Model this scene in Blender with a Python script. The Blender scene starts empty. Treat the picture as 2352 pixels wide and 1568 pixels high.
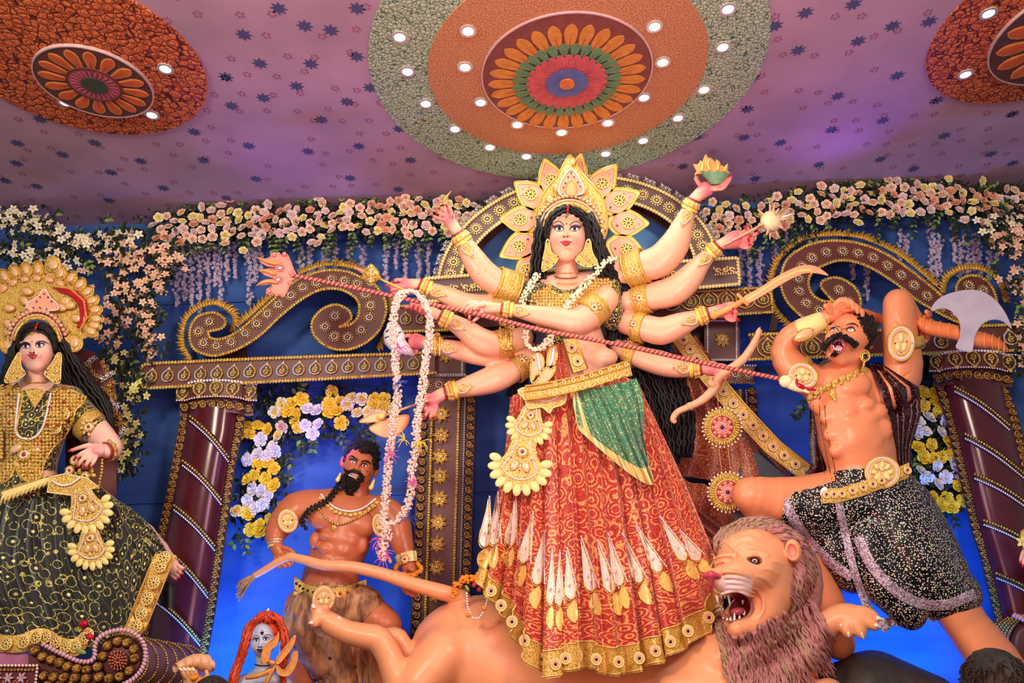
import bpy, bmesh, math, random
import numpy as np
from mathutils import Vector, Matrix, Euler
from mathutils.geometry import tessellate_polygon
from mathutils.bvhtree import BVHTree
random.seed(7); RNG = np.random.RandomState(7)
C = bpy.context.scene.collection
scene = bpy.context.scene
# ------------------------------------------------------------------ camera
FPX, PITCH, ROLL, CAMZ = 1700.0, math.radians(19.5), math.radians(2.0), 1.6
cp, sp, cr, sr = math.cos(PITCH), math.sin(PITCH), math.cos(ROLL), math.sin(ROLL)
cam_d = bpy.data.cameras.new('camera'); cam = bpy.data.objects.new('camera', cam_d); C.objects.link(cam)
rt = Vector((cr, sr*sp, -sr*cp)); up = Vector((sr, -cr*sp, cr*cp)); bk = Vector((0, -cp, -sp))
mw = Matrix.Identity(4)
for i in range(3): mw[i][0], mw[i][1], mw[i][2] = rt[i], up[i], bk[i]
mw[2][3] = CAMZ
cam.matrix_world = mw
cam_d.sensor_width = 36; cam_d.lens = 36*FPX/2352; cam_d.clip_end = 100
scene.camera = cam
# ------------------------------------------------------------------ world, lights, exposure
scene.view_settings.view_transform = 'Standard'; scene.view_settings.look = 'None'
scene.view_settings.gamma = 1; scene.view_settings.use_curve_mapping = False
scene.view_settings.exposure = 0.10
wd = bpy.data.worlds.new('hall_ambience'); scene.world = wd; wd.use_nodes = True
wd.node_tree.nodes['Background'].inputs[0].default_value = (0.80, 0.76, 0.84, 1)
wd.node_tree.nodes['Background'].inputs[1].default_value = 0.30
def area(name, loc, to, size, power, col, sizey=None):
    l = bpy.data.lights.new(name, 'AREA'); l.energy = power; l.color = col; l.size = size
    if sizey: l.shape = 'RECTANGLE'; l.size_y = sizey
    o = bpy.data.objects.new(name, l); C.objects.link(o); o.location = loc
    o.rotation_euler = (Vector(to)-Vector(loc)).to_track_quat('-Z', 'Y').to_euler(); return o
def spot(name, loc, to, power, col, ang=60, blend=.6, rad=.15):
    l = bpy.data.lights.new(name, 'SPOT'); l.energy = power; l.color = col
    l.spot_size = math.radians(ang); l.spot_blend = blend; l.shadow_soft_size = rad
    o = bpy.data.objects.new(name, l); C.objects.link(o); o.location = loc
    o.rotation_euler = (Vector(to)-Vector(loc)).to_track_quat('-Z', 'Y').to_euler(); return o
area('stage_flood_left', (-4.5, 0.2, 5.6), (-0.6, 8, 2.8), 1.6, 360, (1.0, 0.91, 0.72))
area('stage_flood_right', (3.2, -0.5, 5.4), (1.5, 8, 3.0), 1.6, 320, (1.0, 0.91, 0.74))
area('ceiling_wash', (0.4, 2.5, 3.2), (0.4, 6.0, 6.7), 2.0, 120, (0.92, 0.5, 0.78))
area('low_bounce_fill', (0.3, 1.5, 0.5), (0.5, 8, 3.0), 2.4, 150, (1.0, 0.42, 0.26))  # added fill, stands in for warm bounce on the undersides
spot('blue_uplight_left', (-3.05, 7.9, 0.5), (-2.75, 9.3, 2.3), 420, (0.03, 0.25, 1.0), 130, .9)
spot('blue_uplight_right', (4.2, 7.9, 0.5), (4.1, 9.3, 2.2), 420, (0.03, 0.25, 1.0), 130, .9)
spot('violet_wash_ceiling_right', (4.6, 8.4, 5.5), (3.2, 6.4, 6.7), 110, (0.25, 0.10, 1.0), 100, .9)
spot('violet_wash_ceiling_left', (-3.4, 8.4, 5.3), (-1.8, 6.6, 6.7), 40, (0.5, 0.10, 1.0), 100, .9)
spot('arch_glow', (0.75, 8.1, 4.55), (0.75, 8.55, 5.1), 30, (0.6, 0.85, 1.0), 160, .9)
spot('violet_wash_niche', (-1.9, 7.6, 3.3), (-2.2, 9.2, 3.6), 45, (0.35, 0.14, 1.0), 120, .9)
# ------------------------------------------------------------------ mapping pixels + depth to the room
W0, WS, HC = 9.0, 0.005, 6.72          # back wall distance, metres of depth per unit, ceiling height
def rayv(u, v):
    u = np.asarray(u, float); v = np.asarray(v, float)
    x = (u-1176)/FPX; y = (784-v)/FPX
    xr = x*cr+y*sr; yr = -x*sr+y*cr
    return xr, cp-yr*sp, sp+yr*cp
def MV(A):
    A = np.asarray(A, float).reshape(-1, 3); a, b, c = rayv(A[:, 0], A[:, 1])
    Y = W0-WS*A[:, 2]; t = Y/b
    return np.stack([a*t, Y, c*t+CAMZ], 1)
def P(u, v, w=0): return Vector(MV([(u, v, w)])[0])
def CE(u, v, h=HC):
    a, b, c = rayv(u, v); t = (h-CAMZ)/c
    return Vector((float(a*t), float(b*t), h))
def sc(u, v, w=0):                      # metres per pixel at a point
    return (P(u+1, v, w)-P(u, v, w)).length
# ------------------------------------------------------------------ materials
def lin(h):
    if isinstance(h, str):
        h = h.lstrip('#'); c = [int(h[i:i+2], 16)/255 for i in (0, 2, 4)]
    else: c = list(h)
    return tuple((x/12.92 if x <= .04045 else ((x+.055)/1.055)**2.4) for x in c)
class NM:
    def __init__(s, name, rough=.5, metal=0, spec=.5):
        s.m = bpy.data.materials.new(name); s.m.use_nodes = True; s.t = s.m.node_tree
        s.b = s.t.nodes['Principled BSDF']; s.b.inputs['Roughness'].default_value = rough
        s.b.inputs['Metallic'].default_value = metal; s.b.inputs['Specular IOR Level'].default_value = spec
    def n(s, typ, ins=None, out=0, **kw):
        nd = s.t.nodes.new(typ)
        for k, v in kw.items(): setattr(nd, k, v)
        for k, v in (ins or {}).items():
            if hasattr(v, 'is_output') or isinstance(v, bpy.types.NodeSocket): s.t.links.new(v, nd.inputs[k])
            else: nd.inputs[k].default_value = v
        return nd.outputs[out]
    def math(s, op, a, b=0.0, c=0.0, clamp=False):
        return s.n('ShaderNodeMath', {0: a, 1: b, 2: c}, operation=op, use_clamp=clamp)
    def col(s, c): c = lin(c) if isinstance(c, str) or len(c) == 3 else c; return (*c[:3], 1)
    def mix(s, f, a, b):
        nd = s.t.nodes.new('ShaderNodeMix'); nd.data_type = 'RGBA'
        for i, v in ((0, f), (6, a), (7, b)):
            if isinstance(v, bpy.types.NodeSocket): s.t.links.new(v, nd.inputs[i])
            else: nd.inputs[i].default_value = (s.col(v) if i else v)
        return nd.outputs[2]
    def ramp(s, f, stops, interp='LINEAR'):
        nd = s.t.nodes.new('ShaderNodeValToRGB'); nd.color_ramp.interpolation = interp
        e = nd.color_ramp.elements
        while len(e) < len(stops): e.new(.5)
        for el, (p, c) in zip(e, stops): el.position = p; el.color = s.col(c)
        s.t.links.new(f, nd.inputs[0]); return nd.outputs[0]
    def obj(s): return s.n('ShaderNodeTexCoord', out=3)
    def gen(s): return s.n('ShaderNodeNewGeometry', out=0)
    def uv(s): return s.n('ShaderNodeTexCoord', out=2)
    def scale(s, v, k): return s.n('ShaderNodeMapping', {0: v, 3: (k if isinstance(k, tuple) else (k, k, k))})
    def noise(s, v, k, d=3, out=0): return s.n('ShaderNodeTexNoise', {'Vector': v, 'Scale': k, 'Detail': d}, out=out)
    def vor(s, v, k, feat='F1', out=0, rnd=1.0):
        return s.n('ShaderNodeTexVoronoi', {'Vector': v, 'Scale': k, 'Randomness': rnd}, out=out, feature=feat)
    def base(s, c):
        if isinstance(c, bpy.types.NodeSocket): s.t.links.new(c, s.b.inputs['Base Color'])
        else: s.b.inputs['Base Color'].default_value = s.col(c)
        return s
    def bump(s, h, st=.3, dist=.01):
        o = s.n('ShaderNodeBump', {'Height': h, 'Strength': st, 'Distance': dist}); s.t.links.new(o, s.b.inputs['Normal']); return s
    def setin(s, k, v):
        if isinstance(v, bpy.types.NodeSocket): s.t.links.new(v, s.b.inputs[k])
        else: s.b.inputs[k].default_value = v
        return s
MT = {}
def flatm(key, c, rough=.5, metal=0, var=.12, scale=14, bump=0.0, spec=.5):
    n = NM(key, rough, metal, spec); g = n.gen(); ns = n.noise(g, scale, 4)
    c = lin(c); d = tuple(x*(1-var) for x in c); l = tuple(min(1, x*(1+var)) for x in c)
    n.base(n.ramp(ns, [(.3, (*d, 1)), (.7, (*l, 1))]))
    if bump: n.bump(n.noise(g, scale*4, 3), bump, .01)
    MT[key] = n.m; return n.m
# painted gilding: yellow gold, darker away from the cell centres
def goldm(key, hi='#f8d765', lo='#8a5518', rough=.34, metal=.2, k=60, st=.35):
    n = NM(key, rough, metal); g = n.gen(); v = n.vor(g, k, 'SMOOTH_F1')
    n.base(n.mix(n.ramp(v, [(.15, '#ffffff'), (.75, '#000000')]), lo, hi)); n.bump(v, st, .01)
    MT[key] = n.m; return n.m
goldm('gold'); goldm('gold_dark', '#d9a545', '#4a2408', k=45); goldm('gold_fine', '#f2cf6c', '#a06a24', k=95, st=.6)
flatm('gold_plain', '#e2b04a', .3, .45, .1); flatm('cream_gold', '#ecd78c', .45, .0, .1, 60, .15)
flatm('gold_paint', '#c79a3c', .4, .35, .25, 30)
flatm('silver', '#cfc8c0', .3, .4, .15, 40); flatm('pearl', '#efe6ea', .25, 0, .06, 40)
flatm('pearl_pink', '#f0d2c2', .3, 0, .12, 60)
flatm('maroon', '#5f2f2b', .45, 0, .12, 5, .05); flatm('maroon_dark', '#3d1a1a', .5, 0, .15, 5)
flatm('maroon_gloss', '#541e26', .2, .1, .15, 3)
flatm('grey_brown', '#6b5652', .5, 0, .1, 5)
flatm('black_hair', '#14100f', .45, 0, .3, 60, .3, .35); flatm('black', '#0d0b0c', .5, 0, .2)
flatm('gem_red', '#b3122a', .1); flatm('gem_green', '#0d5a38', .1); flatm('gem_blue', '#26408a', .1)
flatm('gem_dark', '#1c1d22', .1); flatm('gem_pink', '#e39aa0', .2); flatm('inlay', '#e6b886', .3, .1, .12, 50)
flatm('inlay_pink', '#e8a688', .35, 0, .12, 50); flatm('white', '#f2efe9', .4, 0, .04)
flatm('leaf', '#1f2e16', .45, 0, .5, 9); flatm('leaf_bright', '#6d8a3c', .45, 0, .35, 9)
flatm('rose_peach', '#ecd0b4', .55, 0, .12, 12); flatm('rose_deep', '#e0a584', .55, 0, .15, 12)
flatm('rose_pink', '#e6cbc2', .55, 0, .1, 12); flatm('rose_yellow', '#f0cf38', .5, 0, .12, 12)
flatm('rose_cream', '#ece2b0', .5, 0, .12, 12); flatm('rose_white', '#e6e2e6', .5, 0, .08, 12)
flatm('blossom_lilac', '#d9c3d6', .5, 0, .12, 20); flatm('blossom_yellow', '#e9dc7c', .5, 0, .15, 20)
flatm('blossom_peach', '#eebd9c', .5, 0, .15, 20); flatm('blossom_cream', '#f1e3c2', .5, 0, .12, 20)
flatm('marigold', '#f0901c', .6, 0, .25, 90, .4); flatm('lip', '#b51f2a', .3); flatm('nail_red', '#b5122c', .15)
flatm('eye_brown', '#3a1512', .15)
# ------------------------------------------------------------------ things and parts
BASE = {}
def tag(o, label=None, cat=None, group=None, kind=None):
    if label: o['label'] = label
    if cat: o['category'] = cat
    if group: o['group'] = group
    if kind: o['kind'] = kind
    return o
def T(name, label, cat, at, group=None):
    o = bpy.data.objects.new(name, None); C.objects.link(o); o.empty_display_size = .1
    o.location = Vector(at) if len(at) == 3 and isinstance(at, Vector) else P(*at)
    BASE[o.name] = o.location.copy()
    return tag(o, label, cat, group)
def PT(name, parent, at):
    """a part made of pieces: an Empty inside its thing"""
    o = bpy.data.objects.new(name, None); C.objects.link(o); o.parent = parent; o.location = P(*at)-worldpos(parent); return o
def worldpos(o):
    p = Vector((0, 0, 0))
    while o is not None: p += o.location; o = o.parent
    return p
def mkw(name, V, F, mat, parent=None, smooth=True, cols=None, uvs=None, matidx=None):
    V = np.asarray(V, float).reshape(-1, 3)
    c = (V.min(0)+V.max(0))/2
    me = bpy.data.meshes.new(name); me.from_pydata((V-c).tolist(), [], F)
    mats = mat if isinstance(mat, (list, tuple)) else [mat]
    for m in mats: me.materials.append(MT[m] if isinstance(m, str) else m)
    if smooth: me.polygons.foreach_set('use_smooth', [True]*len(me.polygons))
    if matidx is not None: me.polygons.foreach_set('material_index', matidx)
    if cols is not None:
        a = me.color_attributes.new('Col', 'FLOAT_COLOR', 'POINT')
        a.data.foreach_set('color', np.c_[np.clip(cols, 0, 1), np.ones(len(cols))].astype(np.float32).ravel())
    if uvs is not None:
        l = me.uv_layers.new(name='UVMap'); idx = np.zeros(len(me.loops), int); me.loops.foreach_get('vertex_index', idx)
        l.data.foreach_set('uv', np.asarray(uvs, float)[idx].astype(np.float32).ravel())
    me.validate(); me.update()
    o = bpy.data.objects.new(name, me); C.objects.link(o)
    if parent is not None: o.parent = parent; o.location = Vector(c)-worldpos(parent)
    else: o.location = Vector(c)
    return o
def mk(name, B, mat, parent=None, smooth=True, **kw):
    return mkw(name, MV(B.v), B.f, mat, parent, smooth, **kw)
def put(name, mesh, parent, M4):
    """another object on shared mesh data"""
    o = bpy.data.objects.new(name, mesh); C.objects.link(o)
    if parent is not None:
        o.parent = parent; M4 = Matrix.Translation(-worldpos(parent)) @ M4
    o.matrix_basis = M4; return o
def face(u, v, w, size, ang=0, tilt=0, yaw=0):
    """matrix for a piece modelled in XY facing +Z (unit radius): faces the hall, turned by ang (degrees, clockwise in the picture)"""
    s = sc(u, v, w)*size
    R = Matrix(((1, 0, 0, 0), (0, 0, -1, 0), (0, 1, 0, 0), (0, 0, 0, 1)))
    return Matrix.Translation(P(u, v, w)) @ Matrix.Rotation(math.radians(yaw), 4, 'Z') @ Matrix.Rotation(math.radians(tilt), 4, 'X') @ R @ Matrix.Rotation(-math.radians(ang), 4, 'Z') @ Matrix.Diagonal((s, s, s, 1))
# ------------------------------------------------------------------ curves
def cr_spline(pts, n=6, closed=False):
    p = np.asarray(pts, float); N = len(p)
    if N < 3 and not closed: return np.array([p[0]+(p[-1]-p[0])*t for t in np.linspace(0, 1, n+1)])
    out = []
    for i in range(N if closed else N-1):
        a, b = p[i], p[(i+1) % N]
        z = p[i-1] if (i or closed) else 2*a-b
        c = p[(i+2) % N] if (i+2 < N or closed) else 2*b-a
        for k in range(n):
            t = k/n; out.append(.5*((2*a)+(b-z)*t+(2*z-5*a+4*b-c)*t*t+(3*a-z-3*b+c)*t**3))
    if not closed: out.append(p[-1])
    return np.array(out)
def resample(pts, step, closed=False):
    p = np.asarray(pts, float)
    if closed: p = np.vstack([p, p[:1]])
    d = np.r_[0, np.cumsum(np.linalg.norm(np.diff(p[:, :2], axis=0), axis=1))]
    n = max(2, int(round(d[-1]/step))+1); s = np.linspace(0, d[-1], n)
    q = np.stack([np.interp(s, d, p[:, i]) for i in range(p.shape[1])], 1)
    return q[:-1] if closed else q
class Bd:
    """collects geometry in picture units: u right, v down, w towards the hall"""
    def __init__(s): s.v = []; s.f = []
    def add(s, V, F):
        k = len(s.v); s.v.extend(map(tuple, V)); s.f.extend(tuple(i+k for i in q) for q in F); return s
    def tube(s, pts, n=8, sub=4, r=None, flat=1.0, caps=True, closed=False):
        p = np.asarray(pts, float)
        if p.shape[1] == 3: p = np.c_[p, np.full(len(p), r)]
        if sub > 1: p = cr_spline(p, sub, closed)
        N = len(p); c = p[:, :3]
        t = np.gradient(c, axis=0)
        if closed: t = np.roll(c, -1, 0)-np.roll(c, 1, 0)
        t /= np.linalg.norm(t, axis=1)[:, None]+1e-9
        nrm = np.cross(t[0], (0, 0, 1.0)); nrm = nrm if np.linalg.norm(nrm) > .1 else np.array([1., 0, 0])
        V = []
        for i in range(N):
            nrm = nrm-t[i]*np.dot(nrm, t[i]); nrm /= np.linalg.norm(nrm)+1e-9
            b = np.cross(t[i], nrm)
            for k in range(n):
                a = 2*math.pi*k/n; V.append(c[i]+p[i, 3]*(math.cos(a)*nrm+flat*math.sin(a)*b))
        F = [(i*n+k, i*n+(k+1) % n, (i+1)*n+(k+1) % n, (i+1)*n+k) for i in range(N-1) for k in range(n)]
        if closed: F += [((N-1)*n+k, (N-1)*n+(k+1) % n, (k+1) % n, k) for k in range(n)]
        elif caps:
            V.append(c[0]-t[0]*p[0, 3]*.35); V.append(c[-1]+t[-1]*p[-1, 3]*.35); a, b = len(V)-2, len(V)-1
            F += [(a, (k+1) % n, k) for k in range(n)]+[(b, (N-1)*n+k, (N-1)*n+(k+1) % n) for k in range(n)]
        return s.add(V, F)
    def ell(s, u, v, w, ru, rv=None, rw=None, ang=0, n=8, m=5):
        rv = ru if rv is None else rv; rw = min(ru, rv) if rw is None else rw
        a = math.radians(ang); ca, sa = math.cos(a), math.sin(a); V = []
        for j in range(1, m):
            th = math.pi*j/m
            for k in range(n):
                ph = 2*math.pi*k/n; x, y, z = ru*math.sin(th)*math.cos(ph), rv*math.sin(th)*math.sin(ph), rw*math.cos(th)
                V.append((u+x*ca-y*sa, v+x*sa+y*ca, w+z))
        V += [(u, v, w+rw), (u, v, w-rw)]
        F = [(j*n+k, j*n+(k+1) % n, (j+1)*n+(k+1) % n, (j+1)*n+k) for j in range(m-2) for k in range(n)]
        a, b = len(V)-2, len(V)-1
        F += [(a, (k+1) % n, k) for k in range(n)]+[(b, (m-2)*n+k, (m-2)*n+(k+1) % n) for k in range(n)]
        return s.add(V, F)
    def poly(s, pts, w, th, bev=0.0, holes=None):
        """a board cut to an outline: back at w, front at w+th, front edge chamfered by bev"""
        p = np.asarray(pts, float)[:, :2]; n = len(p)
        A = .5*np.sum(p[:, 0]*np.roll(p[:, 1], -1)-np.roll(p[:, 0], -1)*p[:, 1])
        if A < 0: p = p[::-1]
        e = np.roll(p, -1, 0)-p; e /= np.linalg.norm(e, axis=1)[:, None]+1e-9
        nn = np.stack([-e[:, 1], e[:, 0]], 1); nv = nn+np.roll(nn, 1, 0); nv /= np.linalg.norm(nv, axis=1)[:, None]+1e-9
        q = p+nv*bev
        V = [(*a, w) for a in p]+[(*a, w+th-bev) for a in p]+[(*a, w+th) for a in q]
        tri = tessellate_polygon([[Vector((*a, 0)) for a in q]])
        F = [tuple(i+2*n for i in t) for t in tri]+[tuple(reversed(t)) for t in tri]
        for r in (0, 1):
            F += [(r*n+i, r*n+(i+1) % n, (r+1)*n+(i+1) % n, (r+1)*n+i) for i in range(n)]
        return s.add(V, F)
    def grid(s, fn, nu, nv, closeu=False):
        V = [fn(i/(nu-(0 if closeu else 1)), j/(nv-1)) for j in range(nv) for i in range(nu)]
        F = [(j*nu+i, j*nu+(i+1) % nu, (j+1)*nu+(i+1) % nu, (j+1)*nu+i) for j in range(nv-1) for i in range(nu if closeu else nu-1)]
        return s.add(V, F)
    def rope(s, path, r, step=None, slant=30, closed=False, rw=None, squash=.62):
        """a twisted cord: a row of slanted strands"""
        step = step or r*1.15; q = resample(path, step, closed); N = len(q)
        for i in range(N):
            a, b = q[max(0, i-1)] if not closed else q[i-1], q[min(N-1, i+1)] if not closed else q[(i+1) % N]
            an = math.degrees(math.atan2(b[1]-a[1], b[0]-a[0]))
            s.ell(q[i][0], q[i][1], q[i][2], step*squash, r, rw or r*.9, an+slant, 6, 4)
        return s
    def beads(s, path, r, step=None, closed=False, n=6, m=4, jit=0):
        q = resample(path, step or r*2.05, closed)
        for a in q:
            j = RNG.uniform(-jit, jit, 3) if jit else (0, 0, 0)
            s.ell(a[0]+j[0], a[1]+j[1], a[2]+j[2], r, r, r, 0, n, m)
        return s
def arcpts(cu, cv, ru, rv, a0, a1, n, w=0, rot=0):
    o = []; c, s_ = math.cos(math.radians(rot)), math.sin(math.radians(rot))
    for i in range(n):
        a = math.radians(a0+(a1-a0)*i/(n-1)); x, y = ru*math.cos(a), rv*math.sin(a)
        o.append((cu+x*c-y*s_, cv+x*s_+y*c, w))
    return o
# ------------------------------------------------------------------ solid sculpting: distance fields blended smoothly
def d_cap(X, Y, Z, a, b, ra, rb):
    ax, ay, az = a; dx, dy, dz = b[0]-ax, b[1]-ay, b[2]-az; L = dx*dx+dy*dy+dz*dz+1e-9
    t = np.clip(((X-ax)*dx+(Y-ay)*dy+(Z-az)*dz)/L, 0, 1)
    return np.sqrt((X-ax-t*dx)**2+(Y-ay-t*dy)**2+(Z-az-t*dz)**2)-(ra+(rb-ra)*t)
def d_ell(X, Y, Z, c, r, ang=0, tw=0):
    x, y, z = X-c[0], Y-c[1], Z-c[2]
    if ang:
        a = math.radians(ang); ca, sa = math.cos(a), math.sin(a); x, y = x*ca+y*sa, -x*sa+y*ca
    if tw:
        a = math.radians(tw); ca, sa = math.cos(a), math.sin(a); x, z = x*ca+z*sa, -x*sa+z*ca
    k0 = np.sqrt((x/r[0])**2+(y/r[1])**2+(z/r[2])**2); k1 = np.sqrt((x/r[0]**2)**2+(y/r[1]**2)**2+(z/r[2]**2)**2)+1e-9
    return k0*(k0-1)/k1
class Sd:
    def __init__(s): s.p = []
    def cap(s, pts, k=4, sub=1, op='u'):
        p = np.asarray(pts, float)
        if sub > 1: p = cr_spline(p, sub)
        R = p[:, 3].max(); s.p.append((op, k, p[:, :3].min(0)-R, p[:, :3].max(0)+R, p)); return s
    def ell(s, c, r, ang=0, tw=0, k=6, op='u'):
        R = max(r); c = np.asarray(c, float)
        s.p.append((op, k, c-R, c+R, (lambda X, Y, Z: d_ell(X, Y, Z, c, r, ang, tw)))); return s
    def cut(s, c, r, ang=0, tw=0, k=3): return s.ell(c, r, ang, tw, k, 's')
    def groove(s, pts, k=2, sub=3): return s.cap(pts, k, sub, 's')
    def mesh(s, res):
        lo = np.min([p[2] for p in s.p if p[0] == 'u'], 0)-2*res; hi = np.max([p[3] for p in s.p if p[0] == 'u'], 0)+2*res
        n = np.ceil((hi-lo)/res).astype(int)+1
        ax = [lo[i]+np.arange(n[i])*res for i in range(3)]
        G = np.full(n, 60., np.float32)
        for op, k, a, b, fn in s.p:
            m = k+2*res; i0 = np.maximum(0, ((a-m-lo)/res).astype(int)); i1 = np.minimum(n, ((b+m-lo)/res).astype(int)+2)
            if (i1 <= i0).any(): continue
            sl = tuple(slice(i0[i], i1[i]) for i in range(3))
            if isinstance(fn, np.ndarray):
                D_ = np.full([i1[i]-i0[i] for i in range(3)], 60., np.float32)
                for q in range(len(fn)-1):
                    A_, B_ = fn[q], fn[q+1]; R = max(A_[3], B_[3])+m
                    j0 = np.maximum(i0, ((np.minimum(A_[:3], B_[:3])-R-lo)/res).astype(int)); j1 = np.minimum(i1, ((np.maximum(A_[:3], B_[:3])+R-lo)/res).astype(int)+2)
                    if (j1 <= j0).any(): continue
                    X, Y, Z = np.meshgrid(*[ax[i][j0[i]:j1[i]].astype(np.float32) for i in range(3)], indexing='ij', sparse=True)
                    t_ = tuple(slice(j0[i]-i0[i], j1[i]-i0[i]) for i in range(3)); D_[t_] = np.minimum(D_[t_], d_cap(X, Y, Z, A_[:3], B_[:3], A_[3], B_[3]))
                d = D_; g = G[sl]
            else:
                X, Y, Z = np.meshgrid(*[ax[i][sl[i]].astype(np.float32) for i in range(3)], indexing='ij', sparse=True)
                d = fn(X, Y, Z).astype(np.float32); g = G[sl]
            if op == 'u':
                h = np.maximum(k-np.abs(g-d), 0)/max(k, 1e-3); G[sl] = np.minimum(g, d)-h*h*k*.25
            else:
                h = np.maximum(k-np.abs(g+d), 0)/max(k, 1e-3); G[sl] = np.maximum(g, -d)+h*h*k*.25
        return surfnets(G, lo, res)
def surfnets(G, lo, res):
    S = G < 0; nx, ny, nz = G.shape
    cnt = np.zeros((nx-1, ny-1, nz-1), np.int8)
    for i in (0, 1):
        for j in (0, 1):
            for k in (0, 1): cnt += S[i:nx-1+i, j:ny-1+j, k:nz-1+k]
    act = (cnt > 0) & (cnt < 8); I = np.argwhere(act); idx = np.full(act.shape, -1, np.int32); idx[act] = np.arange(len(I))
    acc = np.zeros((len(I), 3)); num = np.zeros(len(I)); cs = [(i, j, k) for i in (0, 1) for j in (0, 1) for k in (0, 1)]
    for a in cs:
        for d in range(3):
            if a[d]: continue
            b = list(a); b[d] = 1
            va = G[I[:, 0]+a[0], I[:, 1]+a[1], I[:, 2]+a[2]]; vb = G[I[:, 0]+b[0], I[:, 1]+b[1], I[:, 2]+b[2]]
            m = (va < 0) != (vb < 0); t = np.where(m, va/np.where(m, va-vb, 1), 0)
            pt = np.tile(np.array(a, float), (len(I), 1)); pt[:, d] += t
            acc[m] += pt[m]; num += m
    V = (acc/num[:, None]+I)*res+lo
    F = []
    for d in range(3):
        e1, e2 = [x for x in range(3) if x != d]
        sa = [slice(None)]*3; sb = [slice(None)]*3; sa[d] = slice(0, -1); sb[d] = slice(1, None)
        A, Bb = S[tuple(sa)], S[tuple(sb)]; E = np.argwhere(A != Bb)
        E = E[(E[:, e1] > 0) & (E[:, e2] > 0) & (E[:, e1] < G.shape[e1]-1) & (E[:, e2] < G.shape[e2]-1)]
        if not len(E): continue
        fl = A[E[:, 0], E[:, 1], E[:, 2]]
        def cell(o1, o2):
            c = E.copy(); c[:, e1] -= o1; c[:, e2] -= o2; return idx[c[:, 0], c[:, 1], c[:, 2]]
        q = np.stack([cell(1, 1), cell(0, 1), cell(0, 0), cell(1, 0)], 1)
        if d == 1: fl = ~fl
        q[~fl] = q[~fl][:, ::-1]; F.append(q)
    F = np.vstack(F) if F else np.zeros((0, 4), int)
    # relax once to lose the stair steps
    nb = np.zeros_like(V); ct = np.zeros(len(V))
    for _ in range(2):
        nb[:] = 0; ct[:] = 0
        for a, b in ((0, 1), (1, 2), (2, 3), (3, 0)):
            np.add.at(nb, F[:, a], V[F[:, b]]); np.add.at(nb, F[:, b], V[F[:, a]]); np.add.at(ct, F[:, a], 1); np.add.at(ct, F[:, b], 1)
        V = V*.5+.5*nb/np.maximum(ct, 1)[:, None]
    return V, F
def paint(V, base, rules):
    """rules: (kind, args, colour, softness) in picture units"""
    cols = np.tile(np.array(lin(base)), (len(V), 1)); X, Y, Z = V.T
    for kind, arg, c, soft in rules:
        if kind == 'e': d = d_ell(X, Y, Z, *arg)
        elif kind == 'c':
            d = np.full(len(V), 1e9)
            for i in range(len(arg)-1): d = np.minimum(d, d_cap(X, Y, Z, arg[i][:3], arg[i+1][:3], arg[i][3], arg[i+1][3]))
        else: d = arg(X, Y, Z)
        w = np.clip(.5-d/max(soft, .1), 0, 1)[:, None]; cols = cols*(1-w)+np.array(lin(c))*w
    return cols
def join(parts):
    V, F, k = [], [], 0
    for v, f in parts: V.append(v); F.append(np.asarray(f)+k); k += len(v)
    return np.vstack(V), np.vstack(F)
def body(name, V, F, mat, parent, base, rules):
    o = mkw(name, MV(V), [tuple(map(int, q)) for q in F], mat, parent, True, paint(V, base, rules))
    return o
def bvh(V, F): return BVHTree.FromPolygons([Vector(v) for v in V], [tuple(map(int, q)) for q in F])
def drop(t, u, v, off=0, default=None):
    """depth of a carved surface behind a picture point"""
    h = t.ray_cast(Vector((u, v, 3000)), Vector((0, 0, -1)))
    return (h[0].z if h[0] is not None else (default if default is not None else 0))+off
def skinm(key, rough=.38, tint=1.0, bump=.05, spec=.45, sss=.0):
    n = NM(key, rough, 0, spec); a = n.n('ShaderNodeAttribute', attribute_name='Col'); g = n.gen()
    n.base(a); n.bump(n.noise(g, 30, 4), bump, .01); MT[key] = n.m; return n.m
skinm('painted_clay'); skinm('painted_gloss', .25)
def decal(t, B, pts, off=.6, th=1.2, dens=None, default=0):
    """a thin piece lying on a carved surface, outline given in the picture"""
    p = np.asarray(pts, float)[:, :2]; n = len(p); z = [drop(t, a, b, off, default) for a, b in p]
    c = p.mean(0); zc = drop(t, c[0], c[1], off, float(np.mean(z)))
    mid = [(a+c)/2 for a in p]; zm = [drop(t, a[0], a[1], off, float(np.mean(z))) for a in mid]
    V = [(a[0], a[1], q-.5) for a, q in zip(p, z)]+[(a[0], a[1], q+th) for a, q in zip(p, z)]+[(a[0], a[1], q+th) for a, q in zip(mid, zm)]+[(c[0], c[1], zc+th)]
    F = [(i, (i+1) % n, n+(i+1) % n, n+i) for i in range(n)]+[(n+i, n+(i+1) % n, 2*n+(i+1) % n, 2*n+i) for i in range(n)]+[(2*n+i, 2*n+(i+1) % n, 3*n) for i in range(n)]
    return B.add(V, F)
def lay(t, B, pts, r, off=0, n=6, sub=4, flat=.6, default=0):
    """a cord or painted line lying on a carved surface; r may vary along pts as a third value"""
    p = np.asarray(pts, float)
    if p.shape[1] == 2: p = np.c_[p, np.full(len(p), r)]
    p = cr_spline(p, sub) if sub > 1 else p
    q = [(a[0], a[1], drop(t, a[0], a[1], off, default), a[2]) for a in p]
    return B.tube(q, n=n, sub=1)
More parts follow.
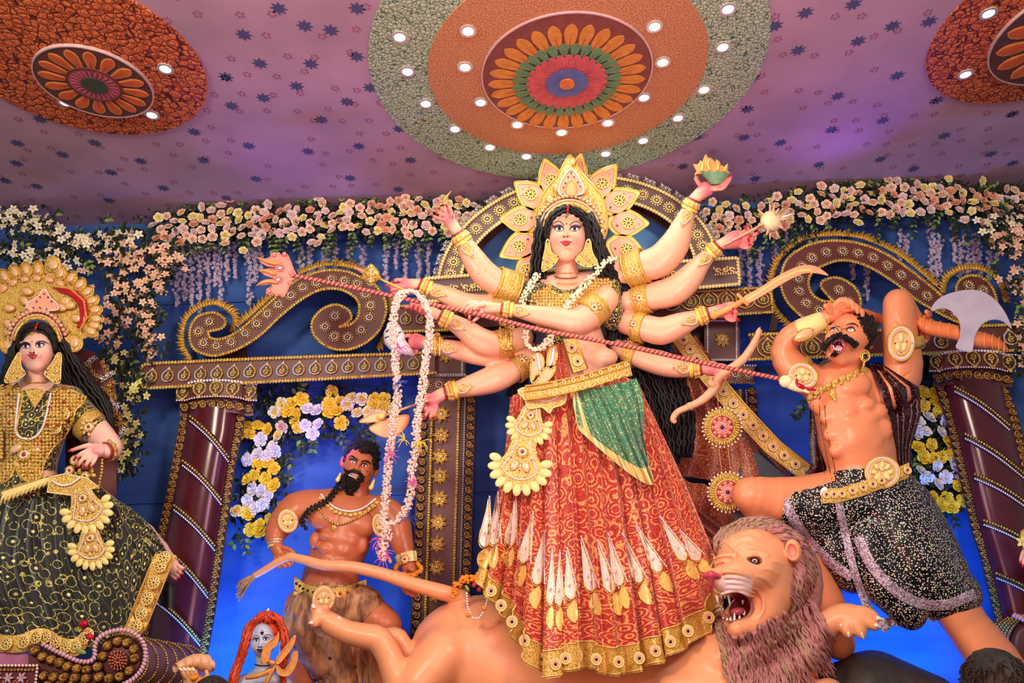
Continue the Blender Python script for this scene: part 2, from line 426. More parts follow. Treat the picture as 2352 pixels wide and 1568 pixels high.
# ================================================================== the hall
def quad(name, pts, mat, kind='structure', uvs=None):
    return tag(mkw(name, pts, [(0, 1, 2, 3)], mat, None, False, uvs=uvs), kind=kind)
n = NM('ceiling_cloth', .8); g = n.gen(); f = n.noise(g, 1.2, 3)
n.base(n.mix(n.ramp(f, [(.35, '#000000'), (.7, '#ffffff')]), '#a88896', '#bd98aa')); n.bump(n.noise(g, 90, 2), .1, .004); MT['ceiling_cloth'] = n.m
n = NM('blue_cloth', .75, 0, .3); g = n.gen(); f = n.noise(n.scale(g, (.4, 1, 1.6)), 1.6, 4)
n.base(n.mix(n.ramp(f, [(.35, '#000000'), (.7, '#ffffff')]), '#2b4c90', '#3f68b0')); n.bump(n.noise(n.scale(g, (6, 1, 1)), 3, 3), .25, .02); MT['blue_cloth'] = n.m
flatm('star_blue', '#4a4d74', .8, 0, .1); flatm('flower_pink', '#a05a72', .8, 0, .1); flatm('stage_wood', '#3a2a28', .7)
flatm('arch_cloth', '#62a6e2', .75, 0, .15, 1.5)
def box_mesh(x0, x1, y0, y1, z0, z1):
    V = [(x, y, z) for x in (x0, x1) for y in (y0, y1) for z in (z0, z1)]
    return V, [(0, 1, 3, 2), (4, 6, 7, 5), (0, 4, 5, 1), (2, 3, 7, 6), (0, 2, 6, 4), (1, 5, 7, 3)]
def boxo(name, x0, x1, y0, y1, z0, z1, mat, parent=None):
    V, F = box_mesh(x0, x1, y0, y1, z0, z1); return mkw(name, V, F, mat, parent, False)
tag(boxo('floor', -9, 10, -3, 9.3, -.1, 0, 'stage_wood'), kind='structure')
ceil_o = tag(boxo('ceiling', -9, 10, 1.0, 9.3, HC, HC+.1, 'ceiling_cloth'), kind='structure')
wall = tag(boxo('wall_back', -9, 10, 9.05, 9.25, 0, HC, 'blue_cloth'), kind='structure')
# seams between the lengths of cloth on the wall
for k, vv in enumerate((560, 694, 905, 1150)):
    z = P(420, vv, 0).z; o = boxo('cloth_seam', -8, 9, 9.02, 9.06, z-.012, z+.012, 'blue_cloth', wall)
stage = tag(boxo('stage_platform', -7, 8.5, 5.6, 9.0, 0, .12, 'stage_wood'), 'dark low stage platform under the statues', 'platform')
# printed stars and little ring flowers on the ceiling cloth
stars = [(597,146),(714,147),(519,177),(681,198),(605,225),(532,243),(797,234),(738,275),(571,335),(708,348),(824,336),(917,296),(819,130),(850,202),(92,274),(40,329),(217,328),(143,355),(323,370),(255,396),(38,375),(588,411),(467,368),(446,303),(84,428),(375,432),(915,435),(804,409),(943,368),(12,415),(1833,116),(1971,95),(2134,50),(2061,174),(1924,221),(1717,251),(1729,180),(2152,231),(2028,277),(1910,298),(1709,316),(1793,328),(1881,378),(2022,366),(2169,312),(2276,354),(2326,262),(2326,375),(1735,410),(2099,388),(1569,382),(1600,315),(700,60),(560,80),(640,20),(760,70),(820,20),(1850,30),(1960,10),(2050,60),(1780,60),(250,460),(520,455),(700,470)]
def star8(c, r, rot):
    V = [(c.x, c.y, c.z)]; 
    for i in range(16):
        a = rot+math.pi*i/8; q = r if i % 2 == 0 else r*.52; V.append((c.x+q*math.cos(a), c.y+q*math.sin(a), c.z))
    return V, [(0, 1+i, 1+(i+1) % 16) for i in range(16)]
V, F = [], []
for u, v in stars:
    v_, f_ = star8(CE(u, v, HC-.003), .085, .2); F += [tuple(i+len(V) for i in q) for q in f_]; V += v_
tag(mkw('star_print', V, F, 'star_blue', ceil_o, False), kind='stuff')
V, F = [], []
r_ = random.Random(3)
for i in range(-22, 25):
    for j in range(2, 30):
        x, y = i*.30+r_.uniform(-.05, .05)+(j % 2)*.15, j*.27+1.0+r_.uniform(-.05, .05)
        if y > 8.9 or r_.random() < .35: continue
        for k in range(5):
            a = 2*math.pi*k/5+i; cx, cy = x+.032*math.cos(a), y+.032*math.sin(a); b = len(V)
            V += [(cx+.016*math.cos(a+q), cy+.016*math.sin(a+q), HC-.003) for q in (0, 1.57, 3.14, 4.71)]; F.append((b, b+1, b+2, b+3))
tag(mkw('flower_print', V, F, 'flower_pink', ceil_o, False), kind='stuff')
# ------------------------------------------------------------------ ceiling medallions
def scalem(key, hi, lo, k, rings=False, line=None):
    n = NM(key, .6); g = n.gen()
    f = n.vor(g, k, 'F1', 0, .75); e = n.vor(g, k, 'DISTANCE_TO_EDGE', 0, .75)
    c = n.mix(n.ramp(e, [(.01, '#000000'), (.09, '#ffffff')]), lo, hi)
    if rings:
        s_ = n.math('SINE', n.math('MULTIPLY', f, 19.0)); c = n.mix(n.math('GREATER_THAN', s_, .2), c, lo if line is None else line)
        c = n.mix(n.ramp(e, [(.02, '#ffffff'), (.07, '#000000')]), c, '#4b1408')
    n.base(c); n.bump(e, .6, .02); MT[key] = n.m
scalem('pebble_green', '#b4c79c', '#2c5a40', 24); scalem('scale_orange', '#e07a3c', '#a04420', 12.5, True, '#b04a22')
n = NM('speckle_orange', .65); g = n.gen(); n.base(n.mix(n.ramp(n.noise(g, 70, 2), [(.42, '#000000'), (.6, '#ffffff')]), '#a9693c', '#d39a68')); n.bump(n.noise(g, 70, 2), .3, .01); MT['speckle_orange'] = n.m
for k, c in (('petal_orange', '#cf8636'), ('petal_green', '#5d8a5c'), ('petal_red', '#c4545a'), ('petal_blue', '#5266a0'), ('disc_brown', '#7d4038'), ('petal_dark', '#25483c'), ('centre_orange', '#c9713c'), ('petal_flame', '#d0602f'), ('petal_rim', '#e0923c'), ('petal_rose', '#c05a68'), ('core_green', '#3c4a38'), ('disc_dark', '#5b3530')): flatm(k, c, .6, 0, .18, 12)
flatm('rim_light', '#c9a9a4', .3)
def ring(name, c, r0, r1, z0, z1, mat, parent, n=96):
    """flat ring hanging from the ceiling between heights z0 (bottom) and z1"""
    V = []; 
    for r, z in ((r0, z1), (r0, z0), (r1, z0), (r1, z1)):
        V += [(c[0]+r*math.cos(2*math.pi*i/n), c[1]+r*math.sin(2*math.pi*i/n), z) for i in range(n)]
    F = [(k*n+i, k*n+(i+1) % n, ((k+1) % 4)*n+(i+1) % n, ((k+1) % 4)*n+i) for k in range(3) for i in range(n)]
    if r0 < 1e-3: F = [q for q in F]
    return mkw(name, V, F, mat, parent, False)
def petal_mesh(name, mat, L, Wd, tip=1.0, rim=None, base=.5):
    prof = [(0, base*.6), (.25, base), (.6, 1.0), (.8, .9), (.92, .55), (1.0, 0.0)]
    def outline(k, sh):
        R = [(sh+(L-sh*1.6)*t, Wd*k*h) for t, h in prof]; return R+[(x, -y) for x, y in R[:-1]][::-1]
    me = bpy.data.meshes.new(name); V = []; F = []; mi = []
    for k, sh, z0, z1 in ((1.0, 0, 0, -.004),)+(((.74, L*.06, -.004, -.007),) if rim else ()):
        o = outline(k, sh); n = len(o); b = len(V)
        V += [(x, y, z0) for x, y in o]+[(x, y, z1) for x, y in o]
        F += [tuple(b+n+i for i in range(n))]+[(b+i, b+(i+1) % n, b+n+(i+1) % n, b+n+i) for i in range(n)]; mi += [0 if not rim or k == 1.0 else 1]*(n+1)
    b = len(V)                                   # the vein of the petal
    V += [(L*.12, -Wd*.06, -.009), (L*.12, Wd*.06, -.009), (L*.68, 0, -.009)]; F.append((b, b+1, b+2)); mi.append(2)
    me.from_pydata(V, [], F)
    for m in ((rim or mat), mat, 'disc_brown'): me.materials.append(MT[m])
    me.polygons.foreach_set('material_index', mi); return me
def petal_ring(c, r, z, n, me, parent, rot=0.0):
    for i in range(n):
        a = 2*math.pi*i/n+rot
        put('petal', me, parent, Matrix.Translation((c[0]+r*math.cos(a), c[1]+r*math.sin(a), z)) @ Matrix.Rotation(a, 4, 'Z'))
n = NM('lamp_glow', .5); n.base('#ffffff'); n.setin('Emission Color', (1, .98, .93, 1)); n.setin('Emission Strength', 9.0); MT['lamp_glow'] = n.m
lamp_ring = None
def downlight(u, v, z, label, lit=True, group='round ceiling downlights'):
    global lamp_ring
    c = CE(u, v, z); t = T('downlight', label, 'lamp', c, group)
    ring('trim_ring', (c.x, c.y), .052, .078, z-.012, z+.01, 'silver', t, 28)
    ring('lens', (c.x, c.y), 0.0005, .056, z-.008, z+.01, 'lamp_glow' if lit else 'inlay_pink', t, 24)
    if lit:
        l = bpy.data.lights.new('downlight_beam', 'SPOT'); l.energy = 14; l.color = (1, .95, .85); l.spot_size = 2.4; l.spot_blend = .8; l.shadow_soft_size = .05
        o = bpy.data.objects.new('downlight_beam', l); C.objects.link(o); o.location = (c.x, c.y, z-.03); o.parent = None
# centre medallion
cc = (.655, 6.25)
m = T('ceiling_medallion', 'large round ceiling medallion with lotus rings in orange, green, red and blue', 'medallion', Vector((cc[0], cc[1], HC)))
ring('pebble_ring', cc, 1.40, 2.0, HC-.02, HC, 'pebble_green', m)
ring('speckled_ring', cc, .84, 1.415, HC-.035, HC, 'speckle_orange', m)
ring('lotus_disc', cc, .001, .86, HC-.05, HC, 'disc_brown', m)
ring('disc_rim', cc, .86, .875, HC-.054, HC, 'rim_light', m)
mc = (.66, 6.33); zz = HC-.051
petal_ring(mc, .48, zz, 28, petal_mesh('petal_orange', 'petal_orange', .335, .066, base=.7), m)
ring('green_band', mc, .30, .50, zz-.006, zz, 'petal_dark', m)
petal_ring(mc, .40, zz-.007, 28, petal_mesh('petal_green', 'petal_green', .17, .05, base=.7), m, .11)
ring('red_band', mc, .10, .36, zz-.012, zz, 'petal_red', m)
petal_ring(mc, .24, zz-.013, 28, petal_mesh('petal_red', 'petal_red', .185, .044, base=.7), m)
petal_ring(mc, .08, zz-.02, 28, petal_mesh('petal_blue', 'petal_blue', .15, .022, base=.6), m, .11)
ring('centre_boss', mc, .001, .078, zz-.04, zz, 'centre_orange', m, 32)
for i, (u, v) in enumerate([(918,84),(936,163),(978,237),(1045,295),(1125,337),(1209,358)]): downlight(u, v, HC-.021, 'round downlight on the green ring left of the crown, %s from the top' % ['first','second','third','fourth','fifth','last'][i])
downlight(1298, 372, HC-.021, 'unlit round downlight just behind the top of the golden crown', False)
for i, (u, v) in enumerate([(1391,352),(1477,322),(1557,270),(1617,205),(1660,107),(1672,20)]): downlight(u, v, HC-.021, 'round downlight on the green ring right of the crown, %s from the bottom' % ['first','second','third','fourth','fifth','last'][i])
for i, (u, v) in enumerate([(1075,70),(1068,153),(1104,234),(1188,285)]): downlight(u, v, HC-.036, 'round downlight on the orange speckled ring, left half, %s from the top' % ['first','second','third','fourth'][i])
downlight(1290, 303, HC-.036, 'round downlight on the orange speckled ring right above the crown tip')
for i, (u, v) in enumerate([(1396,281),(1479,223),(1522,142),(1503,60)]): downlight(u, v, HC-.036, 'round downlight on the orange speckled ring, right half, %s from the bottom' % ['first','second','third','fourth'][i])
def side_medallion(side, c, R, ci, Ri, lights):
    m = T('ceiling_medallion', 'orange scaled ceiling medallion with a petalled disc at the %s corner of the ceiling' % side, 'medallion', Vector((c[0], c[1], HC)))
    ring('scale_ring', c, .02, R, HC-.02, HC, 'scale_orange', m)
    ring('petal_disc', ci, .001, Ri, HC-.05, HC-.01, 'disc_dark', m, 64); ring('disc_rim', ci, Ri, Ri+.014, HC-.054, HC-.01, 'rim_light', m, 64)
    z = HC-.051; ring('inner_disc', ci, .001, Ri*.48, z-.008, z, 'petal_rose', m, 48)
    petal_ring(ci, Ri*.44, z, 16, petal_mesh('petal_flame', 'petal_flame', Ri*.5, Ri*.115, rim='petal_rim', base=.65), m)
    ring('inner_rim', ci, Ri*.44, Ri*.48, z-.014, z, 'disc_dark', m, 48)
    petal_ring(ci, Ri*.2, z-.009, 24, petal_mesh('petal_rose', 'petal_rose', Ri*.22, Ri*.035, rim='disc_dark', base=.65), m)
    ring('centre_boss', ci, .001, Ri*.23, z-.02, z, 'core_green', m, 32)
    for i, (u, v, where) in enumerate(lights): downlight(u, v, HC-.021, 'round downlight on the %s orange ceiling medallion, %s' % (side, where))
side_medallion('left', (-4.127, 5.848), 1.164, (-4.115, 6.12), .53, [(151,234,'at its lower left'),(380,157,'at its right'),(349,263,'at its lower right')])
side_medallion('right', (5.47, 5.766), 1.22, (5.672, 5.84), .80, [(2217,170,'at its left'),(2270,30,'at its top')])
# ================================================================== the carved gateway behind the statues
def Z(pts, ox, oy, s): return [(ox+a[0]/s, oy+a[1]/s) for a in pts]
def L3(pts, w): return [(a[0], a[1], w) for a in pts]
def U(name, parts):
    V, F, mi, mats = [], [], [], []
    for B, m in parts:
        F += [tuple(i+len(V) for i in q) for q in B.f]; V += list(B.v); mi += [len(mats)]*len(B.f); mats.append(m)
    me = bpy.data.meshes.new(name); me.from_pydata(V, [], F)
    for m in mats: me.materials.append(MT[m])
    me.polygons.foreach_set('material_index', mi); me.polygons.foreach_set('use_smooth', [True]*len(F)); return me
def ringpts(r, n=12, z=0, a0=0): return [(r*math.cos(2*math.pi*i/n+a0), r*math.sin(2*math.pi*i/n+a0), z) for i in range(n)]
def rosette_mesh(name='rosette', outer='gold', mid='silver', mid2='maroon', n=13):
    a = Bd(); b = Bd(); c = Bd()
    for x, y, z in ringpts(.8, n, .08): a.ell(x, y, z, .2, .14, .12, math.degrees(math.atan2(y, x)), 6, 4)
    b.tube(ringpts(.5, 12, .16), n=5, sub=1, r=.12, closed=True); a.ell(0, 0, .18, .2, .2, .16, 0, 8, 4)
    c.ell(0, 0, 0, .74, .74, .1, 0, 14, 4)
    return U(name, [(a, outer), (b, mid), (c, mid2)])
ROS = rosette_mesh(); ROSP = rosette_mesh('rosette_pale', 'cream_gold', 'cream_gold', 'grey_brown')
def star_mesh(name, mat, ctr='pearl', n=8):
    a = Bd(); b = Bd()
    for i in range(n):
        g = 2*math.pi*i/n
        for d in (-.16, .16): a.tube([(.12*math.cos(g), .12*math.sin(g), .1, .05), (.5*math.cos(g+d*1.3), .5*math.sin(g+d*1.3), .22, .11), (.98*math.cos(g+d*.3), .98*math.sin(g+d*.3), .08, .02)], n=5, sub=3)
    b.ell(0, 0, .2, .17, .17, .17, 0, 7, 4); return U(name, [(a, mat), (b, ctr)])
STAR = star_mesh('star_flower', 'gold'); 
def paisley_mesh(name, gold='gold', pale='silver'):
    a, b, c = Bd(), Bd(), Bd()
    o = [(0, 1.15), (-.28, .75), (-.66, .35), (-.74, -.2), (-.5, -.62), (0, -.78), (.5, -.62), (.74, -.2), (.66, .35), (.28, .75)]
    h = len(o)//2
    b.rope([(x, y, .1) for x, y in cr_spline(o[:h+1], 4)], .14, .17); a.rope([(x, y, .1) for x, y in cr_spline(o[h:]+[o[0]], 4)], .14, .17)
    t = [(.42*(1-i/14)*math.cos(i*.75+.5), .42*(1-i/14)*math.sin(i*.75+.5)-.2, .14) for i in range(13)]
    a.tube(t, n=5, sub=1, r=.1); a.ell(0, .42, .1, .12, .3, .12, 0, 6, 4); b.ell(0, .95, .14, .14, .2, .12, 0, 6, 4)
    c.poly([(x*.95, y*.95) for x, y in cr_spline(o, 3, True)], -.02, .1)
    return U(name, [(a, gold), (b, pale), (c, 'maroon_dark')])
PAIS = paisley_mesh('teardrop_relief'); PAISG = paisley_mesh('teardrop_relief_gold', 'gold', 'gold')
def curl_mesh():
    a = Bd(); 
    a.tube([((.2+.62*(i/15))*math.cos(i*.62), (.2+.62*(i/15))*math.sin(i*.62), .12, .17-.05*(1-i/15)) for i in range(16)], n=6, sub=1)
    a.ell(0, 0, .12, .16, .16, .16, 0, 6, 4); a.ell(-.85, .55, .05, .28, .12, .1, 35, 6, 4)
    b = Bd().ell(0, 0, -.02, .95, .95, .08, 0, 10, 4)
    return U('curl_boss', [(a, 'gold_dark'), (b, 'maroon_dark')])
CURL = curl_mesh()
def acanthus_mesh(name, mat='cream_gold'):
    a = Bd()
    for i, (x, y, r, s_) in enumerate([(-.7, 0, .3, 1), (0, .1, .3, -1), (.65, 0, .28, 1)]):
        a.tube([(x+r*(1-k/12)*math.cos(s_*k*.6), y+r*(1-k/12)*math.sin(s_*k*.6), .12, .1) for k in range(11)], n=5, sub=1)
    for k in range(9): x = -1+k*.25; a.ell(x, .32*math.cos(k*1.2), .08, .1, .22, .1, 30*math.sin(k), 5, 4); a.ell(x, -.34, .08, .09, .16, .08, -20, 5, 4)
    return U(name, [(a, mat)])
ACAN = acanthus_mesh('leaf_scroll'); ACANS = acanthus_mesh('crest_scroll', 'silver')
def flame_mesh():
    a = Bd()
    for d, l, x in ((0, 1.0, 0), (.35, .72, .28), (-.3, .62, -.28)):
        a.tube([(x, -.1, .05, .2), (x+.1*d, l*.4, .12, .19), (x+.3*d+.12, l*.75, .1, .11), (x+.45*d+.3, l, .05, .015)], n=5, sub=2, flat=.6)
    return U('flame_leaf', [(a, 'gold_paint')])
FLAME = flame_mesh()
def lay_flames(parent, path, w, size, step, outward=1, lean=20):
    q = resample(path, step)
    for i in range(len(q)):
        a, b = q[max(0, i-1)], q[min(len(q)-1, i+1)]; an = math.degrees(math.atan2(b[1]-a[1], b[0]-a[0]))
        put('flame_leaf', FLAME, parent, face(q[i][0], q[i][1], w, size*random.uniform(.85, 1.1), an+(0 if outward > 0 else 180)+lean*outward*0+random.uniform(-8, 8)))
def board(name, pts, w, th, mat, parent, bev=1.5):
    return mk(name, Bd().poly(pts, w, th, bev), mat, parent, False)
def rope(parent, path, w, r, mat='gold', closed=False, name='rope_trim', slant=32):
    return mk(name, Bd().rope(L3(path, w), r, r*1.35, slant, closed), mat, parent)
def beadrow(parent, path, w, r, mat='silver', name='bead_trim', **k):
    return mk(name, Bd().beads(L3(path, w), r, **k), mat, parent)
# ---- beams
lb = T('carved_crossbeam', 'long maroon beam with a row of gold teardrops left of the goddess', 'beam', (650, 860, 60))
FB = [(320, 834), (900, 812), (1000, 806), (1000, 858), (900, 862), (322, 893)]
board('beam_core', FB, 18, 98, 'maroon', lb)
rope(lb, [(1000, 808), (900, 813), (600, 823), (335, 835), (324, 842), (322, 860), (324, 886), (340, 891), (600, 877), (1000, 856)], 118, 5.2)
for i in range(17):
    u = 348+i*37.6
    put('teardrop_relief', PAIS, lb, face(u, 865-(u-348)*.049, 118, 17*1.0, 4))
rb = T('carved_crossbeam', 'long maroon beam with gold teardrops running behind the battle axe', 'beam', (2000, 790, 60))
board('beam_core', [(1722, 768), (2060, 758), (2420, 742), (2420, 803), (2100, 812), (1722, 824)], 18, 98, 'maroon', rb)
rope(rb, [(1722, 768), (2060, 757), (2420, 741)], 118, 5.2); rope(rb, [(1722, 825), (2100, 812), (2420, 801)], 118, 5.2)
def ogee(parent, u, v, s, w, me=PAISG):
    mk('ogee_frame', Bd().tube([(u+x*s, v+y*s, w+2) for x, y in ((0, -1.25), (-.3, -.85), (-.75, -.5), (-.95, 0), (-.7, .55), (0, .85), (.7, .55), (.95, 0), (.75, -.5), (.3, -.85))], n=5, sub=3, r=1.6, closed=True), 'gold_plain', parent)
    put('teardrop_relief', me, parent, face(u, v, w, s*.72))
for u in (1765, 1865, 1915): ogee(rb, u, 797, 27, 118)
for i, u in enumerate((2108, 2160, 2215, 2320, 2372)): put('teardrop_relief', PAIS, rb, face(u, 787-(u-2100)*.045, 118, 20, 0))
# ---- pillars
def pillar(side, label, Lc, Rc, bands, cap):
    """Lc, Rc: centre lines of the two curl strips, top to bottom"""
    t = T('carved_post', label, 'pillar', (Lc[-1][0]*.5+Rc[-1][0]*.5, Lc[-1][1], 60)); Lc = np.array(Lc, float); Rc = np.array(Rc, float)
    def at(A, v): return np.interp(v, A[:, 1], A[:, 0])
    v0, v1 = Lc[0][1]-25, Lc[-1][1]
    def shaft(i, j):
        v = v0+(v1-v0)*j; a, b = at(Lc, v), at(Rc, v); x = math.sin((i-.5)*math.pi)
        return (a+(b-a)*(.5+.5*x), v, 70+62*math.cos((i-.5)*math.pi)*.9)
    mk('shaft', Bd().grid(shaft, 21, 12), 'maroon_gloss', t)
    for A, k in ((Lc, -1), (Rc, 1)):
        o = [(x-13, y) for x, y in A]+[(x+13, y) for x, y in A[::-1]]
        board('edge_board', [(Lc[0][0]*0+x, y) for x, y in o], 30, 58, 'maroon_dark', t)
        q = resample(A, 17.5)
        for c in q[:300]: put('curl_boss', CURL, t, face(c[0], c[1], 90, 10.8, 0 if k < 0 else 180))
        mk('bead_trim', Bd().beads([(x-k*15, y, 93) for x, y in A], 2.6, 6.4), 'silver', t)
    for (a, b) in bands:
        for off, mat, rr in ((0, 'gold', 3.3), (11, 'pearl', 2.6)):
            pts = []
            for s_ in np.linspace(0, 1, 24):
                u, v = a[0]+(b[0]-a[0])*s_, a[1]+(b[1]-a[1])*s_+off-7*math.sin(s_*math.pi)
                l_, r_ = at(Lc, v), at(Rc, v); x = np.clip(2*(u-l_)/(r_-l_)-1, -1, 1)
                pts.append((u, v, 72+56*math.sqrt(1-x*x)))
            if off == 0: mk('band_ridge', Bd().tube([(p[0], p[1]+5, p[2]-2) for p in pts], n=6, sub=1, r=9, flat=.5), 'maroon_dark', t)
            mk('bead_band', Bd().beads([(p[0], p[1], p[2]+5) for p in pts], rr, rr*2.1), mat, t)
    # capital: bowed block with gold masks above a row of curls
    x0, x1, top, bot = cap; mid = (x0+x1)/2; hw = (x1-x0)/2
    def bow(i): x = (i-.5)*2; return (x0+(x1-x0)*i, 26*(max(0, 1-(x/.72)**2))**.5)
    for (va, vb, nm, g) in ((top, top+(bot-top)*.55, 'capital_upper', 0), (top+(bot-top)*.55, bot, 'capital_lower', -10)):
        B = Bd(); n = 28; V = []
        for vv, k in ((va, 0), (va, 1), (vb, 1), (vb, 0)):
            for i in range(n):
                x, d = bow(i/(n-1)); V.append((mid+(x-mid)*(1+g/110), vv-(d*.35 if True else 0), (104+g+d if k else 20)))
        B.add(V, [(r*n+i, r*n+i+1, ((r+1) % 4)*n+i+1, ((r+1) % 4)*n+i) for r in range(4) for i in range(n-1)]+[tuple(r*n for r in (3, 2, 1, 0)), tuple(r*n+n-1 for r in (0, 1, 2, 3))]); mk(nm, B, 'maroon', t, False)
    def along(vv, g, extra): return [((mid+(bow(i)[0]-mid)*(1+g/110)), vv-bow(i)[1]*.35, 104+g+bow(i)[1]+extra) for i in np.linspace(0.01, .99, 30)]
    mk('bead_trim', Bd().beads(along(top+2, 0, 3), 3.6, 7), 'pearl', t); mk('bead_trim', Bd().beads(along(top+(bot-top)*.52, 0, 3), 2.6, 6), 'pearl_pink', t)
    for i in np.linspace(.09, .91, 5):
        x, d = bow(i); put('mask_relief', PAISG, t, face(x, top+(bot-top)*.26-d*.35, 106+d, hw*.2, 180))
    for i in np.linspace(.07, .93, 8):
        x, d = bow(i); put('curl_boss', CURL, t, face(mid+(x-mid)*.91, top+(bot-top)*.76-d*.35, 98+d, hw*.13, 0 if i < .5 else 180))
    return t
pillar('left', 'glossy maroon pillar with slanting bead bands left of the crouching demon', [(426, 958), (394, 1131), (371, 1238), (345, 1380), (318, 1560)], [(552, 958), (529, 1068), (515, 1171), (499, 1277), (482, 1405), (452, 1575)],
       [((437, 956), (524, 1048)), ((420, 1058), (507, 1146)), ((400, 1160), (492, 1252)), ((384, 1262), (476, 1360)), ((362, 1375), (458, 1470))], (404, 590, 880, 955))
pillar('right', 'glossy maroon pillar with slanting bead bands at the right edge', [(2160, 890), (2183, 956), (2196, 1012), (2222, 1122), (2246, 1228), (2263, 1276), (2293, 1404), (2330, 1580)], [(2305, 895), (2325, 946), (2352, 1060), (2395, 1260), (2440, 1400), (2480, 1580)],
       [((2194, 888), (2318, 975)), ((2218, 996), (2350, 1085)), ((2240, 1088), (2368, 1162)), ((2261, 1194), (2390, 1262)), ((2290, 1316), (2410, 1385))], (2134, 2334, 812, 888))
# ---- flat pillars either side of the goddess
def flat_pillar(label, Lx, Rx, v0, v1, stars, panel, capb, side=1):
    """Lx, Rx functions give the edges at height v"""
    t = T('carved_post', label, 'pillar', (Lx(v1), v1, 60))
    vs = np.linspace(v0, v1, 6)
    board('pillar_core', [(Lx(v), v) for v in vs]+[(Rx(v), v) for v in vs[::-1]], 24, 56, 'maroon_dark', t)
    board('centre_panel', [(Lx(v)*.73+Rx(v)*.27+3, v) for v in vs]+[(Lx(v)*.27+Rx(v)*.73-3, v) for v in vs[::-1]], 78, 8, 'maroon', t)
    for f in (.24, .70): rope(t, [(Lx(v)*(1-f)+Rx(v)*f, v) for v in vs], 84, 4.6)
    beadrow(t, [(Lx(v)*.19+Rx(v)*.81, v) for v in vs], 84, 2.5)
    for f in (.1, .905):
        for c in resample([(Lx(v)*(1-f)+Rx(v)*f, v, 0) for v in vs], 21): put('curl_boss', CURL, t, face(c[0], c[1], 83, 10.5, 0 if f < .5 else 180))
    for (u, v) in stars: put('star_flower', STAR, t, face(u, v, 88, 22, random.uniform(0, 45)))
    (a, b, c, d) = panel
    board('panel_block', [(a-8, b), (c+8, b), (c+8, d), (a-8, d)], 24, 74, 'maroon', t)
    for pth in ([(a, b+4), (a, d-4)], [(c, b+4), (c, d-4)], [(a-6, b+2), (c+6, b+2)], [(a-6, d-2), (c+6, d-2)]): rope(t, pth, 100, 4, 'silver', name='silver_trim')
    k = (d-b)/2
    for q in range(1 if k < 60 else 2):
        put('star_flower', STAR, t, face((a+c)/2, b+k if k < 60 else b+(d-b)*(.27+.46*q), 98, 21, 0))
    a2, b2, c2, d2 = capb
    board('capital_block', [(a2, b2), (c2, b2), (c2-3, d2), (a2+3, d2)], 24, 80, 'maroon', t, 3)
    for i in range(4): put('rosette', ROS, t, face(a2+(c2-a2)*(.14+.24*i), (b2+d2)/2, 105, (c2-a2)*.115))
    beadrow(t, [(a2, b2+1), (c2, b2+1)], 106, 3); beadrow(t, [(a2+3, d2-1), (c2-3, d2-1)], 106, 2.6, 'gold_dark')
    return t
sL = [(1014, 952), (1014, 1000), (1012, 1049), (1011, 1094), (1010, 1146), (1007, 1200), (1004, 1250), (1003, 1302), (1002, 1365), (1000, 1425)]
flat_pillar('flat maroon pillar with a column of gold star flowers behind the pearl garland', lambda v: 962-(v-900)*.036, lambda v: 1094-(v-900)*.026, 896, 1600, sL, (988, 770, 1062, 862), (962, 862, 1085, 905))
flat_pillar('flat maroon pillar with gold star flowers behind the bow', lambda v: 1612+(v-900)*.03, lambda v: 1738+(v-900)*.05, 896, 1600, [(1676, 960), (1679, 1010), (1683, 1060), (1686, 1110)], (1625, 733, 1692, 828), (1612, 838, 1735, 880))
rp = bpy.data.objects  # keep handle short
# ---- stepped cornice under the arch
co = T('carved_cornice', 'stepped maroon cornice with leaf scrolls under the round arch', 'cornice', (1340, 700, 60))
board('upper_slab', [(974, 639), (1695, 591), (1700, 655), (1030, 692), (976, 694)], 58, 132, 'grey_brown', co)
rope(co, [(1030, 690), (976, 693), (974, 640), (1150, 627), (1695, 592), (1699, 652), (1610, 660), (1030, 690)], 192, 5.5, 'cream_gold')
for u, v in ((1030, 664), (1085, 660), (1140, 655), (1480, 634), (1530, 631), (1590, 626), (1665, 622)): put('leaf_scroll', ACAN, co, face(u, v, 191, 24, -3))
board('lower_slab', [(905, 703), (1770, 659), (1776, 718), (906, 762)], 14, 146, 'maroon', co)
rope(co, [(1040, 757), (906, 762), (905, 704), (1300, 684), (1770, 660), (1776, 716), (1620, 726)], 162, 4.6)
for i in range(4): put('teardrop_relief', PAIS, co, face(932+i*36, 733-i*2, 162, 16))
for u in (1500, 1542, 1585, 1628, 1670, 1712, 1752): ogee(co, u, 694-(u-1500)*.03, 23, 162)
board('neck_board', [(985, 752), (1700, 722), (1700, 775), (985, 800)], 14, 44, 'maroon_dark', co)
# ---- round arch
ar = T('round_arch', 'round carved arch with rosettes and a silver crest behind the golden halo', 'arch', (1328, 640, 60))
def ell_arc(rx, ry, a0, a1, n=50, cu=1328, cv=640): return [(cu+rx*math.cos(math.radians(a)), cv-.065*rx*math.cos(math.radians(a))-ry*math.sin(math.radians(a))) for a in np.linspace(a0, a1, n)]
board('arch_band', ell_arc(325, 238, 0, 180)+ell_arc(268, 184, 180, 0), 104, 66, 'grey_brown', ar)
board('arch_reveal', ell_arc(269, 185, 0, 180)+ell_arc(252, 168, 180, 0), 96, 50, 'maroon_dark', ar)
board('arch_backing', ell_arc(254, 170, 0, 180), 84, 5, 'arch_cloth', ar)
rope(ar, ell_arc(322, 235, 1, 179), 173, 5.4, 'cream_gold'); rope(ar, ell_arc(272, 188, 1, 179), 173, 5.4, 'cream_gold')
for a in np.linspace(8, 172, 23):
    u, v = ell_arc(297, 211, a, a, 1)[0]; put('rosette', ROSP, ar, face(u, v, 170, 15.5))
    u, v = ell_arc(332, 245, a, a, 1)[0]; put('crest_scroll', ACANS, ar, face(u, v, 158, 14, 90-a))
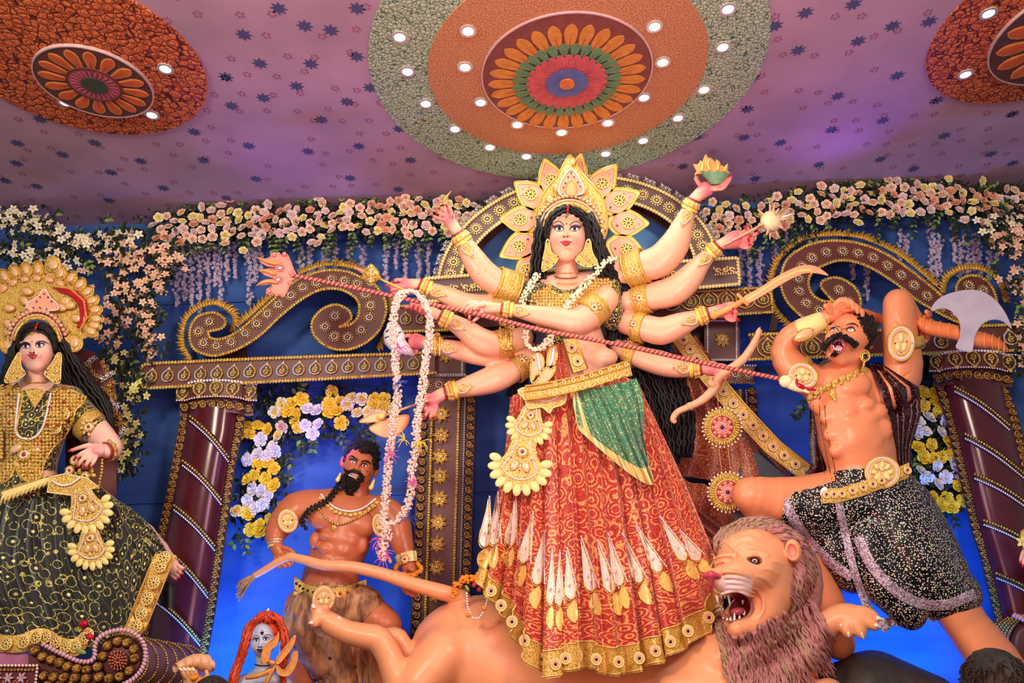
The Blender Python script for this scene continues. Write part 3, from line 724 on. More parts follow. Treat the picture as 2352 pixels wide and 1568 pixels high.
# ---- big scrolls
def big_scroll(label, low, upp, ros, flames, brace):
    t = T('carved_scroll', label, 'scroll ornament', (*np.mean(low, 0), 60))
    lo, upq = cr_spline(low, 5), cr_spline(upp, 5)
    out = list(map(tuple, lo))+list(map(tuple, upq[::-1]))[1:-1]
    board('scroll_body', out, 30, 76, 'maroon', t, 1.2)
    for q in (lo, upq): rope(t, [tuple(x) for x in q], 106, 4.8)
    for u, v in ros: put('rosette', ROS, t, face(u, v, 107, 14))
    for pth, o in flames: lay_flames(t, cr_spline(L3(pth, 0), 4), 60, 19, 12.5, o)
    board('brace', brace, 20, 40, 'maroon_dark', t)
z = lambda p: Z(p, 400, 600, 4.523)
low = z([(350,730),(500,690),(530,610),(450,545),(370,535),(250,570),(180,660),(160,760),(180,870),(250,940),(400,980),(550,950),(700,890),(900,760),(1100,570),(1300,410),(1500,300),(1700,285),(1850,350),(1920,440),(1910,570),(1830,655),(1720,680)])
upp = z([(350,730),(370,790),(450,810),(570,780),(700,700),(800,610),(950,470),(1100,330),(1250,210),(1400,140),(1600,90),(1800,110),(1950,170),(2080,240),(2180,380),(2200,520),(2150,680),(2050,800),(1900,890),(1750,920),(1600,890),(1480,800),(1430,700),(1450,590),(1550,490),(1680,450),(1800,500),(1840,580),(1790,640),(1720,680)])
ros = z([(370,630),(255,730),(310,850),(440,880),(595,840),(740,750),(860,650),(970,550),(1085,450),(1215,355),(1340,270),(1480,225),(1635,190),(1770,205),(1900,235),(1990,345),(2040,460),(2030,585),(1945,715),(1800,790),(1665,780),(1570,680),(1670,570)])
fl = [(z([(590,700),(620,600),(540,500),(420,450),(280,480),(150,580),(100,720),(110,880),(170,990)]), -1), (z([(700,650),(850,520),(1000,380),(1150,250)]), 1), (z([(1330,120),(1500,60),(1650,40),(1850,70),(1950,120)]), 1), (z([(2230,420),(2240,600),(2180,760),(2120,880)]), 1)]
big_scroll('maroon scroll ornament with flame edging on the left beam', low, upp, ros, fl, z([(480,960),(760,900),(760,1010),(480,1010)]))
z = lambda p: Z(p, 1740, 500, 3.843)
low = z([(670,735),(580,735),(490,680),(450,590),(470,500),(550,435),(700,378),(850,385),(1000,440),(1150,530),(1280,620),(1400,720),(1550,810),(1650,865),(1770,920),(1900,960),(2040,900),(2110,800),(2100,680),(2040,570),(1950,515),(1850,515),(1780,560),(1755,640),(1800,700),(1890,730)])
upp = z([(670,735),(600,660),(560,600),(590,550),(700,528),(820,580),(890,660),(910,770),(860,870),(750,950),(600,980),(470,925),(350,835),(250,720),(210,600),(215,480),(260,370),(340,300),(450,240),(600,205),(780,205),(950,240),(1100,300),(1250,390),(1400,500),(1550,620),(1640,700),(1730,765),(1820,770),(1890,730)])
ros = z([(720,635),(800,740),(770,850),(655,890),(545,820),(430,757),(365,648),(360,540),(390,430),(480,352),(605,305),(750,295),(885,312),(1020,350),(1145,422),(1265,505),(1380,595),(1495,690),(1620,790),(1750,850),(1870,880),(2000,780),(1990,640),(1865,600)])
fl = [(z([(300,950),(180,820),(130,700),(130,560),(170,420),(250,310),(400,200),(600,160),(780,160),(950,190),(1120,260),(1280,350),(1430,470),(1560,590)]), 1), (z([(1650,640),(1680,540),(1780,470),(1900,450),(2040,490),(2130,590),(2170,720)]), 1)]
big_scroll('maroon scroll ornament with flame edging behind the battle axe', low, upp, ros, fl, z([(130,840),(200,860),(170,1000),(90,1000)]))
# ================================================================== flowers
def rose_mesh(name, mat, heart=None):
    a, h = Bd(), Bd()
    def petal(B, ang, r, wdt, hgt, lean):
        V = []
        for j in range(3):
            for i in range(3):
                s_ = (i-1)*wdt*(1-.25*(j == 2)); q = ang+s_; rr = r*(.45+.35*j*(1+lean)/1.3)*(1-.07*abs(i-1)); V.append((rr*math.cos(q), rr*math.sin(q), hgt*(.25+.42*j)-(.12*lean if j == 2 else 0)))
        B.add(V, [(j*3+i, j*3+i+1, j*3+i+4, j*3+i+3) for j in range(2) for i in range(2)])
    for k in range(5): petal(a, k*1.257, .98, .66, .38, .75)
    for k in range(5): petal(a, k*1.257+.6, .78, .68, .62, .45)
    for k in range(3): petal(h, k*2.09+.3, .5, .95, .8, .1)
    h.ell(0, 0, .35, .24, .24, .45, 0, 6, 4); a.ell(0, 0, 0, .5, .5, .2, 0, 6, 4)
    return U(name, [(a, mat), (h, heart or mat)])
RM = {k: rose_mesh('rose_'+k, 'rose_'+k, h) for k, h in (('peach', 'rose_deep'), ('pink', None), ('yellow', None), ('cream', 'rose_yellow'), ('white', None), ('deep', None))}
def blossom_mesh(name, mat):
    a, b = Bd(), Bd()
    for k in range(5):
        g = k*1.257; c, s_ = math.cos(g), math.sin(g); f = lambda r, t, z: (r*c-t*s_, r*s_+t*c, z)
        a.add([f(.08, 0, .1), f(.5, -.34, .22), f(1, -.12, .12), f(1, .12, .12), f(.5, .34, .22), f(.55, 0, .1)], [(0, 1, 5), (0, 5, 4), (1, 2, 5), (2, 3, 5), (3, 4, 5)])
    b.ell(0, 0, .16, .14, .14, .14, 0, 5, 3); return U(name, [(a, mat), (b, 'rose_yellow')])
BM = {k: blossom_mesh('blossom_'+k, 'blossom_'+k) for k in ('lilac', 'yellow', 'peach', 'cream')}
def leaf_unit(name, mat):
    a = Bd().add([(0, 0, 0), (-.32, .4, .08), (0, .45, -.03), (.32, .4, .08), (0, 1.1, -.12), (-.22, .75, .04), (.22, .75, .04)], [(0, 2, 1), (0, 3, 2), (1, 2, 5), (2, 3, 6), (5, 2, 4), (2, 6, 4)]); return U(name, [(a, mat)])
LF = leaf_unit('leaf', 'leaf'); LFB = leaf_unit('leaf_bright', 'leaf_bright')
rr = random.Random(11)
def leaves_mass(parent, spots, size, n, w0, w1, spread, name='leaf_mass', mat='leaf'):
    B = Bd()
    for _ in range(n):
        c = rr.choice(spots); u, v, w = c[0]+rr.gauss(0, spread), c[1]+rr.gauss(0, spread*.8), rr.uniform(w0, w1); a = rr.uniform(0, 6.28); s_ = size*rr.uniform(.6, 1.2); ca, sa = math.cos(a), math.sin(a); tz = rr.uniform(-.6, .6)
        B.add([(u+s_*(x*ca-y*sa), v+s_*(x*sa+y*ca), w+s_*(z+y*tz)) for x, y, z in ((0, 0, 0), (-.33, .45, .1), (0, .5, -.05), (.33, .45, .1), (0, 1.1, -.1))], [(0, 2, 1), (0, 3, 2), (1, 2, 4), (2, 3, 4)])
    o = mk(name, B, mat, parent, False); tag(o, kind='stuff'); return o
def sprig(parent, u, v, ang, n, size, w):
    a = math.radians(ang); pts = [(u+math.cos(a)*size*.8*i, v+math.sin(a)*size*.8*i+.6*i*i, w) for i in range(n)]
    mk('stem', Bd().tube(pts, n=4, sub=1, r=1.0), 'leaf', parent)
    for i, p in enumerate(pts):
        for s_ in (-1, 1): put('leaf', LFB if rr.random() < .35 else LF, parent, face(p[0], p[1], w+2, size*rr.uniform(.8, 1.1), ang+90+s_*rr.uniform(35, 60), rr.uniform(-25, 25)))
def scatter(spots, dmin, n, jit):
    out = []
    for _ in range(n*30):
        if len(out) >= n: break
        c = rr.choice(spots); p = (c[0]+rr.gauss(0, jit[0]), c[1]+rr.gauss(0, jit[1]))
        if all((p[0]-q[0])**2+(p[1]-q[1])**2 > dmin*dmin for q in out): out.append(p)
    return out
def bloom(parent, kind, u, v, w, s_, meshes=RM, name='rose'):
    put(name, meshes[kind], parent, face(u, v, w, s_*rr.uniform(.88, 1.12), rr.uniform(0, 360), rr.uniform(-30, 30), rr.uniform(-30, 30)))
def strand(parent, u, v0, v1, wd, w=14):
    B = Bd(); v = v0; me = 7
    while v < v1:
        k = 1-((v-v0)/(v1-v0))*.55
        for _ in range(2):
            x, y, z = u+rr.gauss(0, wd*k*.62), v+rr.uniform(-3, 3), w+rr.uniform(-8, 8); a = rr.uniform(0, 6.28); s_ = rr.uniform(3.4, 5.4); tx, ty = rr.uniform(-.7, .7), rr.uniform(-.7, .7)
            V = [(x, y, z)]
            for i in range(5):
                for d, r in ((-.4, .65), (0, 1.0), (.4, .65)):
                    g = a+i*1.257+d; q = (r*math.cos(g), r*math.sin(g)); V.append((x+s_*q[0], y+s_*q[1], z+s_*(q[0]*tx+q[1]*ty)+1))
            B.add(V, [f for i in range(5) for f in ((0, 1+3*i, 2+3*i), (0, 2+3*i, 3+3*i))])
        v += rr.uniform(3.5, 6)
    mk('flower_strand', B, 'blossom_lilac', parent, False)
# ---- garland along the top of the wall
g1 = T('rose_garland', 'garland of peach and cream roses along the wall top, left of the goddess', 'garland', (720, 515, 80))
path = [(u, 523-(u-380)*.045) for u in range(370, 1085, 18)]
leaves_mass(g1, path, 12, 2600, 40, 96, 24)
for p in scatter(path, 15.5, 150, (10, 16)): bloom(g1, rr.choice(['pink', 'peach', 'peach', 'deep', 'cream']), p[0], p[1], 92, 8.6)
for _ in range(26):
    u = rr.uniform(380, 1050); sprig(g1, u, 486-(u-380)*.04, rr.uniform(-140, -40), 3, 11, 84)
for _ in range(40):
    u = rr.uniform(390, 1040); sprig(g1, u, 552-(u-380)*.04, rr.uniform(60, 120), rr.randint(3, 6), 11, 84)
for u, v0, v1, wd in [(392,560,650,9),(408,570,705,9),(424,560,690,9),(440,565,700,8),(458,560,716,9),(478,560,690,8),(494,565,660,7),(506,575,700,7),(522,560,640,7),(540,560,640,5),(572,560,700,10),(586,560,650,8),(600,560,620,7),(690,570,640,9),(712,560,640,8),(745,575,640,9),(770,570,620,7),(800,575,625,7),(835,565,640,8),(886,560,650,7),(932,560,650,7),(962,560,660,6),(984,560,640,5),(910,560,620,5)]: strand(g1, u, v0, v1, wd)
g2 = T('rose_garland', 'garland of pink and peach roses along the wall top, right of the goddess', 'garland', (2000, 470, 80))
path = [(1636, 506), (1660, 514), (1700, 510), (1735, 500), (1770, 492), (1800, 487), (1840, 480), (1880, 470), (1920, 466), (1960, 464), (2000, 462), (2040, 458), (2080, 455), (2120, 452), (2160, 455), (2200, 462), (2240, 468), (2280, 470), (2320, 468), (2360, 462), (2400, 462)]
path = [tuple(x) for x in cr_spline(path, 2)]
leaves_mass(g2, path, 12, 2600, 40, 96, 24)
for p in scatter(path, 15.5, 150, (10, 16)): bloom(g2, rr.choice(['pink', 'peach', 'peach', 'deep', 'cream']), p[0], p[1], 92, 8.6)
for _ in range(26):
    p = rr.choice(path); sprig(g2, p[0], p[1]-32, rr.uniform(-140, -40), 3, 11, 84)
for _ in range(40):
    p = rr.choice(path); sprig(g2, p[0], p[1]+32, rr.uniform(60, 120), rr.randint(3, 6), 11, 84)
for u, v0, v1, wd in [(1702,540,640,7),(1722,580,680,9),(1745,570,660,8),(1780,520,600,6),(1806,500,560,5),(1992,600,690,8),(1960,600,640,6),(2068,530,600,8),(2082,540,600,7),(2140,510,640,8),(2158,540,620,9),(2150,560,640,9),(2192,515,600,8),(2205,540,640,10),(2225,560,640,10),(2238,540,620,9),(2250,560,650,9),(2270,580,660,7),(2290,560,600,6)]: strand(g2, u, v0, v1, wd)
# ---- blossoming vines in the corners
def vine(label, at, zones, leafn, sprigs):
    t = T('blossom_vine', label, 'flowering vine', at); sp_ = []
    for kind, pts, jit, n, s_ in zones:
        pts = [tuple(x) for x in cr_spline(pts, 5)] if len(pts) > 2 else pts; sp_ += pts
        for p in scatter(pts, s_*.72, int(n*1.15), jit): bloom(t, kind, p[0], p[1], at[2]+rr.uniform(-15, 22), s_*.82, BM, 'blossom')
    leaves_mass(t, sp_, 15, int(leafn*1.5), at[2]-30, at[2]+14, 19)
    mk('vine_stem', Bd().tube([(p[0], p[1], at[2]-20) for p in sp_[::4]], n=5, sub=1, r=2), 'leaf', t) if False else None
    for u, v, a, k in sprigs: sprig(t, u, v, a, k, 14, at[2]+8)
vine('flowering vine of cream, peach and yellow blossoms hanging beside the seated goddess', (320, 700, 120),
     [('cream', [(-10, 500), (60, 510), (120, 540), (180, 560)], (16, 14), 46, 12), ('cream', [(-10, 585), (40, 575), (110, 600), (170, 560), (240, 560), (300, 540)], (14, 13), 52, 12),
      ('peach', [(230, 600), (300, 600), (350, 580), (380, 600), (350, 650)], (16, 14), 60, 12), ('peach', [(260, 640), (290, 690), (260, 740), (240, 780)], (14, 16), 34, 12), ('peach', [(330, 670), (340, 720), (335, 760), (345, 800)], (12, 14), 34, 12),
      ('yellow', [(255, 810), (280, 850), (300, 890), (305, 920)], (12, 12), 26, 12), ('yellow', [(280, 960), (300, 1000), (290, 1040), (285, 1070)], (14, 13), 28, 12), ('cream', [(170, 620), (60, 620)], (20, 12), 14, 12)], 1100,
     [(30, 540, 30, 4), (120, 500, -50, 3), (230, 510, -30, 3), (365, 720, 20, 2), (300, 820, 60, 4), (320, 860, 40, 3), (250, 900, 90, 4), (262, 1000, 100, 4), (290, 760, 40, 3), (380, 560, 0, 3), (200, 600, 60, 3), (50, 620, 60, 3)])
vine('flowering vine of peach and pink blossoms hanging at the upper right edge', (2330, 640, 120),
     [('cream', [(2262, 520), (2300, 510), (2340, 500)], (10, 8), 14, 12), ('peach', [(2290, 560), (2330, 540), (2370, 530), (2330, 590)], (14, 12), 34, 12), ('peach', [(2335, 640), (2350, 660), (2370, 680)], (14, 14), 20, 12), ('peach', [(2345, 740), (2350, 800), (2352, 860)], (8, 12), 14, 12)], 260,
     [(2290, 600, 110, 4), (2340, 700, 90, 5), (2300, 480, -60, 3)])
# ---- wreaths of yellow and white roses
def wreath(label, at, roses, mass, sprigs):
    t = T('rose_wreath', label, 'wreath', at)
    leaves_mass(t, [r[:2] for r in roses]+mass, 16, 900, at[2]-26, at[2]+9, 14)
    for u, v, k in roses: bloom(t, k, u, v, at[2]+8, 12.5)
    for u, v, a, n_ in sprigs: sprig(t, u, v, a, n_, 15, at[2])
Y, WH, CM = 'yellow', 'white', 'cream'
zr = [(765,900,Y),(692,917,Y),(669,927,Y),(649,927,CM),(631,945,CM),(662,944,Y),(682,950,Y),(708,940,WH),(729,943,WH),(755,926,Y),(781,922,Y),(774,944,Y),(755,950,Y),(798,927,CM),(808,915,CM),(831,917,CM),(861,915,Y),(882,918,Y),(858,930,Y),(880,934,Y),(822,949,CM),(845,946,CM),(569,980,Y),(591,978,Y),(615,986,Y),(575,996,Y),(600,1009,WH),(627,1025,WH),(633,1036,WH),(593,1043,WH),(612,1047,WH),(570,1055,WH),(593,1064,Y),(615,1064,Y),(629,1076,Y),(584,1090,Y),(569,1101,Y),(611,1099,Y),(629,1115,Y),(582,1122,WH),(601,1127,WH),(617,1138,WH),(570,1149,WH),(603,1158,WH),(586,1166,WH),(571,1179,Y),(597,1205,Y),(575,1215,Y),(597,1222,Y),(621,1192,Y),(701,977,WH),(731,974,WH),(718,995,WH),(684,982,Y),(783,971,Y),(679,964,Y),(649,980,'peach'),(550,1000,Y),(545,1175,CM),(640,1000,CM),(870,955,CM),(905,940,CM)]
wreath('wreath of yellow and white roses hanging in the niche above the crouching demon', (600, 1080, 40), zr, [(620,905),(600,925),(560,960),(660,1000),(690,1010),(760,1000),(800,985),(840,990),(560,1130),(545,1200),(740,960)],
       [(660,1040,70,3),(690,1010,80,3),(640,1090,20,3),(650,1100,-20,2),(640,1150,60,3),(560,1225,80,4),(550,1225,120,3),(720,1005,90,3),(780,1000,60,3),(830,985,60,4),(600,905,-140,3),(680,905,-60,3),(530,1130,150,3),(530,1080,200,3),(725,985,110,3),(860,1010,80,3)])
zr = [(2060+x/3.014, 780+y/3.014, k) for k, L_ in ((Y, [(180,365),(262,372),(280,425),(185,455),(275,495),(145,745),(235,725),(345,705),(180,810),(250,820),(305,810),(360,790),(415,1010),(250,1085),(345,1090),(460,1110),(300,1140),(380,1155)]), (WH, [(215,540),(325,560),(140,570),(145,645),(195,635),(305,640),(275,870),(385,865),(435,925),(335,950),(165,910),(205,955),(280,1000)])) for x, y in L_]
wreath('hanging spray of yellow and white roses right of the demon with the axe', (2150, 1050, 60), zr+[(1900,838,CM),(1888,850,CM)], [(2110,840),(2120,870),(2180,910),(2190,950),(2110,1010),(2100,1060),(2130,1120)],
       [(2120,850,-100,3),(2160,890,-60,3),(2180,940,-20,3),(2180,900,-30,3),(2110,1050,100,4),(2160,1170,80,5),(2180,1165,70,4),(2140,1160,110,3),(2105,1090,120,3),(1850,920,120,4),(1845,935,140,3),(1910,820,-100,3)])
# ================================================================== shared builders for the painted clay statues
def sdm(name, sd, res, mat, parent, base='#f6cdb0', rules=()):
    V, F = sd.mesh(res); body(name, V, F, mat, parent, base, rules); return bvh(V, F)
def lerp(a, b, t): return tuple(x+(y-x)*t for x, y in zip(a, b))
def woman_face(sd, f):
    (cu, cv), (rx, ry), w = f['c'], f['r'], f['w']; k = rx/42
    sd.ell((cu, cv-ry*.12, w), (rx, ry*.95, rx*1.05)); sd.ell((cu-1*k, cv+ry*.26, w+7*k), (rx*.97, ry*.76, rx*.9), k=10)
    ch = f['chin']; sd.ell((ch[0], ch[1]-9*k, w+20*k), (15*k, 12*k, 15*k), k=12)
    for e, s_ in zip(f['eyes'], (-1, 1)):
        sd.ell((e[0]+s_*1*k, e[1]+24*k, w+25*k), (15*k, 14*k, 11*k), k=10)
        sd.cut((e[0], e[1], w+rx*1.05-abs(e[0]-cu)*.35+5*k), (12*k, 7.5*k, 6*k), k=5*k)
        sd.ell((e[0], e[1], w+rx*.78-abs(e[0]-cu)*.28), (10*k, 7*k, 7*k), k=2*k)
        sd.cap([(e[0]-12*k, e[1]-9*k, w+rx*.78, 3*k), (e[0], e[1]-13*k, w+rx*.9, 3.2*k), (e[0]+12*k, e[1]-9*k, w+rx*.78, 3*k)], 5*k)
    n = f['nose']; wf = w+rx*1.0; mid = ((f['eyes'][0][0]+f['eyes'][1][0])/2, (f['eyes'][0][1]+f['eyes'][1][1])/2)
    sd.cap([(mid[0], mid[1]-4*k, wf-2*k, 3.0*k), (lerp(mid, n, .6)[0], lerp(mid, n, .6)[1], wf+4*k, 3.4*k), (n[0], n[1], wf+11*k, 4.4*k)], 4*k)
    for s_ in (-1, 1): sd.ell((n[0]+s_*5*k, n[1]+2*k, wf+5*k), (3.6*k, 3.2*k, 4*k), k=3*k); sd.cut((n[0]+s_*3.6*k, n[1]+4.6*k, wf+8*k), (1.9*k, 1.4*k, 3*k), k=1)
    m = f['mouth']; sd.ell((m[0], m[1], wf-3*k), (14*k, 9*k, 7*k), k=6*k)
    sd.cap([(m[0]-13*k, m[1]-2.6*k, wf-1*k, 1.6*k), (m[0]-3.5*k, m[1]-2.6*k, wf+4*k, 2.3*k), (m[0]+3.5*k, m[1]-2.6*k, wf+4*k, 2.3*k), (m[0]+13*k, m[1]-2.6*k, wf-1*k, 1.6*k)], 1.5*k)
    sd.cap([(m[0]-7*k, m[1]+2*k, wf+1*k, 1.8*k), (m[0], m[1]+3.6*k, wf+4*k, 2.9*k), (m[0]+7*k, m[1]+2*k, wf+1*k, 1.8*k)], 1.5*k)
def woman_paint(f, blush='#e98f86', lip='#b3202c', shadow='#5a4468'):
    k = f['r'][0]/42; w = f['w']; wf = w+f['r'][0]; m = f['mouth']; R = []
    for e, s_ in zip(f['eyes'], (-1, 1)):
        R.append(('e', ((e[0]+s_*4*k, e[1]+26*k, w+26*k), (13*k, 14*k, 22*k)), blush, 15*k))
        R.append(('e', ((e[0]+s_*2*k, e[1]-5*k, w+30*k), (13.5*k, 6.5*k, 24*k)), shadow, 4*k))
    R.append(('c', [(m[0]-12*k, m[1]-2.2*k, wf+1*k, 1.7*k), (m[0]-3.5*k, m[1]-2.6*k, wf+5*k, 2.6*k), (m[0]+3.5*k, m[1]-2.6*k, wf+5*k, 2.6*k), (m[0]+12*k, m[1]-2.2*k, wf+1*k, 1.7*k)], lip, 1.2*k))
    R.append(('c', [(m[0]-6*k, m[1]+2*k, wf+2*k, 1.9*k), (m[0], m[1]+3.6*k, wf+5*k, 3*k), (m[0]+6*k, m[1]+2*k, wf+2*k, 1.9*k)], lip, 1.2*k))
    return R
def woman_eyes(t, root, f, iris='eye_brown', lip='lip_red'):
    k = f['r'][0]/42; m = f['mouth']; n = f['nose']; P_ = lambda pts: cr_spline([(m[0]+x*k, m[1]+y*k) for x, y in pts], 3, True)
    mk('upper_lip', decal(t, Bd(), P_([(-15, -2.6), (-9, -4.2), (-4, -6), (0, -4.8), (4, -6), (9, -4.2), (15, -2.6), (7, -1), (0, -.2), (-7, -1)]), .3, .8), lip, root)
    mk('lower_lip', decal(t, Bd(), P_([(-10, -.2), (-4, .8), (0, 1), (4, .8), (10, -.2), (6, 4.6), (0, 6.4), (-6, 4.6)]), .3, 1.2), lip, root)
    for s_ in (-1, 1): mk('nostril', decal(t, Bd(), [(n[0]+s_*4.4*k+1.9*k*x, n[1]+4.6*k+1.3*k*y) for x, y, _ in ringpts(1, 8)], .3, .4), 'brow_brown', root)
    for e, s_ in zip(f['eyes'], (-1, 1)):
        a = [(-10, .5), (-6, -3.6), (0, -5), (6, -3.8), (10.5, .5), (5, 3.6), (-1, 4.4), (-6.5, 3.2)]
        al = cr_spline([(e[0]+x*k, e[1]+y*k) for x, y in a], 3, True)
        ey = mk('eye', decal(t, Bd(), al, .2, .5), 'white', root)
        mk('iris', decal(t, Bd(), [(e[0]+(x-f.get('gaze', 0))*k*3.9, e[1]-.4*k+y*k*3.9) for x, y, _ in ringpts(1, 12)], .7, .6), iris, ey)
        mk('pupil', decal(t, Bd(), [(e[0]+(x*1.8-f.get('gaze', 0)*4)*k, e[1]-.4*k+y*k*1.8) for x, y, _ in ringpts(1, 8)], 1.5, .5), 'black', ey)
        mk('eye_line', lay(t, Bd(), [(e[0]-11*k, e[1]+1*k, .7*k), (e[0]-6*k, e[1]-4*k, 1.4*k), (e[0], e[1]-5.6*k, 1.5*k), (e[0]+6*k, e[1]-4.2*k, 1.4*k), (e[0]+12*k*(1 if s_ > 0 else .9), e[1]+.5*k, .7*k)], 1, .6), 'black', ey)
        mk('eye_line', lay(t, Bd(), [(e[0]-10*k, e[1]+1*k, .5*k), (e[0]-5*k, e[1]+4*k, .7*k), (e[0]+1*k, e[1]+5*k, .8*k), (e[0]+10*k, e[1]+1*k, .5*k)], 1, .5), 'black', ey)
        b = f['brows'][0 if s_ < 0 else 1]; mk('eyebrow', lay(t, Bd(), [(*p, r*k) for p, r in zip(b, (.6, 1.1, 1.2, .8))], 1, .4), 'brow_brown', root)
flatm('lip_red', '#b3202c', .3)
flatm('brow_brown', '#3d1a16', .4)
def hand(wrist, palm, pr, fingers, k=3, palmr=None):
    """a hand: wrist and palm points (u, v, w), palm half width, finger chains of (u, v, w, r)"""
    s = Sd(); a, b = np.array(wrist[:3], float), np.array(palm, float)
    s.cap([(*a, wrist[3]), (*lerp(a, b, .55), (wrist[3]+pr)/2), (*b, pr*.86)], 4)
    d = b-a; L = np.linalg.norm(d); s.ell(tuple(b), (pr, pr*.95, pr*.5), 0, k=5)
    for f in fingers: s.cap([(*lerp(b, f[0][:3], .35), f[0][3]*1.15)]+[tuple(x) for x in f], 2.2, 2)
    return s
def nails(root, fingers, k=1.0, mat='nail_red'):
    for f in fingers:
        p, q = f[-1], f[-2]; a = math.degrees(math.atan2(p[1]-q[1], p[0]-q[0])); mk('nail', Bd().ell(p[0]+.15*(p[0]-q[0]), p[1]+.15*(p[1]-q[1]), p[2]+p[3]*.62, p[3]*1.25*k, p[3]*.75*k, p[3]*.55*k, a, 8, 5), mat, root)
def band(root, name, a, b, r0, r1, mat, n=22, ridge=0.0, w=6, nr=2):
    """a cuff round a limb from point a to b; ridge crinkles it"""
    B = Bd(); a, b = np.array(a, float), np.array(b, float); d = (b-a)/np.linalg.norm(b-a)
    x = np.cross(d, (0, 0, 1.)); x /= np.linalg.norm(x); y = np.cross(d, x); V = []
    prof = [(0, .9), (0, 1.0)]+[(i/(nr+1), 1.04) for i in range(1, nr+1)]+[(1, 1.0), (1, .9)]
    for t_, s_ in prof:
        c = a+(b-a)*t_; r = (r0+(r1-r0)*t_)*s_
        for i in range(n): g = 2*math.pi*i/n; rr_ = r*(1+ridge*(i % 2)); V.append(c+rr_*(math.cos(g)*x+math.sin(g)*y))
    B.add(V, [(j*n+i, j*n+(i+1) % n, (j+1)*n+(i+1) % n, (j+1)*n+i) for j in range(len(prof)-1) for i in range(n)])
    return mk(name, B, mat, root, ridge == 0)
DISC = None
def disc_mesh():
    a, b, c, d = Bd(), Bd(), Bd(), Bd()
    a.ell(0, 0, 0, 1, 1, .12, 0, 16, 5)
    for x, y, z in ringpts(.84, 12, .1): a.ell(x, y, z, .17, .12, .1, math.degrees(math.atan2(y, x)), 5, 4)
    b.tube(ringpts(.5, 14, .16), n=5, sub=1, r=.11, closed=True); d.ell(0, 0, .16, .27, .27, .17, 0, 8, 5)
    return U('jewel_disc', [(a, 'gold'), (b, 'pearl'), (d, 'gem_red')])
DISC = disc_mesh()
def armlet(root, a, b, r0, r1, disc=None, t=None):
    """gilt armlet between two axis points, with a round jewel facing the hall"""
    o = band(root, 'armlet', a, b, r0+4.5, r1+4.5, 'gold_fine', nr=3)
    for t_ in (.04, .3, .96): c = lerp(a, b, t_); r = (r0+(r1-r0)*t_)+5; band(o, 'armlet_rim', lerp(a, b, max(0, t_-.06)), lerp(a, b, min(1, t_+.05)), r+.6, r+.6, 'gold_plain', nr=1)
    if disc:
        u, v, s_ = disc; w = max(a[2]+max(r0, r1)*.7, drop(t, u, v, 0, a[2])) + 6
        for i in range(9): g = math.radians(40*i+10); mk('armlet_petal', Bd().ell(u+math.cos(g)*s_*1.25, v+math.sin(g)*s_*1.25, w-4, s_*.5, s_*.3, 3, math.degrees(g), 7, 4), 'inlay', o)
        put('jewel_disc', DISC, o, face(u, v, w, s_))
def cuff(root, arm, t, plaque=True):
    """bangles at a wrist: red beads, yellow ruffle, orange ruffle, gold band and a teardrop plaque pointing up the arm"""
    q = cr_spline(np.array(arm[::-1], float), 6); L = np.r_[0, np.cumsum(np.linalg.norm(np.diff(q[:, :3], axis=0), axis=1))]
    at = lambda s_: np.array([np.interp(s_, L, q[:, i]) for i in range(4)])
    def bnd(a, b, k, mat, rg=0): A_, B_ = at(a), at(b); band(root, 'bangle', A_[:3], B_[:3], A_[3]+k, B_[3]+k+.6, mat, ridge=rg)
    bnd(0, 5, 2, 'bangle_red', .06); bnd(5.5, 11, 3, 'bangle_yellow', .1); bnd(11, 19, 4.5, 'bangle_orange', .09); bnd(19, 29, 3, 'bangle_yellow')
    if plaque:
        A_, B_ = at(26), at(58); r = at(34)[3]; d = B_[:2]-A_[:2]; an = math.atan2(d[1], d[0]); s_ = 15.5; ca, sa = math.cos(an), math.sin(an); c = at(29)[:2]+d/np.linalg.norm(d)*s_*.95
        f = lambda x, y: (c[0]+s_*(x*ca-y*sa), c[1]+s_*(x*sa+y*ca))
        o = [(1.75, 0), (1.0, .48), (.3, .86), (-.45, .85), (-.95, .4), (-.95, -.4), (-.45, -.85), (.3, -.86), (1.0, -.48)]
        pts = [f(x, y) for x, y in cr_spline(o, 3, True)]; z0 = drop(t, c[0], c[1], 0, A_[2]+r)
        cp_ = mk('cuff_plaque', decal(t, Bd(), pts, .6, 2.4, default=z0-6), 'gold_fine', root, False)
        mk('cuff_plaque_rim', Bd().beads([(*f(x*.8, y*.8), drop(t, *f(x*.8, y*.8), 3.4, z0-4)) for x, y in cr_spline(o+[o[0]], 3)], 1.6, 3.1), 'pearl', cp_)
        mk('cuff_gem', Bd().ell(*f(-.25, .1), z0+3, 3.4, 3, 1.6).ell(*f(.35, -.1), z0+3, 3, 2.2, 1.4), 'gem_pink', cp_)
for k_, c_ in (('bangle_red', '#a52a3c'), ('bangle_yellow', '#f0d25a'), ('bangle_orange', '#f0a860')): flatm(k_, c_, .35, .1, .15, 60, .2)
def gems(root, pts, mat, r=2.2, name='gem'):
    B = Bd()
    for p in pts: B.ell(p[0], p[1], p[2], r, r, r*.7, 0, 6, 4)
    return mk(name, B, mat, root)
def plate(root, name, out, w, th, mat='gold_fine', rim=1.8, rimmat='gold_plain', sub=3):
    q = (cr_spline(out, sub, True) if sub > 1 else np.array(out, float))[:, :2]
    o = mk(name, Bd().poly(q, w, th, min(1.2, th*.4)), mat, root, False)
    if rim: mk(name+'_rim', Bd().tube([(x, y, w+th) for x, y in q], n=6, sub=1, r=rim, closed=True), rimmat, root)
    return o
def mirror_flower(root, u, v, w, s_):
    put('mirror_flower', MIRF, root, face(u, v, w, s_))
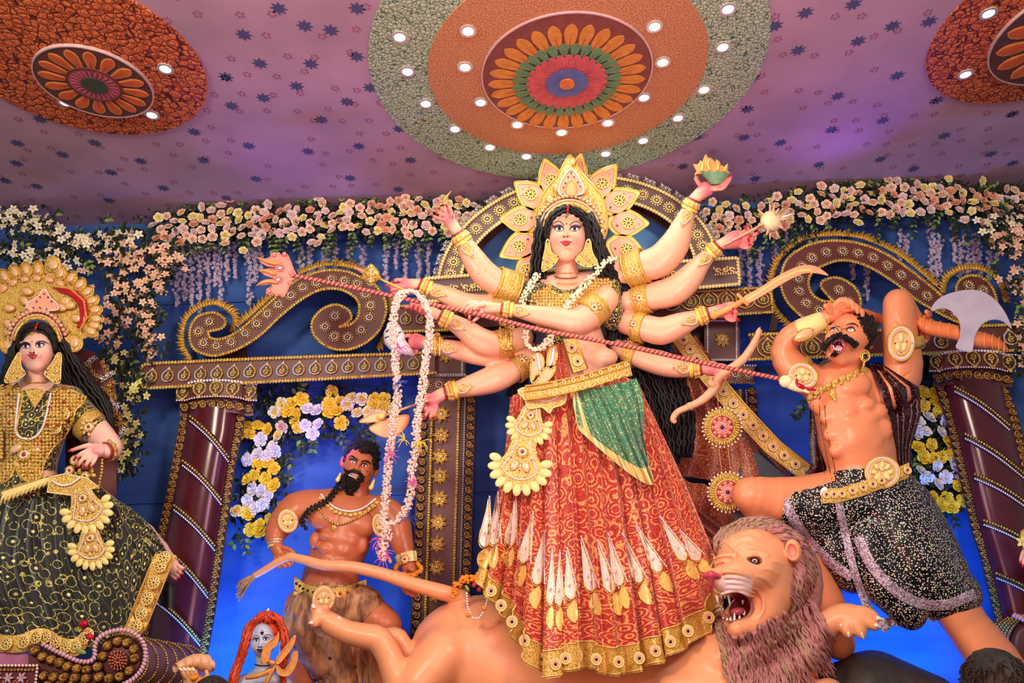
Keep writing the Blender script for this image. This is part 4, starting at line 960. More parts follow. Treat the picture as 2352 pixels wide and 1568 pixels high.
def mirf():
    a, b, c, d = Bd(), Bd(), Bd(), Bd()
    a.ell(0, 0, 0, .95, .95, .1, 0, 16, 4); a.tube(ringpts(.95, 18, .06), n=5, sub=1, r=.1, closed=True)
    for i, (x, y, z) in enumerate(ringpts(.6, 9, .12)): b.ell(x, y, z, .2, .1, .08, math.degrees(math.atan2(y, x)), 5, 4)
    c.ell(0, 0, .12, .2, .2, .1, 0, 6, 4); a.tube(ringpts(.32, 10, .13), n=4, sub=1, r=.05, closed=True)
    return U('mirror_flower', [(a, 'inlay_gold'), (b, 'gem_darkred'), (c, 'gem_green')])
flatm('inlay_gold', '#efd27c', .35, .15, .15, 50, .2); flatm('gem_darkred', '#5c1420', .2)
MIRF = mirf()
def eye_mirror():
    a, b, c = Bd(), Bd(), Bd(); a.ell(0, 0, 0, 1, 1, .12, 0, 16, 4); a.tube(ringpts(.86, 16, .1), n=5, sub=1, r=.12, closed=True)
    b.tube(ringpts(.52, 14, .14), n=5, sub=1, r=.1, closed=True); c.ell(0, 0, .14, .3, .3, .12, 0, 8, 4); return U('round_mirror', [(a, 'inlay_gold'), (b, 'gem_pink'), (c, 'gem_dark')])
EYEM = eye_mirror()
def fan(root, u, v, s_, ang, w, tier=1, t=None):
    """fan shaped gilt plaque with a silver U, scalloped lower edge and a round jewel; hangs down from (u, v)"""
    a = math.radians(ang); ca, sa = math.cos(a), math.sin(a); f = lambda x, y: (u+s_*(x*ca-y*sa), v+s_*(x*sa+y*ca))
    out = [f(x, y) for x, y in cr_spline([(-.28, 0), (.28, 0), (.5, .55), (.82, 1.05), (.5, 1.45), (0, 1.58), (-.5, 1.45), (-.82, 1.05), (-.5, .55)], 3, True)]
    root = mk('pendant_plaque', Bd().poly(out, w, 4, 1), 'gold_fine', root, False)
    mk('silver_border', Bd().beads([(*f(x, y), w+5) for x, y in cr_spline([(-.2, .12), (-.34, .6), (-.52, .95), (-.3, 1.18), (0, 1.26), (.3, 1.18), (.52, .95), (.34, .6), (.2, .12)], 4)], 2.2, 3.8), 'pearl', root)
    for i in range(11):
        g = math.radians(-12+i*20.4); x, y = .80*math.cos(g), .84+.74*math.sin(g)
        mk('scallop', Bd().ell(*f(x, y), w+3, s_*.2, s_*.135, 3.4, ang+math.degrees(g), 12, 7), 'cream_gold', root)
    put('jewel_disc', DISC, root, face(*f(0, .42), w+5, s_*.2)); mk('inlay_petal', Bd().ell(*f(-.17, .85), w+5, s_*.13, s_*.2, 2, ang+25, 8, 4).ell(*f(.17, .85), w+5, s_*.13, s_*.2, 2, ang-25, 8, 4), 'inlay', root)
    gems(root, [(*f(0, .98), w+6), (*f(-.32, .62), w+6), (*f(.32, .62), w+6)], 'gem_red', 2)
def locks(root, name, path, wd, n, r=3.2, wave=2.5, dep=10, mat='black_hair', seed=1, lam=16):
    """a mass of wavy hair: n strands following a path of (u, v, w, half width)"""
    rg = random.Random(seed); B = Bd(); q = cr_spline(path, 7)
    L = np.r_[0, np.cumsum(np.linalg.norm(np.diff(q[:, :2], axis=0), axis=1))]
    for i in range(n):
        s_ = (i+.5)/n*2-1+rg.uniform(-.08, .08); ph = rg.uniform(0, 6.28); dz = rg.uniform(-1, 1)*dep; pts = []
        for j, p in enumerate(q):
            a, b = q[max(0, j-1)], q[min(len(q)-1, j+1)]; dx, dy = b[0]-a[0], b[1]-a[1]; l = math.hypot(dx, dy)+1e-6
            o = s_*p[3]*wd+wave*math.sin(L[j]/lam*6.28*.5+ph); pts.append((p[0]-dy/l*o, p[1]+dx/l*o, p[2]+dz+dep*.8*math.sqrt(max(0, 1-s_*s_)), r*(.55+.45*min(1, (len(q)-j)/4))))
        B.tube(pts, n=5, sub=1)
    return mk(name, B, mat, root)
def puff_chain(root, name, path, r, mat='jasmine', dens=3, sz=4.2, seed=2, sd_=None):
    """a chunky string of small buds"""
    rg = random.Random(seed); B = Bd(); q = resample(np.array(cr_spline(path, 4)), sz*1.0)
    for p in q:
        for k in range(dens):
            a = rg.uniform(0, 6.28); x = r*math.sqrt(rg.random())*math.cos(a); z = r*math.sin(a)*.8
            B.ell(p[0]+x+rg.uniform(-1, 1), p[1]+x*.25+rg.uniform(-2, 2), p[2]+abs(z), sz*rg.uniform(.7, 1.1), sz*rg.uniform(.55, .9), sz*.7, rg.uniform(0, 180), 5, 4)
    return mk(name, B, mat, root)
flatm('jasmine', '#ede6c0', .6, 0, .2, 60, .2); flatm('skin_alta', '#d8485c', .4)
# ================================================================== the ten-armed goddess
def brocade(key, ground, line, dot, scale=1.0, freq=26, rough=.45, thr=.45, second=None, gen=False, dotr=.1):
    """woven cloth: swirling rings of metallic thread round small dots (uses the cloth's own UV, one unit = one motif)"""
    n = NM(key, rough, .0); v = n.scale(n.gen() if gen else n.uv(), scale)
    wv = n.n('ShaderNodeMix', {0: .12, 4: v, 5: n.noise(v, 2.2, 2, out=1)}, out=1, data_type='VECTOR')
    f = n.vor(wv, 1.0, 'F1', 0, .85); g = n.math('SINE', n.math('MULTIPLY', f, freq)); m = n.math('GREATER_THAN', g, thr)
    ns = n.noise(v, 5, 3); m = n.math('MULTIPLY', m, n.math('GREATER_THAN', ns, .42))
    f2 = n.vor(n.scale(v, 3.1), 1.0, 'F1', 0, 1.0); g2 = n.math('GREATER_THAN', n.math('SINE', n.math('MULTIPLY', f2, 16.0)), .72)
    c = n.mix(m, ground, line); c = n.mix(n.math('MULTIPLY', g2, .75), c, second or line); c = n.mix(n.math('LESS_THAN', f, dotr), c, dot)
    n.base(c); n.bump(m, .15, .005); n.setin('Sheen Weight', .2); MT[key] = n.m
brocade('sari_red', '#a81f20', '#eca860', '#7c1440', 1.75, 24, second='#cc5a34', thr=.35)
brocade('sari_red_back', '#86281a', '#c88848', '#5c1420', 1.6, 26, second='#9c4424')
brocade('drape_green', '#187850', '#d0cc88', '#f2e8b4', 2.6, 18, thr=.8, second='#48a674', dotr=.2)
brocade('blouse_black', '#12110d', '#dccb62', '#f0e6c0', 18.0, 14, thr=.72, second='#6c5f2a', gen=True, dotr=.14)
def foldfn(seed, n=9):
    rg = random.Random(seed); ks = [(rg.uniform(14, 26), rg.uniform(0, 6.28), rg.uniform(.4, 1)) for _ in range(4)]
    return lambda x: sum(a*math.sin(k*x*3.1+p) for k, p, a in ks)/2.2
G = T('goddess_statue', 'ten-armed clay goddess in a red sari with a golden petal crown', 'statue', (1330, 1500, 380))
FG = dict(c=(1303, 540), r=(42, 60), w=326, chin=(1300, 597), eyes=[(1284.6, 525.5), (1319.8, 525.8)], nose=(1299.5, 539), mouth=(1300, 558), brows=([(1267.7, 518.6), (1279, 508.6), (1288, 510), (1296, 517)], [(1307, 517.5), (1316, 511), (1325, 508.6), (1337, 518.6)]))
hd = Sd(); woman_face(hd, FG)
for s_, eu, ev in ((-1, 1259, 549), (1, 1346, 546)): hd.ell((eu, ev, 318), (6, 11, 8), s_*12, k=3)
hd.cap([(1302, 590, 314, 25), (1301, 640, 304, 26), (1302, 672, 298, 36)], 6)
vh, fh = hd.mesh(1.3)
FA = {  # arms: shoulder ... wrist
 'needle': [(1195, 665, 285, 29), (1150, 652, 300, 30), (1115, 630, 312, 31), (1090, 598, 320, 28), (1068, 560, 325, 20), (1050, 532, 328, 13)],
 'mace': [(1200, 700, 275, 26), (1130, 702, 290, 27), (1075, 698, 300, 25), (1020, 676, 305, 20), (985, 662, 308, 15), (962, 652, 308, 12)],
 'pearls': [(1200, 775, 290, 26), (1150, 790, 305, 28), (1108, 785, 316, 31), (1075, 762, 322, 26), (1040, 740, 326, 19), (1008, 724, 328, 13)],
 'conch': [(1210, 805, 265, 24), (1150, 818, 280, 22), (1105, 815, 292, 25), (1060, 806, 300, 23), (1015, 796, 305, 18), (985, 790, 308, 14)],
 'axe': [(1215, 822, 265, 24), (1180, 850, 285, 27), (1140, 868, 300, 32), (1100, 881, 308, 28), (1055, 893, 312, 20), (1020, 902, 314, 14)],
 'front': [(1390, 688, 325, 31), (1362, 715, 352, 34), (1325, 738, 372, 31), (1280, 731, 382, 26), (1230, 722, 388, 21), (1185, 713, 392, 15), (1150, 708, 392, 12)],
 'fire': [(1425, 628, 285, 30), (1468, 614, 298, 34), (1515, 599, 312, 37), (1549, 562, 320, 34), (1568, 517, 325, 24), (1584, 479, 328, 16), (1595, 456, 330, 13)],
 'spiked': [(1445, 690, 285, 27), (1495, 681, 300, 31), (1545, 669, 312, 34), (1581, 641, 320, 31), (1609, 606, 325, 22), (1636, 578, 328, 15), (1652, 562, 330, 12)],
 'sword': [(1440, 742, 290, 26), (1480, 752, 308, 30), (1520, 760, 318, 32), (1560, 746, 325, 28), (1595, 732, 328, 20), (1630, 718, 330, 13)],
 'bow': [(1425, 798, 262, 24), (1472, 820, 285, 26), (1515, 833, 298, 29), (1555, 843, 305, 25), (1590, 847, 308, 17), (1614, 846, 310, 13)]}
HN = {
 'needle': (FA['needle'][-1], (1031, 505, 330), 15, [[(1036, 487, 336, 5), (1025, 470, 338, 4.2), (1008, 461, 336, 3.4)], [(1026, 488, 340, 4.8), (1017, 480, 343, 4.2), (1010, 479, 343, 3.5)], [(1020, 494, 340, 4.6), (1010, 489, 342, 4), (1003, 488, 342, 3.4)], [(1015, 503, 337, 4.4), (1003, 499, 338, 3.8), (994, 495, 338, 3.1)], [(1038, 494, 344, 5.2), (1034, 480, 348, 4.4), (1028, 473, 348, 3.8)]]),
 'mace': (FA['mace'][-1], (930, 654, 312), 15, [[(922, 645, 322, 5), (912, 642, 326, 4.4), (905, 646, 326, 3.8)], [(915, 655, 322, 5), (902, 656, 326, 4.3), (895, 661, 328, 3.6)], [(913, 663, 322, 4.8), (903, 665, 326, 4.2), (897, 669, 328, 3.5)], [(918, 672, 322, 4.6), (908, 674, 325, 4), (901, 674, 326, 3.4)], [(930, 640, 314, 5), (905, 648, 316, 4), (886, 656, 316, 3.2)]]),
 'pearls': (FA['pearls'][-1], (968, 706, 334), 15, [[(955, 696, 346, 5), (945, 698, 350, 4.6), (944, 709, 352, 4)], [(963, 698, 350, 5), (955, 703, 354, 4.6), (954, 713, 354, 4)], [(971, 702, 352, 5), (965, 708, 356, 4.5), (963, 718, 354, 3.9)], [(945, 706, 334, 5), (935, 704, 336, 4.4), (930, 708, 336, 3.6)], [(960, 692, 338, 5), (950, 690, 342, 4.6), (945, 694, 346, 4)]]),
 'conch': (FA['conch'][-1], (955, 782, 316), 18, [[(945, 772, 322, 6), (936, 770, 326, 5), (928, 774, 326, 4)], [(948, 792, 304, 5.5), (936, 800, 302, 5), (928, 806, 304, 4)], [(953, 797, 304, 5.5), (944, 806, 302, 5), (936, 812, 304, 4)], [(960, 799, 306, 5), (954, 810, 304, 4.5), (950, 816, 306, 4)]]),
 'axe': (FA['axe'][-1], (994, 918, 318), 16, [[(990, 932, 322, 5.4), (982, 944, 324, 5), (977, 956, 324, 4)], [(996, 935, 322, 5.4), (992, 948, 324, 5), (988, 960, 324, 4)], [(1003, 934, 322, 5), (1000, 946, 324, 4.6), (998, 956, 324, 4)], [(985, 920, 324, 5), (979, 934, 326, 4.6), (975, 942, 326, 4)], [(985, 908, 326, 5), (979, 916, 332, 4.6), (984, 926, 334, 4)]]),
 'front': (FA['front'][-1], (1108, 706, 398), 16, [[(1094, 694, 404, 5.2), (1078, 695, 408, 4.6), (1066, 701, 408, 4), (1062, 711, 404, 3.6)], [(1097, 699, 410, 5.2), (1082, 702, 414, 4.6), (1070, 712, 412, 4), (1070, 722, 406, 3.6)], [(1100, 705, 414, 5.2), (1089, 710, 418, 4.8), (1080, 720, 416, 4), (1078, 732, 408, 3.6)], [(1106, 716, 412, 5), (1098, 728, 414, 4.4), (1086, 738, 408, 3.6)], [(1110, 700, 416, 5.4), (1096, 702, 421, 4.6), (1087, 712, 422, 4)]]),
 'fire': (FA['fire'][-1], (1622, 434, 334), 18, [[(1643, 430, 342, 6), (1660, 424, 346, 5), (1674, 408, 348, 4)], [(1640, 425, 334, 6), (1656, 420, 334, 5), (1668, 405, 334, 4)], [(1640, 422, 326, 5.6), (1654, 415, 324, 4.8), (1662, 403, 322, 4)], [(1650, 434, 348, 5.4), (1664, 430, 352, 4.6), (1680, 406, 352, 3.6)], [(1608, 424, 340, 6), (1599, 412, 344, 5), (1601, 402, 344, 4)]]),
 'spiked': (FA['spiked'][-1], (1690, 550, 334), 22, [[(1706, 534, 342, 5.6), (1718, 526, 350, 5), (1712, 522, 356, 4.2)], [(1714, 545, 340, 5.6), (1730, 540, 346, 5), (1742, 534, 350, 4)], [(1714, 552, 342, 5.4), (1728, 550, 350, 4.8), (1724, 542, 356, 4)], [(1712, 560, 342, 5.4), (1727, 560, 350, 4.8), (1720, 552, 358, 4)], [(1706, 568, 340, 5), (1722, 568, 348, 4.5), (1722, 561, 354, 3.8)]]),
 'sword': (FA['sword'][-1], (1661, 714, 336), 17, [[(1670, 700, 346, 5.4), (1685, 697, 352, 5), (1694, 702, 354, 4)], [(1677, 714, 350, 5.4), (1690, 716, 354, 5), (1684, 709, 360, 4)], [(1676, 723, 350, 5.4), (1688, 726, 354, 5), (1682, 719, 360, 4)], [(1670, 731, 348, 5), (1682, 736, 352, 4.6), (1692, 733, 356, 4)], [(1664, 700, 342, 5.4), (1676, 702, 352, 4.8), (1688, 706, 356, 4)]]),
 'bow': (FA['bow'][-1], (1636, 846, 320), 18, [[(1648, 856, 332, 5.2), (1656, 868, 336, 4.8), (1650, 876, 338, 4)], [(1655, 852, 332, 5.2), (1667, 862, 338, 4.8), (1662, 872, 340, 4)], [(1660, 847, 330, 5), (1674, 855, 336, 4.6), (1675, 866, 340, 4)], [(1652, 838, 326, 5), (1668, 842, 332, 4.6), (1682, 852, 336, 3.8)], [(1644, 861, 328, 5), (1646, 874, 334, 4.6), (1642, 884, 336, 4)]])}
tb = Sd()
tb.cap([(1302, 650, 300, 28), (1304, 690, 296, 46), (1312, 740, 300, 60), (1330, 800, 300, 62), (1325, 850, 296, 72), (1322, 900, 290, 80)], 20)
tb.cap([(1225, 672, 290, 34), (1302, 662, 292, 36), (1395, 655, 290, 34)], 16)
for b in ((1262, 722, 338), (1345, 716, 338)): tb.ell(b, (37, 34, 30), k=12)
tb.ell((1385, 822, 312), (34, 24, 34), k=10); tb.groove([(1330, 800, 366, 3), (1375, 796, 352, 3), (1420, 806, 330, 3)], 4)
for k_, p in FA.items(): tb.cap(p, 7, 3)
for e in ((1109, 626, 341, 26), (1513, 571, 346, -30), (1156, 853, 328, 60)): tb.groove([(e[0]-9, e[1]+3, e[2], 1.2), (e[0]+9, e[1]-3, e[2], 1.2)], 2, 1)
vb, fb = tb.mesh(2.9)
hs = []; RULES = [('e', ((1302, 690, 300), (150, 1, 1)), '#f6cdb0', 1)]
for k_, (wr, pa, pr, fg) in HN.items():
    s = hand(wr, pa, pr, fg); v_, f_ = s.mesh(1.5); hs.append((v_, f_))
    if k_ != 'front': RULES.append(('e', (pa, (pr*1.1, pr*1.1, pr*1.2)), '#e8697a', pr*.9))
    for f in fg: RULES.append(('c', [tuple(x[:3])+(x[3]*1.1,) for x in f], '#e0606e' if k_ != 'front' else '#f3b8a0', 4)); RULES.append(('c', [tuple(f[-1][:3])+(f[-1][3]*1.1,)]*2, '#b81c2e', 4))
Vg, Fg = join([(vh, fh), (vb, fb)]+hs)
body('body', Vg, Fg, 'painted_clay', G, '#efb38e', woman_paint(FG)+RULES)
tG = bvh(Vg, Fg); tH = bvh(vh, fh)
woman_eyes(tH, G, FG)
for k_, (wr, pa, pr, fg) in HN.items(): nails(G, fg, .9)
mk('bindi', decal(tH, Bd(), [(1301.4+1.8*x, 513.5+1.8*y) for x, y, _ in ringpts(1, 8)], .4, .6), 'gem_red', G)
mk('nose_ring', Bd().tube([(1306+18*math.cos(a), 556+15*math.sin(a), 372+6*math.cos(a)) for a in np.linspace(-2.9, 1.9, 16)], n=5, sub=1, r=.6), 'gold_plain', G)
mk('forehead_jewel', Bd().ell(1303.5, 489, drop(tH, 1303, 490, 3), 5, 4, 3).ell(1301, 498, drop(tH, 1301, 498, 2), 3.6, 6.5, 2.4), 'gold', G); gems(G, [(1301, 498, drop(tH, 1301, 498, 4.4))], 'gem_dark', 2)
# neck jewels and blouse
for i, (vv, rx) in enumerate(((618, 27), (630, 28), (642, 31))):
    pts = [(1301+rx*math.cos(a), vv+6*math.sin(a)+3, 306+(rx+1)*abs(math.sin(a))) for a in np.linspace(.15, math.pi-.15, 15)]
    mk('necklace', Bd().beads(pts, 2.0, 4.4), 'gem_darkred' if i == 1 else 'gold_fine', G)
bl = Sd()
bl.cap([(1304, 692, 297, 50), (1312, 740, 301, 64), (1318, 776, 300, 60)], 20); bl.cap([(1225, 674, 291, 37), (1302, 672, 292, 37), (1395, 657, 290, 37)], 16)
for b in ((1262, 722, 338), (1345, 716, 338)): bl.ell(b, (40, 37, 33), k=12)
bl.ell((1400, 700, 300), (30, 60, 34), -10, k=8)
bl.cut((1301, 640, 320), (34, 26, 80), k=2)
V_, F_ = bl.mesh(3)
body('blouse', V_, F_, 'blouse_black', G, '#000000', []); tBl = bvh(V_, F_)
def yoke_out(): return [(1215, 700), (1232, 672), (1262, 655), (1270, 668), (1302, 676), (1336, 664), (1345, 648), (1385, 640), (1408, 650), (1395, 690), (1360, 690), (1330, 745), (1300, 765), (1262, 758), (1230, 748), (1222, 725)]
B = Bd(); q = cr_spline(yoke_out(), 3, True)
for a in np.arange(1214, 1410, 7.):
    for b in np.arange(642, 764, 7.):
        from mathutils.geometry import intersect_point_line
        inside = False; j = len(q)-1
        for i in range(len(q)):
            if ((q[i][1] > b) != (q[j][1] > b)) and (a < (q[j][0]-q[i][0])*(b-q[i][1])/(q[j][1]-q[i][1])+q[i][0]): inside = not inside
            j = i
        if inside: B.ell(a, b, drop(tBl, a, b, .2, 330), 5.4, 4.6, 2.6, random.uniform(0, 180), 6, 4)
tag(mk('gilt_yoke', B, 'gold_fine', G), kind='stuff')
for pth in ([(1262, 700), (1268, 730), (1262, 756)], [(1300, 690), (1304, 725), (1300, 760)], [(1232, 690), (1240, 725), (1236, 748)]): mk('silver_border', Bd().beads([(*p, drop(tBl, *p, 3)) for p in cr_spline(pth, 6)], 2.4, 4), 'pearl', G)
mk('neck_border', lay(tBl, Bd(), [(1255, 660), (1270, 672), (1300, 680), (1336, 668), (1350, 652)], 3.4, 1, default=330), 'gold', G)
mirror_flower(G, 1263, 720, drop(tBl, 1263, 720, 3), 13); mirror_flower(G, 1340, 715, drop(tBl, 1340, 715, 3), 13)
# armlets, cuffs
for k_, a, b, ra, rb_, dc in (('needle', (1190, 664, 292), (1141, 646, 306), 32, 31, (1166, 654, 10)), ('pearls', (1172, 784, 300), (1142, 792, 306), 28, 28, None), ('front', (1372, 700, 340), (1348, 724, 360), 34, 33, (1365, 706, 10)),
                              ('fire', (1440, 624, 290), (1484, 608, 304), 34, 36, (1457, 620, 10)), ('spiked', (1460, 688, 288), (1494, 682, 300), 29, 31, (1468, 684, 10)), ('sword', (1458, 748, 298), (1482, 753, 308), 29, 30, (1455, 744, 9)),
                              ('bow', (1440, 806, 270), (1464, 816, 280), 25, 26, (1446, 788, 8)), ('axe', (1205, 835, 272), (1180, 851, 286), 26, 28, (1199, 829, 10)), ('mace', (1165, 702, 284), (1128, 702, 290), 27, 27, None)):
    armlet(G, a, b, ra, rb_, dc, tG)
for k_, p in FA.items(): cuff(G, p, tG)
for dx in (0, 12, 24): mk('armlet_tassel', Bd().tube([(1149+dx, 750, 335, 3), (1150+dx, 775, 336, 3.4), (1150+dx, 800, 334, 2.4)], n=6, sub=3).ell(1150+dx, 802, 334, 4, 5, 4), 'gold', G)
mk('armlet_tassel', Bd().ell(1158, 742, 338, 14, 8, 6).ell(1170, 752, 334, 9, 9, 5), 'gold', G); put('jewel_disc', DISC, G, face(1175, 751, 340, 8))
for dx in (0, 10): mk('bangle_tassel', Bd().tube([(1000+dx, 770, 330, 2.4), (999+dx, 795, 332, 3), (1000+dx, 818, 330, 1.6)], n=6, sub=3).ell(1004, 768, 332, 8, 6, 5), 'gold', G)
# hair behind and in front
locks(G, 'hair', [(1258, 486, 304, 5), (1246, 505, 312, 9), (1240, 550, 318, 13), (1237, 600, 310, 15), (1232, 650, 300, 17), (1205, 700, 270, 20)], 1, 13, 4, 2.2)
locks(G, 'hair', [(1352, 490, 304, 5), (1362, 512, 312, 9), (1372, 560, 316, 14), (1386, 610, 306, 19), (1405, 640, 290, 24), (1432, 680, 270, 30), (1430, 740, 258, 34), (1432, 800, 244, 36), (1470, 850, 232, 44), (1500, 920, 226, 48), (1510, 990, 222, 46), (1525, 1070, 216, 34)], 1, 36, 4.4, 3, 16, seed=3)
locks(G, 'hair', [(1395, 640, 262, 10), (1430, 648, 262, 10), (1470, 655, 262, 8), (1520, 645, 262, 5)], 1, 9, 3.6, 2, seed=5)
locks(G, 'hair', [(1400, 760, 250, 20), (1470, 790, 240, 24), (1530, 840, 232, 30), (1545, 900, 224, 36), (1560, 970, 214, 36), (1560, 1050, 206, 30)], 1, 22, 4.6, 3, 16, seed=6)
locks(G, 'hair', [(1215, 760, 250, 16), (1195, 810, 246, 20), (1188, 860, 240, 22), (1182, 910, 236, 16)], 1, 14, 4, 3, seed=7)
locks(G, 'hair', [(1256, 552, 334, 4), (1257, 522, 344, 6), (1266, 500, 354, 7), (1284, 485, 364, 9), (1304, 477, 368, 8)], 1, 9, 2.8, 1.4, 5, seed=8, lam=8)
locks(G, 'hair', [(1351, 552, 334, 4), (1350, 522, 344, 6), (1341, 501, 354, 7), (1324, 486, 364, 9), (1304, 477, 368, 8)], 1, 9, 2.8, 1.4, 5, seed=9, lam=8)
mk('scalp', Bd().ell(1303, 516, 304, 52, 50, 44, 0, 20, 12), 'black_hair', G)
mk('vermilion_line', Bd().tube([(1306, 469, 380, 2.2), (1304, 482, 380, 3), (1303, 488, 377, 1.5)], n=6, sub=3), 'gem_red', G)
# earrings
for out, gx in (([(1255, 552), (1261, 552), (1266, 578), (1282, 592), (1272, 608), (1258, 618), (1245, 623), (1246, 600), (1252, 572)], (1256, 597)), ([(1348, 552), (1356, 552), (1361, 580), (1374, 604), (1362, 610), (1345, 612), (1328, 604), (1322, 594), (1340, 576)], (1350, 595))):
    er = plate(G, 'earring', out, 352, 3.5, 'gold_fine', 1.2, 'cream_gold'); put('jewel_disc', DISC, er, face(gx[0], gx[1], 357, 5.5))
    lo = sorted(out, key=lambda p: p[1])[-5:]; gems(er, [(x*.97+gx[0]*.03, y-3, 357) for x, y in lo], 'gem_green', 1.8, 'earring_gem'); gems(er, [(out[0][0]+3, out[0][1]+3, 357)], 'gem_dark', 2.4, 'earring_gem')
# ---- crown and halo
CRN = PT('crown', G, (1310, 500, 300))
HC_ = (1316, 535)
PET = [((1335, 350), (1322, 412), 26), ((1250, 364), (1266, 412), 28), ((1416, 378), (1384, 420), 28), ((1182, 418), (1218, 446), 28), ((1470, 441), (1424, 460), 28), ((1148, 502), (1194, 504), 28), ((1491, 513), (1444, 512), 28), ((1148, 589), (1192, 566), 28), ((1482, 585), (1440, 572), 28), ((1184, 643), (1210, 620), 26)]
for i, (tip, ctr, hw) in enumerate(PET):
    t_, c_ = np.array(tip, float), np.array(ctr, float); d = t_-c_; L = np.linalg.norm(d); d /= L; nrm = np.array((-d[1], d[0])); f = lambda x, y: tuple(c_+d*x+nrm*y)
    o = [f(L, 0), f(L*.72, hw*.42), f(L*.35, hw*.85), f(-5, hw*1.12), f(-30, hw*.95), f(-50, 0), f(-30, -hw*.95), f(-5, -hw*1.12), f(L*.35, -hw*.85), f(L*.72, -hw*.42)]
    w = 262+(i % 2)*4
    plate(CRN, 'crown_petal', o, w, 4, 'inlay_gold', 1.5, 'gold_plain', 3)
    inn = [tuple(c_+(np.array(p)-c_)*.8) for p in o]; mk('petal_inlay', Bd().poly(cr_spline(inn, 3, True), w+4, 1.4, .4), 'inlay_pink', CRN, False)
    mk('petal_rim', Bd().tube([(p[0], p[1], w+5.5) for p in cr_spline(inn, 3, True)], n=5, sub=1, r=1.0, closed=True), 'gold_plain', CRN)
    mirror_flower(CRN, *f(-1, 0), w+6, 15.5)
    gems(CRN, [(*f(L*.5, 0), w+7), (*f(L*.3, hw*.4), w+7), (*f(L*.3, -hw*.4), w+7)], 'gem_pink', 2.2); gems(CRN, [(*f(-26, 6), w+7)], 'gem_green', 2.6)
crown = [(1250, 552), (1236, 548), (1230, 520), (1232, 488), (1240, 460), (1256, 432), (1276, 410), (1290, 385), (1300, 366), (1310, 354), (1322, 372), (1336, 396), (1352, 415), (1374, 436), (1388, 462), (1394, 490), (1396, 520), (1388, 548), (1374, 552), (1369, 520), (1358, 492), (1336, 473), (1307, 466), (1280, 474), (1260, 494), (1252, 520)]
plate(CRN, 'crown_plate', crown, 300, 8, 'gold_fine', 2, 'gold_plain', 2)
arcp = lambda k, a0=-10, a1=190, n=40: [(1308+k*62*math.cos(math.radians(a)), 530-k*64*math.sin(math.radians(a))) for a in np.linspace(a0, a1, n)]
mk('crown_band', Bd().tube([(*p, 328) for p in arcp(.97, 8, 172)], n=8, sub=1, r=5), 'gold', CRN); mk('crown_band', Bd().tube([(*p, 322) for p in arcp(1.1, 2, 178)], n=8, sub=1, r=3), 'inlay_pink', CRN)
for i, p in enumerate(arcp(1.24, 0, 180, 26)): mk('crown_stud', Bd().ell(*p, 316, 5.2, 4, 4, 0, 7, 5), 'inlay', CRN)
gems(CRN, [(*p, 320) for p in arcp(1.34, 0, 180, 26)[::2]], 'gem_blue', 2); gems(CRN, [(*p, 320) for p in arcp(1.16, 4, 176, 25)[::2]], 'gem_darkred', 2)
for dx, dy, s_ in ((-44, -72, 12), (44, -66, 12), (-58, -40, 11), (60, -34, 11), (-30, -100, 11), (34, -96, 11), (-8, -135, 9), (8, -160, 8), (0, -120, 9), (20, -118, 9), (-66, -8, 11), (68, -2, 11)):
    mk('crown_inlay', Bd().ell(1308+dx, 530+dy, 311, s_, s_*.62, 4, -math.degrees(math.atan2(-dy, dx)) , 10, 6), 'inlay', CRN)
    mk('crown_inlay_rim', Bd().tube(arcpts(1308+dx, 530+dy, s_, s_*.62, 0, 345, 14, 312, -math.degrees(math.atan2(-dy, dx))), n=5, sub=1, r=1.2, closed=True), 'gold_plain', CRN)
for u in (1243, 1378): plate(CRN, 'crown_boss', arcpts(u, 534, 14, 17, 0, 330, 12), 312, 6, 'gold_fine', 2.2); mk('crown_boss_inlay', Bd().ell(u, 533, 318, 8, 9, 3, 0, 12, 5), 'inlay', CRN)
plate(CRN, 'crown_medallion', [(1312, 388), (1330, 408), (1340, 432), (1334, 446), (1290, 448), (1284, 432), (1294, 408)], 314, 4, 'inlay_pink', 2.2, 'pearl_pink', 3)
plate(CRN, 'crown_medallion', [(1312, 412), (1322, 428), (1320, 446), (1303, 446), (1300, 428)], 319, 3, 'inlay', 1.6, 'gold_plain', 3)
gems(CRN, [(1312, 396, 320), (1299, 420, 320), (1327, 418, 320)], 'gem_green', 2.4); gems(CRN, [(1305, 406, 320), (1319, 406, 320), (1294, 430, 320), (1333, 428, 320)], 'gem_red', 2.2)
# ---- skirt
flatm('applique_white', '#eadccb', .5, 0, .18, 40, .2)
TOP = [(1172, 912), (1195, 900), (1240, 888), (1300, 876), (1360, 866), (1420, 862), (1462, 878), (1474, 900)]
HEM = [(1092, 1330), (1140, 1380), (1172, 1428), (1200, 1490), (1252, 1545), (1300, 1530), (1345, 1522), (1400, 1538), (1460, 1530), (1520, 1506), (1580, 1470), (1640, 1425), (1652, 1330), (1640, 1290)]
def along(P_, x): P_ = np.array(P_, float); k = x*(len(P_)-1); i = min(int(k), len(P_)-2); return P_[i]+(P_[i+1]-P_[i])*(k-i)
TOPs, HEMs = cr_spline(TOP, 6), cr_spline(HEM, 6); pf = foldfn(4)
def pleat(x): # sharp accordion pleats, denser in the middle
    t = abs(((x*15+.45*math.sin(x*9)) % 1)*2-1); return 1-(1-t)**2.2 if False else math.sqrt(t)
